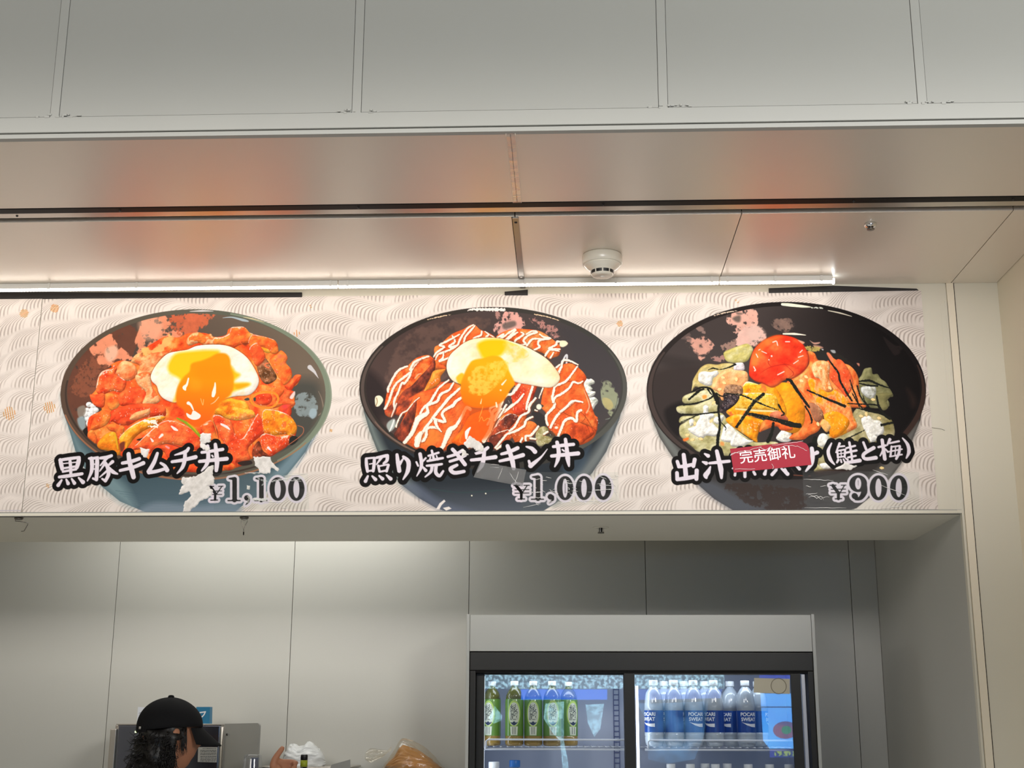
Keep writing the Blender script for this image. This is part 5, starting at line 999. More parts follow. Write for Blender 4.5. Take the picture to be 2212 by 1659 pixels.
t3 = sheet([(1733, 1016), (1985, 1020), (1986, 1101), (1738, 1101)], TY, 'tape_patch', M['tape'], 'glossy clear tape patch stuck over the 900 price', 'tape', seed=4)
wrinkle_glints(t3, [jit(1736, 1035, 1800, 1038, 12, 0.5, 1), jit(1740, 1049, 1752, 1052, 4, 0.8, 2), jit(1772, 1051, 1786, 1049, 4, 0.6, 3), jit(1738, 1097, 1828, 1097, 12, 0.4, 4), jit(1905, 1097, 1960, 1093, 8, 1.6, 5), jit(1740, 1067, 1765, 1065, 7, 1.2, 6), jit(1745, 1070, 1790, 1075, 12, 1.8, 7), jit(1748, 1072, 1780, 1078, 12, 2, 8), jit(1900, 1046, 1956, 1070, 6, 0.8, 9), jit(1885, 1015, 1918, 1026, 5, 0.5, 10), jit(1990, 1050, 1994, 1100, 6, 1, 11)], 0.0008)
t4 = sheet([(1037, 998), (1137, 1015), (1129, 1051), (1023, 1031)], TY-0.0007, 'tape_patch', M['tape2'], 'milky clear tape patch below the second dish name, left of its price', 'tape', seed=5)
wrinkle_glints(t4, [jit(1060, 1003, 1078, 1004, 4, 0.3, 1), jit(1058, 1009, 1078, 1010, 4, 0.3, 2), jit(1086, 1010, 1076, 1036, 5, 0.8, 3), jit(1100, 1020, 1116, 1044, 5, 0.8, 4), jit(1120, 1018, 1112, 1046, 5, 0.6, 5)], 0.0006)

FONT = bpy.data.fonts[0] if bpy.data.fonts else None
def textmesh(s_, size, name, m, parent, origin, ux, uz, nrm, off=0.0, ext=0.0003, spacing=1.0, center=True, sx=1.0):
    cu = bpy.data.curves.new('t', 'FONT'); cu.body = s_; cu.size = size; cu.offset = off; cu.space_character = spacing; cu.resolution_u = 4
    cu.align_x = 'CENTER' if center else 'LEFT'; cu.align_y = 'CENTER'
    o = bpy.data.objects.new('t', cu); COL.objects.link(o); dg = bpy.context.evaluated_depsgraph_get()
    me = o.evaluated_get(dg).to_mesh(); vs = [v.co.copy() for v in me.vertices]; fs = [tuple(p.vertices) for p in me.polygons]
    o.evaluated_get(dg).to_mesh_clear(); bpy.data.objects.remove(o); bpy.data.curves.remove(cu)
    O, U, V, Nn = Vector(origin), Vector(ux), Vector(uz), Vector(nrm); mb = MB()
    mb.add([O+U*(v.x*sx)+V*v.y+Nn*ext for v in vs], fs)
    return mb.build(name, m, parent)

# red sold-out sticker
stp = [(1577, 969.5), (1745, 951), (1753, 1004), (1585, 1021)]
A, Bq, Cq, Dq = [Vector(onY(x, y, TY-0.0014)) for x, y in stp]
M['sticker'] = mat('crimson_sticker', c8(168, 26, 50), 0.45, spec=0.2, vary=0.06, bump=(60, 0.15))
M['stickerink'] = mat('white_sticker_ink', c8(246, 238, 240), 0.4, vary=0.02)
st = empty('sold_out_sticker', tuple((A+Bq+Cq+Dq)/4), 'creased red sold out sticker stuck across the name of the third dish', 'sticker')
mb = MB(); vs = []; nx, ny = 20, 8
for j in range(ny+1):
    for i in range(nx+1):
        u, v = i/nx, j/ny
        if u > 0.9 and v < 0.4: u = min(u, 0.9+0.1*math.sqrt(max(0, 1-((0.4-v)/0.4)**2)))
        p = A*(1-u)*(1-v)+Bq*u*(1-v)+Cq*u*v+Dq*(1-u)*v; vs.append((p.x, p.y-0.0005*abs(math.sin(7*u+3*v)), p.z))
mb.add(vs, [(j*(nx+1)+i, j*(nx+1)+i+1, (j+1)*(nx+1)+i+1, (j+1)*(nx+1)+i) for j in range(ny) for i in range(nx)], True); mb.build('label', M['sticker'], st)
U = ((Bq-A)+(Cq-Dq)).normalized(); V = Vector((-U.z, 0, U.x)); mid = (A+Bq+Cq+Dq)/4+U*(-0.010)+V*0.004
textmesh('完売御礼', 0.0425, 'lettering', M['stickerink'], st, mid, U, V, (0, -1, 0), 0.0004, 0.0010, 1.02, True, 1.0)
cr = MB()
for s_ in ([(1577, 984), (1590, 977), (1620, 972), (1650, 964)], [(1640, 966), (1655, 972), (1665, 965), (1660, 978)], [(1666, 985), (1672, 972), (1700, 962), (1722, 964), (1748, 976)], [(1668, 962), (1700, 958), (1742, 952)], [(1667, 1002), (1671, 1010), (1668, 1015)], [(1588, 1013), (1640, 1013)], [(1578, 982), (1584, 978), (1600, 978)]):
    r = random.Random(len(s_)+int(s_[0][0])); q = []
    for (x0, y0), (x1, y1) in zip(s_[:-1], s_[1:]):
        for k in range(6): q.append((x0+(x1-x0)*k/6+r.uniform(-0.7, 0.7), y0+(y1-y0)*k/6+r.uniform(-0.9, 0.9)))
    cr.tube([tuple(onY(x, y, TY-0.0029)) for x, y in q], 0.0007, 4)
cr.build('crease', M['stickerink'], st)
hr_ = MB().tube([tuple(onY(x, y, 3.9985)) for x, y in ((2010, 923), (2022, 925), (2035, 927), (2041, 930))], 0.0004, 4)
tag(hr_.build('stray_hair', M['dark']), 'single dark hair stuck to the wall right of the banner', 'hair')
# ---------------------------------------------------------------- drinks fridge and the boxing around it
FY = 4.70
M['doorbar'] = mat('satin_door_bar', c8(190, 190, 195), 0.35, metal=0.5, vary=0.02)
M['fridgein'] = mat('fridge_liner', c8(176, 182, 200), 0.45, vary=0.03)
M['glass'] = clearmat('door_glass', (0.96, 0.97, 0.98), 0.012, 0.01)
nt = M['glass'].node_tree
for n_ in nt.nodes:
    if n_.type == 'MATH': n_.inputs[1].default_value = 0.9
M['strip'] = mat('lit_white_strip', (0.9, 0.9, 0.9), 0.4, emit=(0.85, 0.93, 1.0), es=5.0, vary=0.02)
M['wire'] = mat('white_coated_wire', c8(225, 228, 235), 0.3, vary=0.03)
sur = empty('fridge_surround', (0.25, 4.9, 0), 'glossy white boxing built around the drinks fridge with a deep panel on top', 'cabinet')
M['boxing'] = mat('glossy_white_panel', c8(184, 185, 180), 0.22, bump=(14, 0.05), vary=0.02)
MB().bbox(-0.3440, 0.8420, 4.700, 4.716, 1.857, 1.9825, 0.0015).build('top_panel', M['boxing'], sur)
MB().bbox(-0.3560, -0.3450, 4.698, 5.168, 0, 1.985, 0.0015).build('side_panel', M['boxing'], sur)
MB().bbox(0.8430, 0.8540, 4.698, 5.168, 0, 1.985, 0.0015).build('side_panel', M['boxing'], sur)
MB().bbox(-0.3440, 0.8420, 4.717, 5.168, 1.968, 1.9825, 0.001).build('lid', M['boxing'], sur)
fr = empty('drinks_fridge', (0.25, 4.9, 0), 'black framed glass door drinks fridge with lit shelves of bottles', 'fridge')
body = MB(); X0, X1 = -0.3425, 0.8405
body.box(X0, X0+0.03, 4.76, 5.15, 0.02, 1.85).box(X1-0.03, X1, 4.76, 5.15, 0.02, 1.85).box(X0+0.03, X1-0.03, 5.12, 5.15, 0.02, 1.85).box(X0+0.03, X1-0.03, 4.76, 5.12, 1.81, 1.85).box(X0+0.03, X1-0.03, 4.76, 5.12, 0.02, 0.3)
body.build('body', M['fridgein'], fr)
MB().bbox(X0, X1, 4.694, 4.76, 1.7915, 1.8535, 0.003).build('header', M['fridge'], fr)
MB().bbox(X0, -0.323, 4.70, 4.76, 0.02, 1.790, 0.002).build('jamb', M['fridge'], fr)
MB().bbox(0.822, X1, 4.70, 4.76, 0.02, 1.790, 0.002).build('jamb', M['fridge'], fr)
MB().box(-0.322, 0.821, 4.70, 4.76, 1.7835, 1.7905).build('door_track', M['dark'], fr)
MB().bbox(X0, X1, 4.70, 4.76, 0.02, 0.25, 0.002).build('kick_panel', M['fridge'], fr)
def door(x0, x1, gx0, gx1, y0, nm='door'):
    d = MB().bbox(x0, gx0, y0, y0+0.02, 0.26, 1.783, 0.002).bbox(gx1, x1, y0, y0+0.02, 0.26, 1.783, 0.002).bbox(gx0, gx1, y0, y0+0.02, 1.7785, 1.783, 0.001).bbox(gx0, gx1, y0, y0+0.02, 0.26, 0.31, 0.001)
    o = d.build(nm, M['fridge'], fr)
    MB().box(gx0, gx1, y0+0.008, y0+0.012, 0.31, 1.7785).build('glass_pane', M['glass'], o); return o
dl = door(-0.322, 0.222, -0.2935, 0.190, 4.730); dr = door(0.191, 0.797, 0.2275, 0.7640, 4.703)
MB().bbox(0.8005, 0.8125, 4.708, 4.716, 0.3, 1.780, 0.001).build('handle', M['doorbar'], fr)
SZ = 1.5395
MB().box(0.234, 0.2425, 4.765, 4.785, 0.32, 1.742).build('light_strip', M['strip'], fr)
MB().box(-0.300, -0.2955, 4.765, 4.785, 0.32, 1.775).build('light_strip', M['strip'], fr)
d_ = bpy.data.lights.new('fridge_lamp', 'AREA'); d_.shape = 'RECTANGLE'; d_.size = 1.0; d_.size_y = 0.05; d_.energy = 1.1; d_.color = (0.8, 0.9, 1.0)
o_ = bpy.data.objects.new('fridge_lamp', d_); COL.objects.link(o_); o_.location = (0.25, 4.80, 1.80); o_.rotation_euler = (math.radians(28), 0, 0)
def shelf(x0, x1, z):
    s = MB().tube([(x0, 4.768, z-0.012), (x1, 4.768, z-0.012)], 0.0035, 8)
    for k in range(int((x1-x0)/0.0245)):
        x = x0+0.012+k*0.0245; s.tube([(x, 4.769, z-0.0045), (x, 5.11, z-0.0045)], 0.0022, 6)
    s.tube([(x0+0.002, 5.11, z-0.008), (x1, 5.11, z-0.008)], 0.003, 6)
    o = s.build('shelf', M['wire'], fr)
    MB().tube([(x0+0.012, 4.768, z-0.010), (x0+0.012, 4.767, z+0.014), (x0+0.02, 4.767, z+0.020), (x1-0.004, 4.767, z+0.020), (x1-0.001, 4.767, z+0.016)], 0.0032, 8).build('guard_rail', M['wire'], o)
    return o
shelf(-0.300, 0.205, SZ); shelf(0.262, 0.800, SZ); shelf(-0.300, 0.205, 1.262); shelf(0.262, 0.800, 1.262)
pl_ = MB()
for x in (0.166, 0.186):
    pl_.box(x, x+0.003, 5.116, 5.1195, 0.4, 1.75)
for k in range(24): pl_.box(0.169, 0.186, 5.117, 5.1195, 1.30+k*0.019, 1.304+k*0.019)
pl_.build('shelf_pilaster', mat('blue_grey_pilaster', c8(90, 98, 140), 0.5, vary=0.05), fr)
note = empty('paper_note', (0.71, 4.7, 1.75), 'beige paper note with a ring mark stuck at the top right of the fridge glass', 'note')
q_ = [onY(x, y, 4.7085) for x, y in ((1629, 1464.5), (1706, 1466.5), (1706, 1499), (1628, 1496))]
MB().add([tuple(p) for p in q_], [(0, 1, 2, 3)]).build('paper', mat('beige_paper', c8(190, 184, 166), 0.7, vary=0.03), note)
c_ = onY(1682, 1482, 4.7075); MB().tube([(c_[0]+0.026*math.cos(a), 4.7075, c_[2]+0.026*math.sin(a)) for a in np.linspace(0, 6.283, 25)[:-1]], 0.0012, 5, True).build('ring_mark', mat('ring_stain', c8(140, 134, 118), 0.7, vary=0.03), note)

# ---- bottles
def wrapped(s_, size, name, m, parent, R, zc, off=0.0, a0=-math.pi/2, sx=1.0, spacing=1.0):
    """lettering bent round a bottle of radius R, facing the door"""
    o = textmesh(s_, size, name, m, parent, (0, 0, 0), (1, 0, 0), (0, 0, 1), (0, 0, 0), off, 0, spacing, True, sx)
    for v in o.data.vertices:
        a = a0+v.co.x/R; v.co = Vector((R*math.cos(a), R*math.sin(a), zc+v.co.z))
    return o
def patch(outline, R, name, m, parent, a0=-math.pi/2):
    """flat outline (x, z) bent round a bottle"""
    outline = [(a[0]+(b[0]-a[0])*k/4, a[1]+(b[1]-a[1])*k/4) for a, b in zip(outline, outline[1:]+outline[:1]) for k in range(4)]
    n_ = len(outline); cx_ = sum(p[0] for p in outline)/n_; cz_ = sum(p[1] for p in outline)/n_; vs = []; fs = []
    rings = 5
    for k in range(rings):
        f = 1-k/rings
        for x, z in outline:
            xx, zz = cx_+(x-cx_)*f, cz_+(z-cz_)*f; a = a0+xx/R; vs.append((R*math.cos(a), R*math.sin(a), zz))
    a = a0+cx_/R; vs.append((R*math.cos(a), R*math.sin(a), cz_))
    for k in range(rings-1):
        for i in range(n_): fs.append((k*n_+i, k*n_+(i+1) % n_, (k+1)*n_+(i+1) % n_, (k+1)*n_+i))
    b_ = (rings-1)*n_
    for i in range(n_): fs.append((b_+i, b_+(i+1) % n_, rings*n_))
    return MB().add(vs, fs, True).build(name, m, parent)
M['tea'] = mat('green_tea', c8(96, 96, 40), 0.12, spec=0.6, vary=0.2, coat=0.6); M['teal'] = mat('amber_tea', c8(150, 122, 60), 0.12, spec=0.6, vary=0.15, coat=0.6)
M['tealabel'] = mat('lime_green_label', c8(96, 136, 50), 0.35, vary=0.22, coat=0.5); M['teadark'] = mat('deep_green_band', c8(58, 110, 56), 0.35, vary=0.15)
M['teapale'] = mat('pale_label_oval', c8(206, 210, 190), 0.4, vary=0.03); M['ink'] = mat('black_ink', c8(40, 48, 50), 0.5, vary=0.05); M['navy'] = mat('navy_print', c8(34, 50, 82), 0.5, vary=0.05)
M['capw'] = mat('white_bottle_cap', c8(232, 234, 236), 0.35, vary=0.02); M['capb'] = mat('blue_bottle_cap', c8(40, 110, 190), 0.35, vary=0.03)
M['limering'] = mat('lime_ring_print', c8(176, 204, 96), 0.4, vary=0.05)
tea0 = empty('green_tea_bottle', (0, 0, 0), 'x', 'bottle', 'green tea bottles on the upper left shelf')
MB().lathe(0, 0, [(0.026, 0), (0.031, 0.003), (0.0325, 0.010), (0.0318, 0.02), (0.0325, 0.034)], 28, 0).build('base', M['teal'], tea0)
MB().lathe(0, 0, [(0.0325, 0.034), (0.0325, 0.152), (0.031, 0.160)], 36, 0, False).build('label', M['tealabel'], tea0)
MB().lathe(0, 0, [(0.0309, 0.160), (0.029, 0.172), (0.0235, 0.186), (0.0155, 0.196), (0.0115, 0.201), (0.0115, 0.206)], 28, 0).build('shoulder', M['tea'], tea0)
MB().lathe(0, 0, [(0.0138, 0.2061), (0.0142, 0.208), (0.0142, 0.220), (0.0132, 0.2215)], 28, 0).build('cap', M['capw'], tea0)
R_ = 0.0327
patch([(0.0235*math.cos(t), 0.110+0.045*math.sin(t)) for t in np.linspace(0, 6.283, 33)[:-1]], R_, 'oval_print', M['limering'], tea0)
patch([(0.0195*math.cos(t), 0.108+0.040*math.sin(t)) for t in np.linspace(0, 6.283, 33)[:-1]], R_+0.0002, 'oval_print', M['teapale'], tea0)
patch([(-0.012, 0.036), (0.012, 0.036), (0.014, 0.066), (-0.014, 0.066)], R_, 'oval_print', M['teapale'], tea0)
wrapped('綾', 0.030, 'lettering', M['ink'], tea0, R_+0.0004, 0.125, 0.0001); wrapped('鷹', 0.030, 'lettering', M['ink'], tea0, R_+0.0004, 0.099, 0.0001)
patch([(-0.015, 0.081), (-0.006, 0.079), (0, 0.084), (0.006, 0.079), (0.015, 0.081), (0.007, 0.073), (0, 0.069), (-0.007, 0.073)], R_+0.0004, 'wing_print', M['navy'], tea0)
for x_ in (-0.004, 0.004): patch([(x_-0.0009, 0.040), (x_+0.0009, 0.040), (x_+0.0009, 0.064), (x_-0.0009, 0.064)], R_+0.0003, 'fine_print', M['ink'], tea0)
teas = [(1062, 4.850, -0.35, 'green tea bottle at the left end of the upper left fridge shelf'), (1111, 4.815, 0.0, 'green tea bottle, second from the left on the upper left fridge shelf'), (1152, 4.815, 0.0, 'green tea bottle in the middle of the five on the upper left shelf'),
        (1193, 4.815, 0.1, 'green tea bottle, fourth from the left on the upper left fridge shelf'), (1229, 4.880, 0.5, 'green tea bottle set back at the right end of its row')]
for i, (px, Y, rz, lab) in enumerate(teas):
    o = tea0 if i == 0 else copy_tree(tea0); c = onY(px, 1609, Y); o.location = (c[0], Y, SZ-0.002); o.rotation_euler = (0, 0, rz); o['label'] = lab
M['isob'] = mat('milky_drink', c8(186, 196, 206), 0.08, spec=0.7, vary=0.05, coat=0.9); M['isolab'] = mat('blue_label', c8(24, 66, 150), 0.3, vary=0.06, coat=0.5)
M['isow'] = mat('white_label_print', c8(236, 238, 242), 0.4, vary=0.02)
iso0 = empty('sports_drink_bottle', (0, 0, 0), 'x', 'bottle', 'sports drink bottles on the upper right shelf')
MB().lathe(0, 0, [(0.024, 0), (0.029, 0.004), (0.032, 0.014), (0.0335, 0.030), (0.0322, 0.034), (0.0338, 0.038), (0.0338, 0.048)], 28, 0).build('base', M['isob'], iso0)
MB().lathe(0, 0, [(0.0338, 0.048), (0.0338, 0.122)], 36, 0, False).build('label', M['isolab'], iso0)
MB().lathe(0, 0, [(0.0336, 0.122), (0.0322, 0.150), (0.0285, 0.176), (0.026, 0.184), (0.018, 0.196), (0.0125, 0.202), (0.0125, 0.207)], 28, 0).build('shoulder', M['isob'], iso0)
MB().lathe(0, 0, [(0.0150, 0.2071), (0.0155, 0.209), (0.0155, 0.2235), (0.0145, 0.2255)], 28, 0).build('cap', M['capw'], iso0)
R_ = 0.0340
wrapped('POCARI', 0.0165, 'lettering', M['isow'], iso0, R_+0.0003, 0.109, 0.0005); wrapped('SWEAT', 0.0165, 'lettering', M['isow'], iso0, R_+0.0003, 0.092, 0.0005)
patch([(-0.026, 0.083), (-0.010, 0.079), (0.006, 0.077), (0.026, 0.078), (0.026, 0.066), (0.010, 0.067), (-0.006, 0.072), (-0.016, 0.078)], R_+0.0002, 'wave_print', M['isow'], iso0)
isos = [(1414, 4.812, -0.75, 'sports drink bottle at the left end of the upper right fridge shelf'), (1458, 4.812, 1.9, 'sports drink bottle, second in the front row, showing the back of its blue label'), (1501, 4.812, 0.15, 'sports drink bottle in the front row with its name facing the door'),
        (1545, 4.812, -0.85, 'sports drink bottle right of the one facing the door, turned aside'), (1581, 4.905, -0.9, 'sports drink bottle set back behind the front row'), (1614, 4.830, 0.15, 'sports drink bottle near the right, its label half facing the door'),
        (1641, 4.900, 1.5, 'sports drink bottle at the right end under the paper note'), (1437, 4.900, 0.6, 'sports drink bottle in the back row, left, only its cap and shoulder showing'), (1481, 4.900, 2.2, 'sports drink bottle in the back row between the second and third front bottles'), (1526, 4.900, 1.2, 'sports drink bottle in the back row between the third and fourth front bottles')]
for i, (px, Y, rz, lab) in enumerate(isos):
    o = iso0 if i == 0 else copy_tree(iso0); c = onY(px, 1609, Y); o.location = (c[0], Y, SZ-0.002); o.rotation_euler = (0, 0, rz); o['label'] = lab
# lower shelves: only the caps reach into the frame
low0 = empty('water_bottle', (0, 0, 0), 'x', 'bottle', 'bottles on the lower right shelf')
MB().lathe(0, 0, [(0.028, 0), (0.032, 0.006), (0.032, 0.15), (0.028, 0.175), (0.016, 0.193), (0.0125, 0.198), (0.0125, 0.202)], 24, 0).build('body', M['isob'], low0)
MB().lathe(0, 0, [(0.0150, 0.2021), (0.0155, 0.204), (0.0155, 0.2185), (0.0148, 0.2195)], 24, 0).build('cap', M['capw'], low0)
names = ['leftmost', 'second', 'third', 'fourth', 'fifth', 'sixth', 'seventh', 'eighth']
for i, px in enumerate((1449, 1491, 1523, 1545, 1571, 1616, 1662, 1704)):
    Y = (4.812, 4.812, 4.87, 4.812, 4.88, 4.812, 4.812, 4.812)[i]
    o = low0 if i == 0 else copy_tree(low0); c = onY(px, 1650, Y); o.location = (c[0], Y, 1.262-0.002); o['label'] = 'white capped bottle on the lower right fridge shelf, %s from the left' % names[i] if i else 'white capped bottle on the lower right shelf, leftmost of its row'
for px, m_, lab, zz in ((1067, 'capw', 'white capped bottle on the lower left shelf of the fridge', 0), (1112, 'capb', 'blue capped bottle on the lower left shelf of the fridge', 0.006)):
    o = empty('water_bottle', (0, 0, 0), lab, 'bottle'); c = onY(px, 1650, 4.815)
    MB().lathe(0, 0, [(0.028, 0), (0.032, 0.006), (0.032, 0.15), (0.028, 0.175), (0.016, 0.190), (0.0125, 0.194), (0.0125, 0.2+zz)], 24, 0).build('body', M['isob'], o)
    MB().lathe(0, 0, [(0.0185, 0.2001+zz), (0.019, 0.202+zz), (0.019, 0.2215+zz), (0.018, 0.2235+zz)], 24, 0).build('cap', M[m_], o)
    o.location = (c[0], 4.815, 1.260)

# ---------------------------------------------------------------- lit displays across the hall, seen mirrored in the fridge glass
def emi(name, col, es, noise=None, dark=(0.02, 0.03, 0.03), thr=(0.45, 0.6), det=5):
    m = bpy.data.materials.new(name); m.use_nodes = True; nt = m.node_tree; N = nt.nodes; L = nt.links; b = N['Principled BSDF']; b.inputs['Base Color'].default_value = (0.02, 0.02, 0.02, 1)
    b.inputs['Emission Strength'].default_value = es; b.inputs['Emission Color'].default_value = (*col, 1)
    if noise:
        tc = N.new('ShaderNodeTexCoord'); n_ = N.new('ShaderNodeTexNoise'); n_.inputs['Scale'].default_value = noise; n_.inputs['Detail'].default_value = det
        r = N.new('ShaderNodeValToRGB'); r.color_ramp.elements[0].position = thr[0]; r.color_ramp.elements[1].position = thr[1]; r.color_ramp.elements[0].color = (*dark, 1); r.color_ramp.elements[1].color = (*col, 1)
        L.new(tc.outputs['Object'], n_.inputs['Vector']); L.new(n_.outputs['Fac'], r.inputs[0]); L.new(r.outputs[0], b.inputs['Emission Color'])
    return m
HY = -3.0
def mir(px, py, gy=4.71): p = onY(px, py, 2*gy-HY); return (float(p[0]), HY, float(p[2]))
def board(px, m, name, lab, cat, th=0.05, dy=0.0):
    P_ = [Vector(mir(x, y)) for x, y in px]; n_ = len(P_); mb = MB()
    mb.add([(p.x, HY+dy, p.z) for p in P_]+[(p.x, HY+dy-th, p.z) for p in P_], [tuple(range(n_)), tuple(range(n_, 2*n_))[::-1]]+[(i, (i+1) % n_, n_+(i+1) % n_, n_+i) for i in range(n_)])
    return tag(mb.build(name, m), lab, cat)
struct('wall_hall', MB().box(-3.2, 3.2, -3.25, -3.12, 0, 4.6), mat('dark_hall_wall', c8(84, 88, 88), 0.6, vary=0.2))
board([(1042, 1440), (1565, 1440), (1565, 1487), (1042, 1487)], emi('lit_garland_screen', (0.42, 0.70, 0.80), 9, 34, (0.06, 0.11, 0.11), (0.44, 0.60)), 'lit_display', 'long screen of pale sparkles across the hall, mirrored in the fridge glass', 'display')
sg = board([(1125, 1488.5), (1312, 1488.5), (1312, 1511), (1125, 1511)], emi('lit_blue_sign', (0.02, 0.16, 0.85), 9, 2, (0.02, 0.14, 0.7), (0.3, 0.7)), 'blue_sign', 'bright blue lit sign across the hall, mirrored in the left fridge door', 'sign', 0.04, 0.01)
board([(1372, 1489), (1560, 1489), (1556, 1508), (1372, 1512)], emi('lit_blue_sign_dim', (0.03, 0.12, 0.5), 8, 3, (0.02, 0.08, 0.36), (0.3, 0.7)), 'blue_sign', 'dimmer blue lit sign across the hall, mirrored in the right fridge door', 'sign', 0.04, 0.01)
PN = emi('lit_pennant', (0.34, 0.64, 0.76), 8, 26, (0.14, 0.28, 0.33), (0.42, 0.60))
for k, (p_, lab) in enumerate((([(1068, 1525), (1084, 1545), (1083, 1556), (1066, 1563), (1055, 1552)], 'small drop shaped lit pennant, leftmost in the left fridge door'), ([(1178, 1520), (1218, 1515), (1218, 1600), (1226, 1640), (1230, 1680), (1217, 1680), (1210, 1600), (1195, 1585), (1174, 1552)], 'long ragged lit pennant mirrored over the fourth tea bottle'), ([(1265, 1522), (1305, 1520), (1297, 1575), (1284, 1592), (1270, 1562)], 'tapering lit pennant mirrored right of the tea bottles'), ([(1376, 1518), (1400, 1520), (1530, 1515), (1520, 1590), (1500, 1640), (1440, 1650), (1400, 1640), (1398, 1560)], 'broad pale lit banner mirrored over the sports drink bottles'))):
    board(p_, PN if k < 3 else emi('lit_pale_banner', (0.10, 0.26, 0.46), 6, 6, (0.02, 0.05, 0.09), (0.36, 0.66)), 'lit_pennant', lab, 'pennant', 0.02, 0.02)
ps = empty('lit_poster', mir(1685, 1560), 'sky blue lit poster with an oval picture across the hall, mirrored in the fridge', 'poster')
def pp(px, m, name, dy):
    P_ = [Vector(mir(x, y)) for x, y in px]; return MB().add([(p.x, HY+dy, p.z) for p in P_], [tuple(range(len(P_)))]).build(name, m, ps)
pp([(1642, 1498), (1720, 1498), (1724, 1617), (1662, 1617), (1648, 1600)], emi('poster_sky', (0.10, 0.42, 0.95), 10, 4, (0.06, 0.3, 0.85), (0.3, 0.7)), 'sheet', 0.02)
pp([(1640, 1456), (1720, 1456), (1720, 1467), (1640, 1467)], emi('poster_top', (0.02, 0.05, 0.5), 8, 20, (0.01, 0.03, 0.4), (0.5, 0.6)), 'top_band', 0.02)
pp([(1662, 1619), (1724, 1619), (1724, 1636), (1662, 1636)], emi('poster_foot', (0.02, 0.04, 0.30), 8, 3, (0.01, 0.03, 0.2), (0.5, 0.6)), 'lower_band', 0.02)
pp([(1643, 1526), (1720, 1526), (1720, 1529), (1643, 1529)], emi('poster_line', (0.01, 0.08, 0.25), 8), 'line', 0.024)
pp([(1696+27*math.cos(t), 1577+19*math.sin(t)) for t in np.linspace(0, 6.283, 25)[:-1]], emi('poster_oval', (0.22, 0.10, 0.16), 9, 8, (0.08, 0.07, 0.2), (0.4, 0.6)), 'oval_picture', 0.024)
pp([(1698+11*math.cos(t), 1577+9*math.sin(t)) for t in np.linspace(0, 6.283, 17)[:-1]], emi('poster_field', (0.03, 0.22, 0.10), 9), 'oval_centre', 0.028)
M_pl = emi('lit_lime_print', (0.35, 0.5, 0.12), 7, 40, (0.02, 0.05, 0.2), (0.48, 0.52)); pp([(1672, 1622), (1722, 1622), (1722, 1633), (1672, 1633)], M_pl, 'fine_print', 0.026)

# ---------------------------------------------------------------- kitchen counter and the things along it
ct = empty('steel_counter', (-1.5, 4.98, 0), 'stainless steel work counter along the kitchen back wall, below the frame', 'counter')
MB().bbox(-2.6, -0.40, 4.665, 5.165, 0.87, 0.90, 0.003).build('worktop', M['steel'], ct); MB().bbox(-2.58, -0.42, 4.69, 5.16, 0.0, 0.868, 0.003).build('base_cabinet', M['steel'], ct)
M['mirror'] = mat('polished_dark_steel', c8(120, 122, 135), 0.18, metal=0.9, bump=(9, 0.1), vary=0.15); M['doorsteel'] = mat('grey_door_steel', c8(172, 172, 168), 0.24, metal=0.35, vary=0.04)
xl = float(onY(237, 1600, 4.86)[0]); xr = float(onY(476, 1600, 4.86)[0])
hc = empty('warming_cabinet', ((xl+xr)/2, 5.0, 0.902), 'stainless warming cabinet behind the person with its grey door swung open', 'cabinet')
MB().bbox(xl+0.012, xr-0.004, 4.875, 5.15, 0.902, 1.604, 0.003).build('body', M['steel'], hc)
MB().bbox(xl+0.028, xr-0.006, 4.862, 4.874, 0.93, 1.602, 0.002).build('front_glass', M['mirror'], hc)
MB().bbox(xl, xl+0.022, 4.858, 4.8745, 0.902, 1.590, 0.003).build('corner_post', M['steel'], hc)
MB().bbox(xl+0.02, xr+0.002, 4.858, 5.152, 1.6045, 1.6085, 0.001).build('lid', M['steel'], hc)
ha = Vector(onY(483, 1600, 4.858)); hb = Vector(onY(559, 1600, 4.80)); dd = (hb-ha); dd.z = 0; L_ = dd.length; dn = dd.normalized(); nn = Vector((-dn.y, dn.x, 0))
prof = [(0, 0.95), (L_, 0.95), (L_, 1.600)]+[(L_-0.012+0.012*math.cos(a), 1.600+0.012*math.sin(a)) for a in np.linspace(0.3, 1.57, 5)]+[(0, 1.609)]
vs = [ha*1+dn*u+nn*t for t in (0, 0.008) for u, z in prof]; vs = [(v.x, v.y, prof[i % len(prof)][1]) for i, v in enumerate(vs)]; n_ = len(prof)
dob = MB().add(vs, [tuple(range(n_)), tuple(range(n_, 2*n_))[::-1]]+[(i, (i+1) % n_, n_+(i+1) % n_, n_+i) for i in range(n_)]).build('door', M['doorsteel'], hc)
k0 = ha+dn*0.014; MB().tube([(k0.x, k0.y-0.004, 1.575), (k0.x, k0.y-0.006, 1.572), (k0.x+0.002, k0.y-0.006, 1.568)], 0.0022, 6).build('keyhole', M['dark'], dob)
MB().tube([(ha.x-0.006, ha.y-0.004, 0.96), (ha.x-0.006, ha.y-0.004, 1.598)], 0.006, 8).build('hinge', M['steel'], hc)
lbq = [onY(x, y, 4.860) for x, y in ((428, 1614), (470, 1614), (468, 1647), (427, 1646))]
la = MB().add([tuple(p) for p in lbq], [(0, 1, 2, 3)]).build('instruction_label', mat('white_label_paper', c8(196, 194, 188), 0.6, vary=0.03), hc)
fp = MB(); r = random.Random(8)
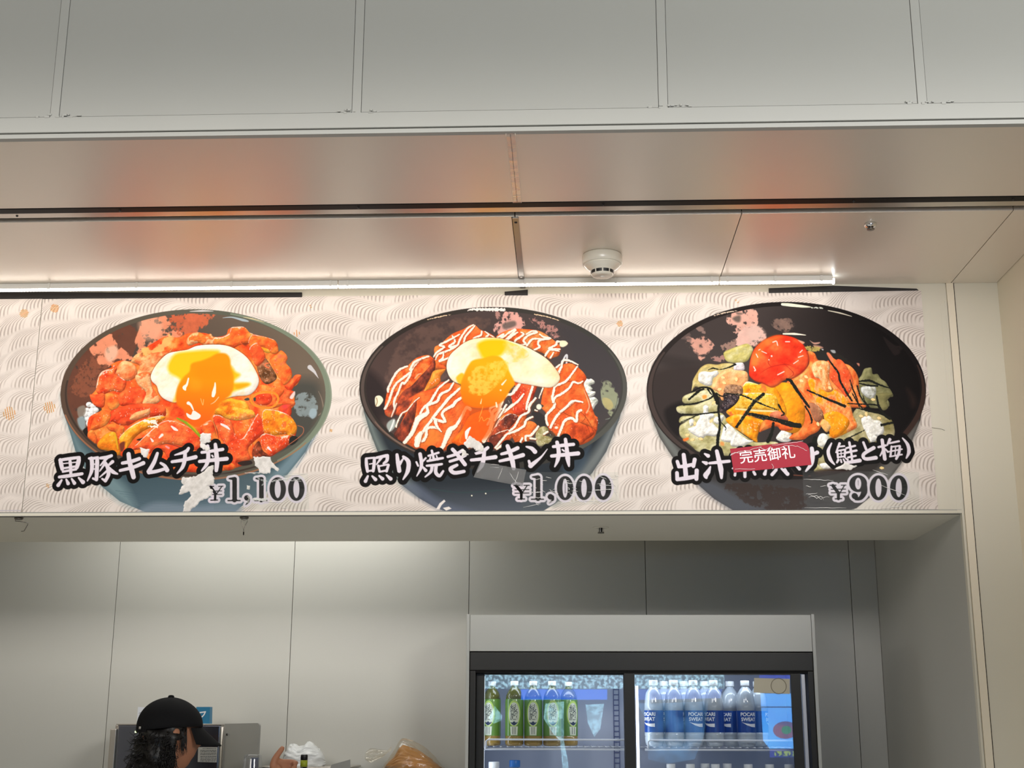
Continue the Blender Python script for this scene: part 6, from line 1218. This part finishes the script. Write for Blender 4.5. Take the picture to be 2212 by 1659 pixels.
for k, yy in enumerate((1617, 1621, 1623.5, 1627, 1630, 1634, 1637.5, 1641, 1644)):
    x = 433 if k else 438
    while x < 466:
        w_ = r.uniform(1.2, 4.5); a_ = onY(x, yy, 4.859); b_ = onY(min(x+w_, 467), yy, 4.859); fp.box(a_[0], b_[0], 4.8588, 4.8592, a_[2]-0.0008, a_[2]+0.0008); x += w_+r.uniform(0.6, 1.6)
tag(fp.build('fine_print', M['ink'], la), kind='stuff')
c_ = onY(293, 1581, 4.857); MB().lathe(c_[0], 4.857, [(0.003, -0.003), (0.003, 0.003)], 10, c_[2]).build('pilot_light', mat('lit_pilot', (0.5, 0.9, 0.4), 0.3, emit=(0.8, 1.0, 0.4), es=3, vary=0.02), hc)
def card(px, Y, th, m, name, lab, cat, extra=None):
    P_ = [onY(x, y, Y) for x, y in px]; z0 = 1.6095; zt = max(p[2] for p in P_); c = sum(P_)/4; e = empty(name, (c[0], Y, z0), lab, cat); vs = [(p[0], Y, max(p[2], z0) if i < 2 else z0) for i, p in enumerate(P_)]
    vs += [(v[0], Y+th, v[2]) for v in vs]; MB().add(vs, [(0, 1, 2, 3), (7, 6, 5, 4), (0, 4, 5, 1), (1, 5, 6, 2), (2, 6, 7, 3), (3, 7, 4, 0)]).build('board', m, e); return e
wc = card([(298, 1527), (315, 1528), (312, 1566), (295, 1566)], 4.95, 0.002, mat('white_card', c8(226, 230, 238), 0.5, vary=0.02), 'white_card', 'small white card with handwriting standing on the warming cabinet, left of the cap', 'card')
bc = card([(424, 1527), (453.5, 1527), (452.5, 1566), (424, 1566)], 4.95, 0.035, mat('teal_blue_carton', c8(28, 118, 160), 0.4, vary=0.05), 'blue_carton', 'small blue carton standing on the warming cabinet, right of the cap', 'carton')
c_ = onY(437, 1545, 4.949); textmesh('フ', 0.030, 'lettering', M['isow'], bc, (c_[0], 4.949, c_[2]), (1, 0, 0.15), (0.1, 0, 1), (0, -1, 0), 0.0012, 0.0005)
h_ = MB(); 
for s_ in (((300, 1541), (304, 1539), (305, 1543), (309, 1541)), ((302, 1545), (309, 1544)), ((304, 1552), (305, 1556))): h_.tube([tuple(onY(x, y, 4.9485)) for x, y in s_], 0.0007, 4)
tag(h_.build('handwriting', M['navy'], wc), kind='stuff')

x0 = float(onY(562, 1650, 4.90)[0]); x1 = float(onY(757, 1641, 4.90)[0])
s2 = empty('steel_warmer', ((x0+x1)/2, 5.0, 0.902), 'low stainless steel warmer carrying the white plastic bag', 'warmer')
MB().bbox(x0, x1-0.03, 4.90, 5.15, 0.902, 1.455, 0.003).build('body', M['mirror'], s2); MB().bbox(x0-0.004, x1, 4.885, 5.155, 1.4555, 1.4615, 0.002).build('top_plate', M['steel'], s2)
qa = [onY(x, y, 4.886) for x, y in ((716, 1652), (757, 1640.5), (757, 1700), (700, 1700))]
MB().add([(p[0], 4.880+(0.004 if i in (0, 3) else 0), p[2]) for i, p in enumerate(qa)]+[(p[0], 4.884+(0.004 if i in (0, 3) else 0), p[2]) for i, p in enumerate(qa)], [(0, 1, 2, 3), (7, 6, 5, 4), (0, 4, 5, 1), (1, 5, 6, 2), (2, 6, 7, 3), (3, 7, 4, 0)]).build('side_flap', M['doorsteel'], s2)
def crumple(name, lab, cat, cx_, cy_, z0, prof, m, seed, parts=None, n=56, k=40, amp=0.16):
    """a gathered bag: outline heights along x, folds from noise"""
    e = empty(name, (cx_, cy_, z0), lab, cat); r = np.random.RandomState(seed); g1 = vnoise(k+2, n+2, 5, seed); g2 = vnoise(k+2, n+2, 2.2, seed+1)
    xs_ = [p[0] for p in prof]; hs = [p[1] for p in prof]; vs = []
    for j in range(k+1):
        for i in range(n):
            v = j/k; a = 2*math.pi*i/n; w = (max(xs_)-min(xs_))/2; mx = (max(xs_)+min(xs_))/2
            rad = math.sqrt(max(0, 1-v**2.6))*(1+amp*(g1[j, min(i, n-i)]-0.5)*1.4+amp*(g2[j, min(i, n-i)]-0.5)*0.7); x = mx+w*rad*math.cos(a); y = 0.07*rad*math.sin(a)
            hx = np.interp(x, xs_, hs); vs.append((cx_+x, cy_+y, z0+v*hx*(1+0.10*(g2[j, min(i, n-i)]-0.5)*v)))
    fs = [(j*n+i, j*n+(i+1) % n, (j+1)*n+(i+1) % n, (j+1)*n+i) for j in range(k) for i in range(n)]; fs.append(tuple(range(n))[::-1])
    MB().add(vs, fs, True).build('bag', m, e); return e
pxm = 4.95/2863
M['bagw'] = mat('white_thin_plastic', c8(224, 226, 226), 0.3, bump=(38, 0.5), vary=0.06)
cbx = float(onY(656, 1640, 4.97)[0])
crumple('plastic_bag', 'crumpled white plastic bag on the low steel warmer', 'bag', cbx, 4.97, 1.462, [(-0.076, 0.045), (-0.068, 0.088), (-0.052, 0.094), (-0.03, 0.082), (-0.018, 0.068), (0.0, 0.072), (0.014, 0.088), (0.03, 0.084), (0.05, 0.078), (0.058, 0.086), (0.070, 0.076), (0.076, 0.05)], M['bagw'], 5, amp=0.10)
# amber bag with a knotted tail
bxc = float(onY(889, 1650, 4.93)[0])
sb = empty('steel_stand', (bxc, 5.0, 0.902), 'stainless stand under the amber bag, just below the frame', 'stand'); MB().bbox(bxc-0.14, bxc+0.12, 4.84, 5.13, 0.902, 1.452, 0.003).build('body', M['steel'], sb)
M['amber'] = mat('amber_filling', c8(184, 126, 42), 0.4, spec=0.3, bump=(60, 0.9), vary=0.6, coat=0.3)
M['clearbag'] = clearmat('clear_bag_film', (0.97, 0.95, 0.9), 0.06, 0.1, 0.9, 34, 0.05, (0.8, 0.78, 0.72))
ab = crumple('amber_food_bag', 'clear plastic bag of amber food with a gathered tail, left of the fridge', 'bag', bxc, 4.97, 1.4525, [(-0.105, 0.01), (-0.085, 0.042), (-0.065, 0.058), (-0.05, 0.080), (-0.035, 0.088), (-0.015, 0.078), (0.02, 0.066), (0.05, 0.050), (0.085, 0.030), (0.108, 0.012)], M['amber'], 9, amp=0.12)
ab.children[0].name = 'filling'
g = MB(); vs = []; r2 = np.random.RandomState(3); n_, k_ = 48, 30; G1 = vnoise(k_+2, n_+2, 4, 33)
pf = [(-0.112, 0.02), (-0.09, 0.050), (-0.067, 0.075), (-0.05, 0.104), (-0.041, 0.112), (-0.015, 0.102), (0.02, 0.088), (0.05, 0.074), (0.085, 0.05), (0.112, 0.02)]
for j in range(k_+1):
    for i in range(n_):
        v = j/k_; a = 2*math.pi*i/n_; rad = math.sqrt(max(0, 1-v**2.6))*(1+0.12*(G1[j, min(i, n_-i)]-0.5)); x = 0.112*rad*math.cos(a)
        vs.append((bxc+x, 4.97+0.082*rad*math.sin(a), 1.4525+v*np.interp(x, [p[0] for p in pf], [p[1] for p in pf])*(1+0.12*(G1[j, min(i, n_-i)]-0.5))))
g.add(vs, [(j*n_+i, j*n_+(i+1) % n_, (j+1)*n_+(i+1) % n_, (j+1)*n_+i) for j in range(k_) for i in range(n_)], True).build('film', M['clearbag'], ab)
tl = MB(); path = [(838, 1628, 0.004), (826, 1626, 0.010), (815, 1630, 0.014), (803, 1630, 0.018), (793, 1634, 0.020), (789, 1642, 0.012)]
path = [(845, 1618, 0.006), (836, 1624, 0.005), (826, 1628, 0.011), (812, 1631, 0.019), (800, 1633, 0.022), (790, 1634, 0.014)]
vs = []; n_ = 14; G2 = vnoise(20, 30, 2, 8)
for i, (x, y, rr) in enumerate(path):
    c = onY(x, y, 4.95)
    for k in range(n_): a = 2*math.pi*k/n_; q = rr*(0.75+0.6*G2[i*2, k]); vs.append((c[0]+0.3*q*math.cos(a)*0.4, 4.95+q*math.cos(a)*0.7, c[2]+q*math.sin(a)))
tl.add(vs, [(i*n_+k, i*n_+(k+1) % n_, (i+1)*n_+(k+1) % n_, (i+1)*n_+k) for i in range(len(path)-1) for k in range(n_)], True).build('gathered_tail', M['clearbag'], ab)
# bottle with a lime band, stack of clear cups, riser under them
rz = empty('steel_riser', (-1.04, 4.72, 0.902), 'narrow steel riser on the counter under the cups and the dark bottle', 'riser'); MB().bbox(-1.21, -0.86, 4.675, 4.770, 0.902, 1.20, 0.002).build('body', M['steel'], rz)
c_ = onY(657, 1640, 4.72); db = empty('dark_sauce_bottle', (c_[0], 4.72, 1.2005), 'dark slim bottle with a lime band around its neck', 'bottle'); zt = float(onY(657, 1630, 4.72)[2])-1.2005
MB().lathe(c_[0], 4.72, [(0.026, 0), (0.030, 0.004), (0.030, 0.17), (0.020, 0.21), (0.0125, zt-0.075), (0.012, zt-0.041)], 24, 1.2005).build('body', mat('dark_brown_glass', c8(28, 22, 16), 0.12, spec=0.6, vary=0.1), db)
MB().lathe(c_[0], 4.72, [(0.0124, zt-0.0405), (0.0124, zt-0.0185)], 20, 1.2005).build('neck_band', mat('lime_band', c8(150, 160, 40), 0.4, vary=0.05), db)
MB().lathe(c_[0], 4.72, [(0.0122, zt-0.018), (0.0122, zt-0.003), (0.0105, zt)], 20, 1.2005).build('cap', M['blackplastic'], db)
c_ = onY(546, 1640, 4.72); zt = float(onY(552, 1629, 4.72)[2])-1.2005; cp = empty('clear_cup', (c_[0], 4.72, 1.2005), 'stack of clear plastic cups turned upside down beside the open cabinet door', 'cups')
for k in range(4):
    z_ = zt-0.115-k*0.052
    if z_ < 0: z_ = 0
    MB().lathe(c_[0], 4.72, [(0.0385, z_), (0.0400, z_+0.003), (0.0375, z_+0.012), (0.0320, z_+0.098), (0.0290, z_+0.112), (0.020, z_+0.115)], 32, 1.2005).build('cup', clearmat('clear_cup_plastic', (0.95, 0.96, 0.97), 0.08, 0.06, 0, 0, 0.05, (0.8, 0.82, 0.84)) if k == 0 else bpy.data.materials['clear_cup_plastic'], cp)
MB().lathe(c_[0]+0.004, 4.732, [(0.013, 0.1), (0.013, zt-0.012)], 16, 1.2005).build('inner_roll', M['navy'], cp)
# ---------------------------------------------------------------- the person in the kitchen (seen from behind, turned to the right)
M['skin'] = mat('skin', c8(176, 122, 94), 0.5, spec=0.35, vary=0.08, bump=(120, 0.1))
M['skin'].node_tree.nodes['Principled BSDF'].inputs['Subsurface Weight'].default_value = 0.08
M['skin'].node_tree.nodes['Principled BSDF'].inputs['Subsurface Radius'].default_value = (0.01, 0.004, 0.002)
M['cap'] = mat('black_cotton_cap', c8(22, 22, 24), 0.85, spec=0.2, vary=0.1, bump=(400, 0.2))
M['hair'] = mat('black_hair', c8(20, 17, 16), 0.42, spec=0.5, vary=0.15)
M['shirt'] = mat('black_shirt', c8(28, 28, 31), 0.8, vary=0.08, bump=(200, 0.2))
M['trousers'] = mat('dark_trousers', c8(36, 38, 44), 0.85, vary=0.08)
HC = Vector((float(onY(368, 1590, 4.50)[0]), 4.50, float(onY(368, 1590, 4.50)[2])))     # middle of the head
pr = empty('person', (HC.x, HC.y, 0), 'person in a black cap with tousled black hair, turned right with one hand raised', 'person')
HA = math.radians(32)                                                              # the face looks right and away
def hp(x, y, z): c, s = math.cos(HA), math.sin(HA); return Vector((HC.x+x*c-y*s, HC.y+x*s+y*c, HC.z+z))
def skinmesh(name, verts, edges, rad, m, root=0, sub=2, parent=None):
    me = bpy.data.meshes.new(name); me.from_pydata([tuple(v) for v in verts], edges, []); o = bpy.data.objects.new(name, me); COL.objects.link(o)
    md = o.modifiers.new('s', 'SKIN'); md.use_smooth_shade = True; sv = me.skin_vertices[0].data
    for i, r_ in enumerate(rad): sv[i].radius = (r_, r_) if not isinstance(r_, tuple) else r_
    sv[root].use_root = True
    m2 = o.modifiers.new('u', 'SUBSURF'); m2.levels = sub; m2.render_levels = sub
    dg = bpy.context.evaluated_depsgraph_get(); me2 = bpy.data.meshes.new_from_object(o.evaluated_get(dg)); bpy.data.objects.remove(o); return me2
# head: rings of an egg with jaw, brow, nose and lips, local axes x = forward, y = left, z = up
def headmesh():
    bm = bmesh.new(); bmesh.ops.create_uvsphere(bm, u_segments=48, v_segments=36, radius=1)
    for v in bm.verts:
        x, y, z = v.co; fx = max(0, x)
        X = x*0.094; Y = y*0.075; Z = z*0.116
        if z < -0.1:                                    # jaw narrows, the back of the skull draws in
            t = (-z-0.1)/0.9; Y *= 1-0.28*t; X = X*(1-0.10*t)+0.012*t if x > 0 else X*(1-0.42*t)
        if x > 0.75: X -= 0.006*(x-0.75)*4*(1-abs(z))*0.5
        f = math.exp(-((y/0.16)**2)); nz_ = math.exp(-(((z+0.18)/0.16)**2)); X += 0.024*f*nz_*(x > 0.3)*fx       # nose
        X += 0.006*math.exp(-((y/0.3)**2)-((z+0.46)/0.06)**2)*fx+0.005*math.exp(-((y/0.26)**2)-((z+0.57)/0.05)**2)*fx  # lips
        X += 0.010*math.exp(-((y/0.3)**2)-((z+0.84)/0.10)**2)*fx                                              # chin
        X -= 0.010*(math.exp(-(((y-0.42)/0.17)**2)-((z-0.02)/0.11)**2)+math.exp(-(((y+0.42)/0.17)**2)-((z-0.02)/0.11)**2))*fx   # eye sockets
        X += 0.006*math.exp(-((z-0.22)/0.10)**2)*math.exp(-((y/0.6)**2))*fx
        v.co = Vector((X, Y, Z))
    return bm
parts = bmesh.new(); hb_ = headmesh(); tm = bpy.data.meshes.new('h'); hb_.to_mesh(tm); hb_.free()
for v in tm.vertices: v.co = hp(*v.co)
parts.from_mesh(tm)
def ear(sg):
    b_ = bmesh.new(); bmesh.ops.create_uvsphere(b_, u_segments=20, v_segments=14, radius=1)
    for v in b_.verts:
        x, y, z = v.co; d = 1-0.55*math.exp(-((x/0.5)**2+(z/0.55)**2))*(y*sg > 0)
        v.co = Vector((-0.006+x*0.017+0.004*z, sg*(0.076+0.004)+y*0.009*d+sg*0.004*(-x), -0.004+z*0.031*(1-0.15*(z < 0))))
    m_ = bpy.data.meshes.new('e'); b_.to_mesh(m_); b_.free()
    for v in m_.vertices: v.co = hp(*v.co)
    return m_
for sg in (-1, 1): parts.from_mesh(ear(sg))
# body skeleton: pelvis, spine, neck, arms, legs (hand on the near side is raised to the right)
hand_c = Vector(onY(594, 1660, 4.60)); px_, py_ = HC.x-0.02, HC.y-0.03
wr = hand_c+Vector((-0.022, -0.006, -0.055)); shR = hp(-0.02, -0.17, 0); shR.z = HC.z-0.27; shR.y = max(shR.y, 4.42); shL = hp(-0.03, 0.17, 0); shL.z = HC.z-0.27; shL.y = min(shL.y, 4.50)
elL = Vector((shL.x+0.02, 4.50, 1.04)); wrL = Vector((shL.x+0.20, 4.50, 1.00))
el = Vector((shR.x+0.17, 4.47, 1.12))
nk0 = hp(-0.015, 0, -0.075); nk1 = hp(-0.03, 0, -0.20); V_ = [Vector((px_, py_, 0.88)), Vector((px_, py_, 1.05)), Vector((px_-0.01, py_, 1.24)), nk1, nk0, (nk1+shR)/2+Vector((0, 0, -0.02)), shR, el, wr, (nk1+shL)/2+Vector((0, 0, -0.02)), shL, elL, wrL,
      Vector((px_+0.02, py_-0.055, 0.82)), Vector((px_+0.03, py_-0.06, 0.46)), Vector((px_+0.0, py_-0.06, 0.09)), Vector((px_+0.12, py_-0.04, 0.035)), Vector((px_-0.02, py_+0.06, 0.82)), Vector((px_, py_+0.06, 0.46)), Vector((px_-0.03, py_+0.06, 0.09)), Vector((px_+0.09, py_+0.06, 0.035))]
E_ = [(0, 1), (1, 2), (2, 3), (3, 4), (2, 5), (5, 6), (6, 7), (7, 8), (2, 9), (9, 10), (10, 11), (11, 12), (0, 13), (13, 14), (14, 15), (15, 16), (0, 17), (17, 18), (18, 19), (19, 20)]
Rr = [0.115, 0.105, 0.115, 0.056, 0.054, 0.075, 0.056, 0.042, 0.029, 0.075, 0.056, 0.042, 0.028, 0.082, 0.056, 0.040, 0.034, 0.082, 0.056, 0.040, 0.034]
bd = skinmesh('b', V_, E_, Rr, M['skin'], 0, 2); parts.from_mesh(bd)
# right hand: palm and fingers, thumb up, fingers curled round a small handle
def hand(c, wr_, fl):
    """c palm middle, wr_ wrist; the palm faces away, fingers curl to the right and back"""
    up_ = (c-wr_).normalized(); f = Vector((0.80, 0.55, 0.10)).normalized(); f = (f-up_*f.dot(up_)*0.5).normalized(); sd = up_.cross(f).normalized()
    out = [skinmesh('p', [wr_, wr_+(c-wr_)*0.5+f*0.004, c, c+f*0.018+up_*0.006], [(0, 1), (1, 2), (2, 3)], [(0.026, 0.020), (0.031, 0.019), (0.035, 0.018), (0.030, 0.014)], M['skin'], 0, 2)]
    for k, (h, ln) in enumerate(((0.026, 1.0), (0.008, 1.08), (-0.010, 1.0), (-0.027, 0.82))):
        b0 = c+up_*h+f*0.016; k1 = b0+(f*0.034+up_*0.004)*ln; k2 = k1+(f*0.008-sd*0.024*fl)*ln; k3 = k2+(-f*0.020-sd*0.004*fl)*ln
        out.append(skinmesh('f', [b0-f*0.02, b0, k1, k2, k3], [(0, 1), (1, 2), (2, 3), (3, 4)], [0.0095, 0.0098, 0.0090, 0.0082, 0.0072], M['skin'], 0, 2))
    t0 = c-up_*0.004-f*0.012-sd*0.008*fl; t1 = c+up_*0.030-f*0.016; t2 = t1+up_*0.026+f*0.006; t3 = t2+up_*0.022+f*0.006
    out.append(skinmesh('t', [t0, t1, t2, t3], [(0, 1), (1, 2), (2, 3)], [0.0135, 0.0120, 0.0105, 0.0085], M['skin'], 0, 2)); return out
for m_ in hand(hand_c, wr, 1): parts.from_mesh(m_)
hl = wrL+Vector((0.06, 0.02, -0.01))
for m_ in hand(hl, wrL, 1): parts.from_mesh(m_)
bm_ = bpy.data.meshes.new('body'); parts.to_mesh(bm_); parts.free()
bo = bpy.data.objects.new('body', bm_); COL.objects.link(bo); bo.parent = pr
for v in bm_.vertices: v.co -= pr.location
rm = bo.modifiers.new('r', 'REMESH'); rm.mode = 'VOXEL'; rm.voxel_size = 0.0042; rm.use_smooth_shade = True
sm_ = bo.modifiers.new('s', 'SMOOTH'); sm_.iterations = 3; sm_.factor = 0.5
dg = bpy.context.evaluated_depsgraph_get(); nm_ = bpy.data.meshes.new_from_object(bo.evaluated_get(dg)); bo.modifiers.clear(); bo.data = nm_; nm_.name = 'body'
nm_.materials.clear(); nm_.materials.append(M['skin'])
for p_ in nm_.polygons: p_.use_smooth = True
def addmesh(me, name, m, parent=pr):
    off = pr.location
    for v in me.vertices: v.co -= off
    me.materials.clear(); me.materials.append(m); me.name = name
    for p_ in me.polygons: p_.use_smooth = True; p_.material_index = 0
    o = bpy.data.objects.new(name, me); COL.objects.link(o); o.parent = parent; return o
# shirt and trousers follow the body a little outside it
cf = wr+(el-wr)*0.10
Rs = [0.128, 0.122, 0.134, 0.070, None, 0.092, 0.072, 0.056, 0.044, 0.092, 0.072, 0.056, 0.044]
nc = hp(-0.03, 0, -0.165)
sh = skinmesh('shirt', [V_[0], V_[1], V_[2], nk1, nc, V_[5], V_[6], V_[7], cf, V_[9], V_[10], V_[11], wrL+(elL-wrL)*0.1], [(0, 1), (1, 2), (2, 3), (3, 4), (2, 5), (5, 6), (6, 7), (7, 8), (2, 9), (9, 10), (10, 11), (11, 12)], [0.128, 0.122, 0.134, 0.074, 0.066, 0.092, 0.072, 0.056, 0.040, 0.092, 0.072, 0.056, 0.040], M['shirt'], 0, 2)
addmesh(sh, 'shirt', M['shirt'])
tr = skinmesh('trousers', [Vector((px_, py_, 0.92)), V_[13], V_[14], V_[15], V_[17], V_[18], V_[19]], [(0, 1), (1, 2), (2, 3), (0, 4), (4, 5), (5, 6)], [0.130, 0.096, 0.072, 0.056, 0.096, 0.072, 0.056], M['trousers'], 0, 2)
addmesh(tr, 'trousers', M['trousers'])
# cap: crown, button, brim, strap over the opening at the back
cb = bmesh.new(); bmesh.ops.create_uvsphere(cb, u_segments=48, v_segments=28, radius=1); bmesh.ops.delete(cb, geom=[v for v in cb.verts if v.co.z < -0.02], context='VERTS')
def capco(x, y, z, k=1.0):
    t = z; back = max(0, -x); zz = z*0.092*(1-0.10*max(0, x)**2); lift = 0.018*back
    return hp(-0.004+x*0.106*k-0.010*t*0.2, y*0.089*k, 0.030+zz-0.026*x*(1-z)*0.0+0.004*math.sin(6*math.atan2(y, x))*0.15-0.010*back*(1-z))
me = bpy.data.meshes.new('crown'); cb.to_mesh(me); cb.free()
for v in me.vertices:
    x, y, z = v.co; z = max(0, z); v.co = capco(x*(1+0.03*z), y*(1+0.03*z), z**0.92 if z > 0 else 0)
cap_o = addmesh(me, 'cap', M['cap']); sd_ = cap_o.modifiers.new('t', 'SOLIDIFY'); sd_.thickness = 0.003; sd_.offset = 1
pl0 = pr.location
mbp = MB(); bt = hp(-0.006, 0, 0.1265); mbp.lathe(bt.x, bt.y, [(0.010, -0.004), (0.0105, 0.000), (0.0085, 0.0045), (0.003, 0.006)], 16, bt.z); mbp.build('cap_button', M['cap'], cap_o)
vs = []; nb = 20
for j in range(9):
    u = j/8
    for i in range(nb+1):
        a = math.radians(-62+124*i/nb); rx = 0.104+u*(0.074*math.cos(a*0.9)); ry = 0.0885+u*0.004
        x = rx*math.cos(a)+0.0; y = ry*math.sin(a); dz = -0.62*u*0.078*math.cos(a*0.9)-0.55*(y/0.09)**2*0.022*(0.4+u); vs.append(hp(x-0.004, y, 0.031+dz-0.012*u))
b2 = MB(); nv = len(vs); vs += [v+Vector((0, 0, -0.004)) for v in vs]; W_ = nb+1
fs = [(j*W_+i, j*W_+i+1, (j+1)*W_+i+1, (j+1)*W_+i) for j in range(8) for i in range(nb)]; fs += [tuple(nv+q for q in f)[::-1] for f in fs]
fs += [(8*W_+i, 8*W_+i+1, nv+8*W_+i+1, nv+8*W_+i) for i in range(nb)]+[(j*W_, (j+1)*W_, nv+(j+1)*W_, nv+j*W_) for j in range(8)]+[(j*W_+nb, nv+j*W_+nb, nv+(j+1)*W_+nb, (j+1)*W_+nb) for j in range(8)]
b2.add(vs, fs, True).build('brim', M['cap'], cap_o)
arc = MB(); arc.tube([hp(-0.004-0.108*math.cos(a)*math.cos(b), 0.090*math.sin(a), 0.026+0.046*math.sin(b)) for a, b in [(math.radians(q), math.radians(max(0, 58*math.cos(math.radians(q*2.2))))) for q in range(-40, 41, 5)]], 0.0035, 6).build('opening_seam', M['cap'], cap_o)
stp_ = MB(); vs = []
for i in range(17):
    a = math.radians(-34+68*i/16)
    for z in (0.012, 0.028): vs.append(hp(-0.004-0.1090*math.cos(a), 0.0915*math.sin(a), z))
stp_.add(vs, [(2*i, 2*i+1, 2*i+3, 2*i+2) for i in range(16)], True).build('strap', M['cap'], cap_o)
bk = hp(-0.110, -0.03, 0.026); MB().bbox(bk.x-0.003, bk.x+0.004, bk.y-0.004, bk.y, bk.z-0.004, bk.z+0.004, 0.001).build('buckle', M['steel'], cap_o)
# hair: a dark mass under the cap with curls breaking its outline
hb2 = bmesh.new(); bmesh.ops.create_uvsphere(hb2, u_segments=56, v_segments=36, radius=1)
me = bpy.data.meshes.new('hair_mass'); hb2.to_mesh(me); hb2.free(); kill = []
rh = random.Random(4)
for v in me.vertices:
    x, y, z = v.co; a = math.atan2(y, x)
    wob = 1+0.05*math.sin(7*a+5*z)+0.05*math.sin(13*z+3*a)
    # opens around the face: pull vertices in front backwards
    X, Y, Z = x*0.103*wob, y*0.0875*wob, z*0.128*wob-0.016
    if z < 0: X -= 0.042*(-z)*(x < 0); Z -= 0.01*(-z)
    lim = 0.030 if Z > -0.012 else -0.006
    if X > lim: X = lim+(X-lim)*0.12; Y *= 0.93
    v.co = hp(X, Y, Z)
hairm = addmesh(me, 'hair', M['hair'])
cu = MB()
def strand(p0, p1, w, curl, seed):
    r = random.Random(seed); pts = []; n_ = 9; d = p1-p0; u = d.cross(Vector((0, 0, 1))).normalized(); w2 = d.cross(u).normalized(); ph = r.uniform(0, 6)
    for i in range(n_):
        t = i/(n_-1); pts.append(p0+d*t+(u*math.cos(ph+t*5)+w2*math.sin(ph+t*5))*curl*t)
    cu.tube(pts, [w*(1-0.75*i/(n_-1)) for i in range(n_)], 5)
for k in range(520):
    a = rh.uniform(math.radians(95), math.radians(265)) if k % 4 else rh.uniform(math.radians(245), math.radians(272)); zz = rh.uniform(-0.135, 0.015)
    x, y = 0.100*math.cos(a), 0.088*math.sin(a); out = rh.uniform(0.004, 0.040)*(1.25 if math.cos(a) < -0.5 else 0.6)
    p0 = hp(x*(1+0.25*max(0, -zz/0.13)*(math.cos(a) < 0)), y, zz); p1 = hp(x*(1+out*8+0.3*max(0, -zz/0.13)*(math.cos(a) < 0)), y*(1+out*5), zz-rh.uniform(0.005, 0.045)+0.015*rh.random())
    strand(p0, p1, rh.uniform(0.0010, 0.0024), rh.uniform(0.003, 0.012), k)
for k in range(26):                                   # side lock in front of the ear and wisps on the neck
    x = rh.uniform(0.010, 0.034); p0 = hp(x, -0.080, rh.uniform(0.0, 0.03)); strand(p0, hp(x+rh.uniform(-0.004, 0.008), -0.080, -0.035-rh.uniform(0, 0.03)), 0.0016, 0.003, 900+k)
for k in range(40):
    x = rh.uniform(-0.05, -0.004); p0 = hp(x, -0.082, rh.uniform(-0.05, -0.02)); strand(p0, hp(x+rh.uniform(0.0, 0.016), -0.070, -0.11-rh.uniform(0, 0.05)), 0.0018, 0.006, 1200+k)
co_ = cu.build('hair_curls', M['hair'], hairm); tag(co_, kind='stuff')
for nm__, xx, yy, rr, mm in (('eye', 0.082, -0.031, 0.0115, 'whiteplastic'), ('eye', 0.082, 0.031, 0.0115, 'whiteplastic')):
    e_ = hp(xx, yy, 0.004); q = MB(); b_ = bmesh.new(); bmesh.ops.create_uvsphere(b_, u_segments=16, v_segments=12, radius=rr); q.bm(b_, Matrix.Translation(e_), True); eo = q.build(nm__, M[mm], pr)
    p_ = hp(xx+rr*0.9, yy, 0.004); q = MB(); b_ = bmesh.new(); bmesh.ops.create_uvsphere(b_, u_segments=12, v_segments=8, radius=0.0042); q.bm(b_, Matrix.Translation(p_), True); q.build('pupil', M['hair'], eo)
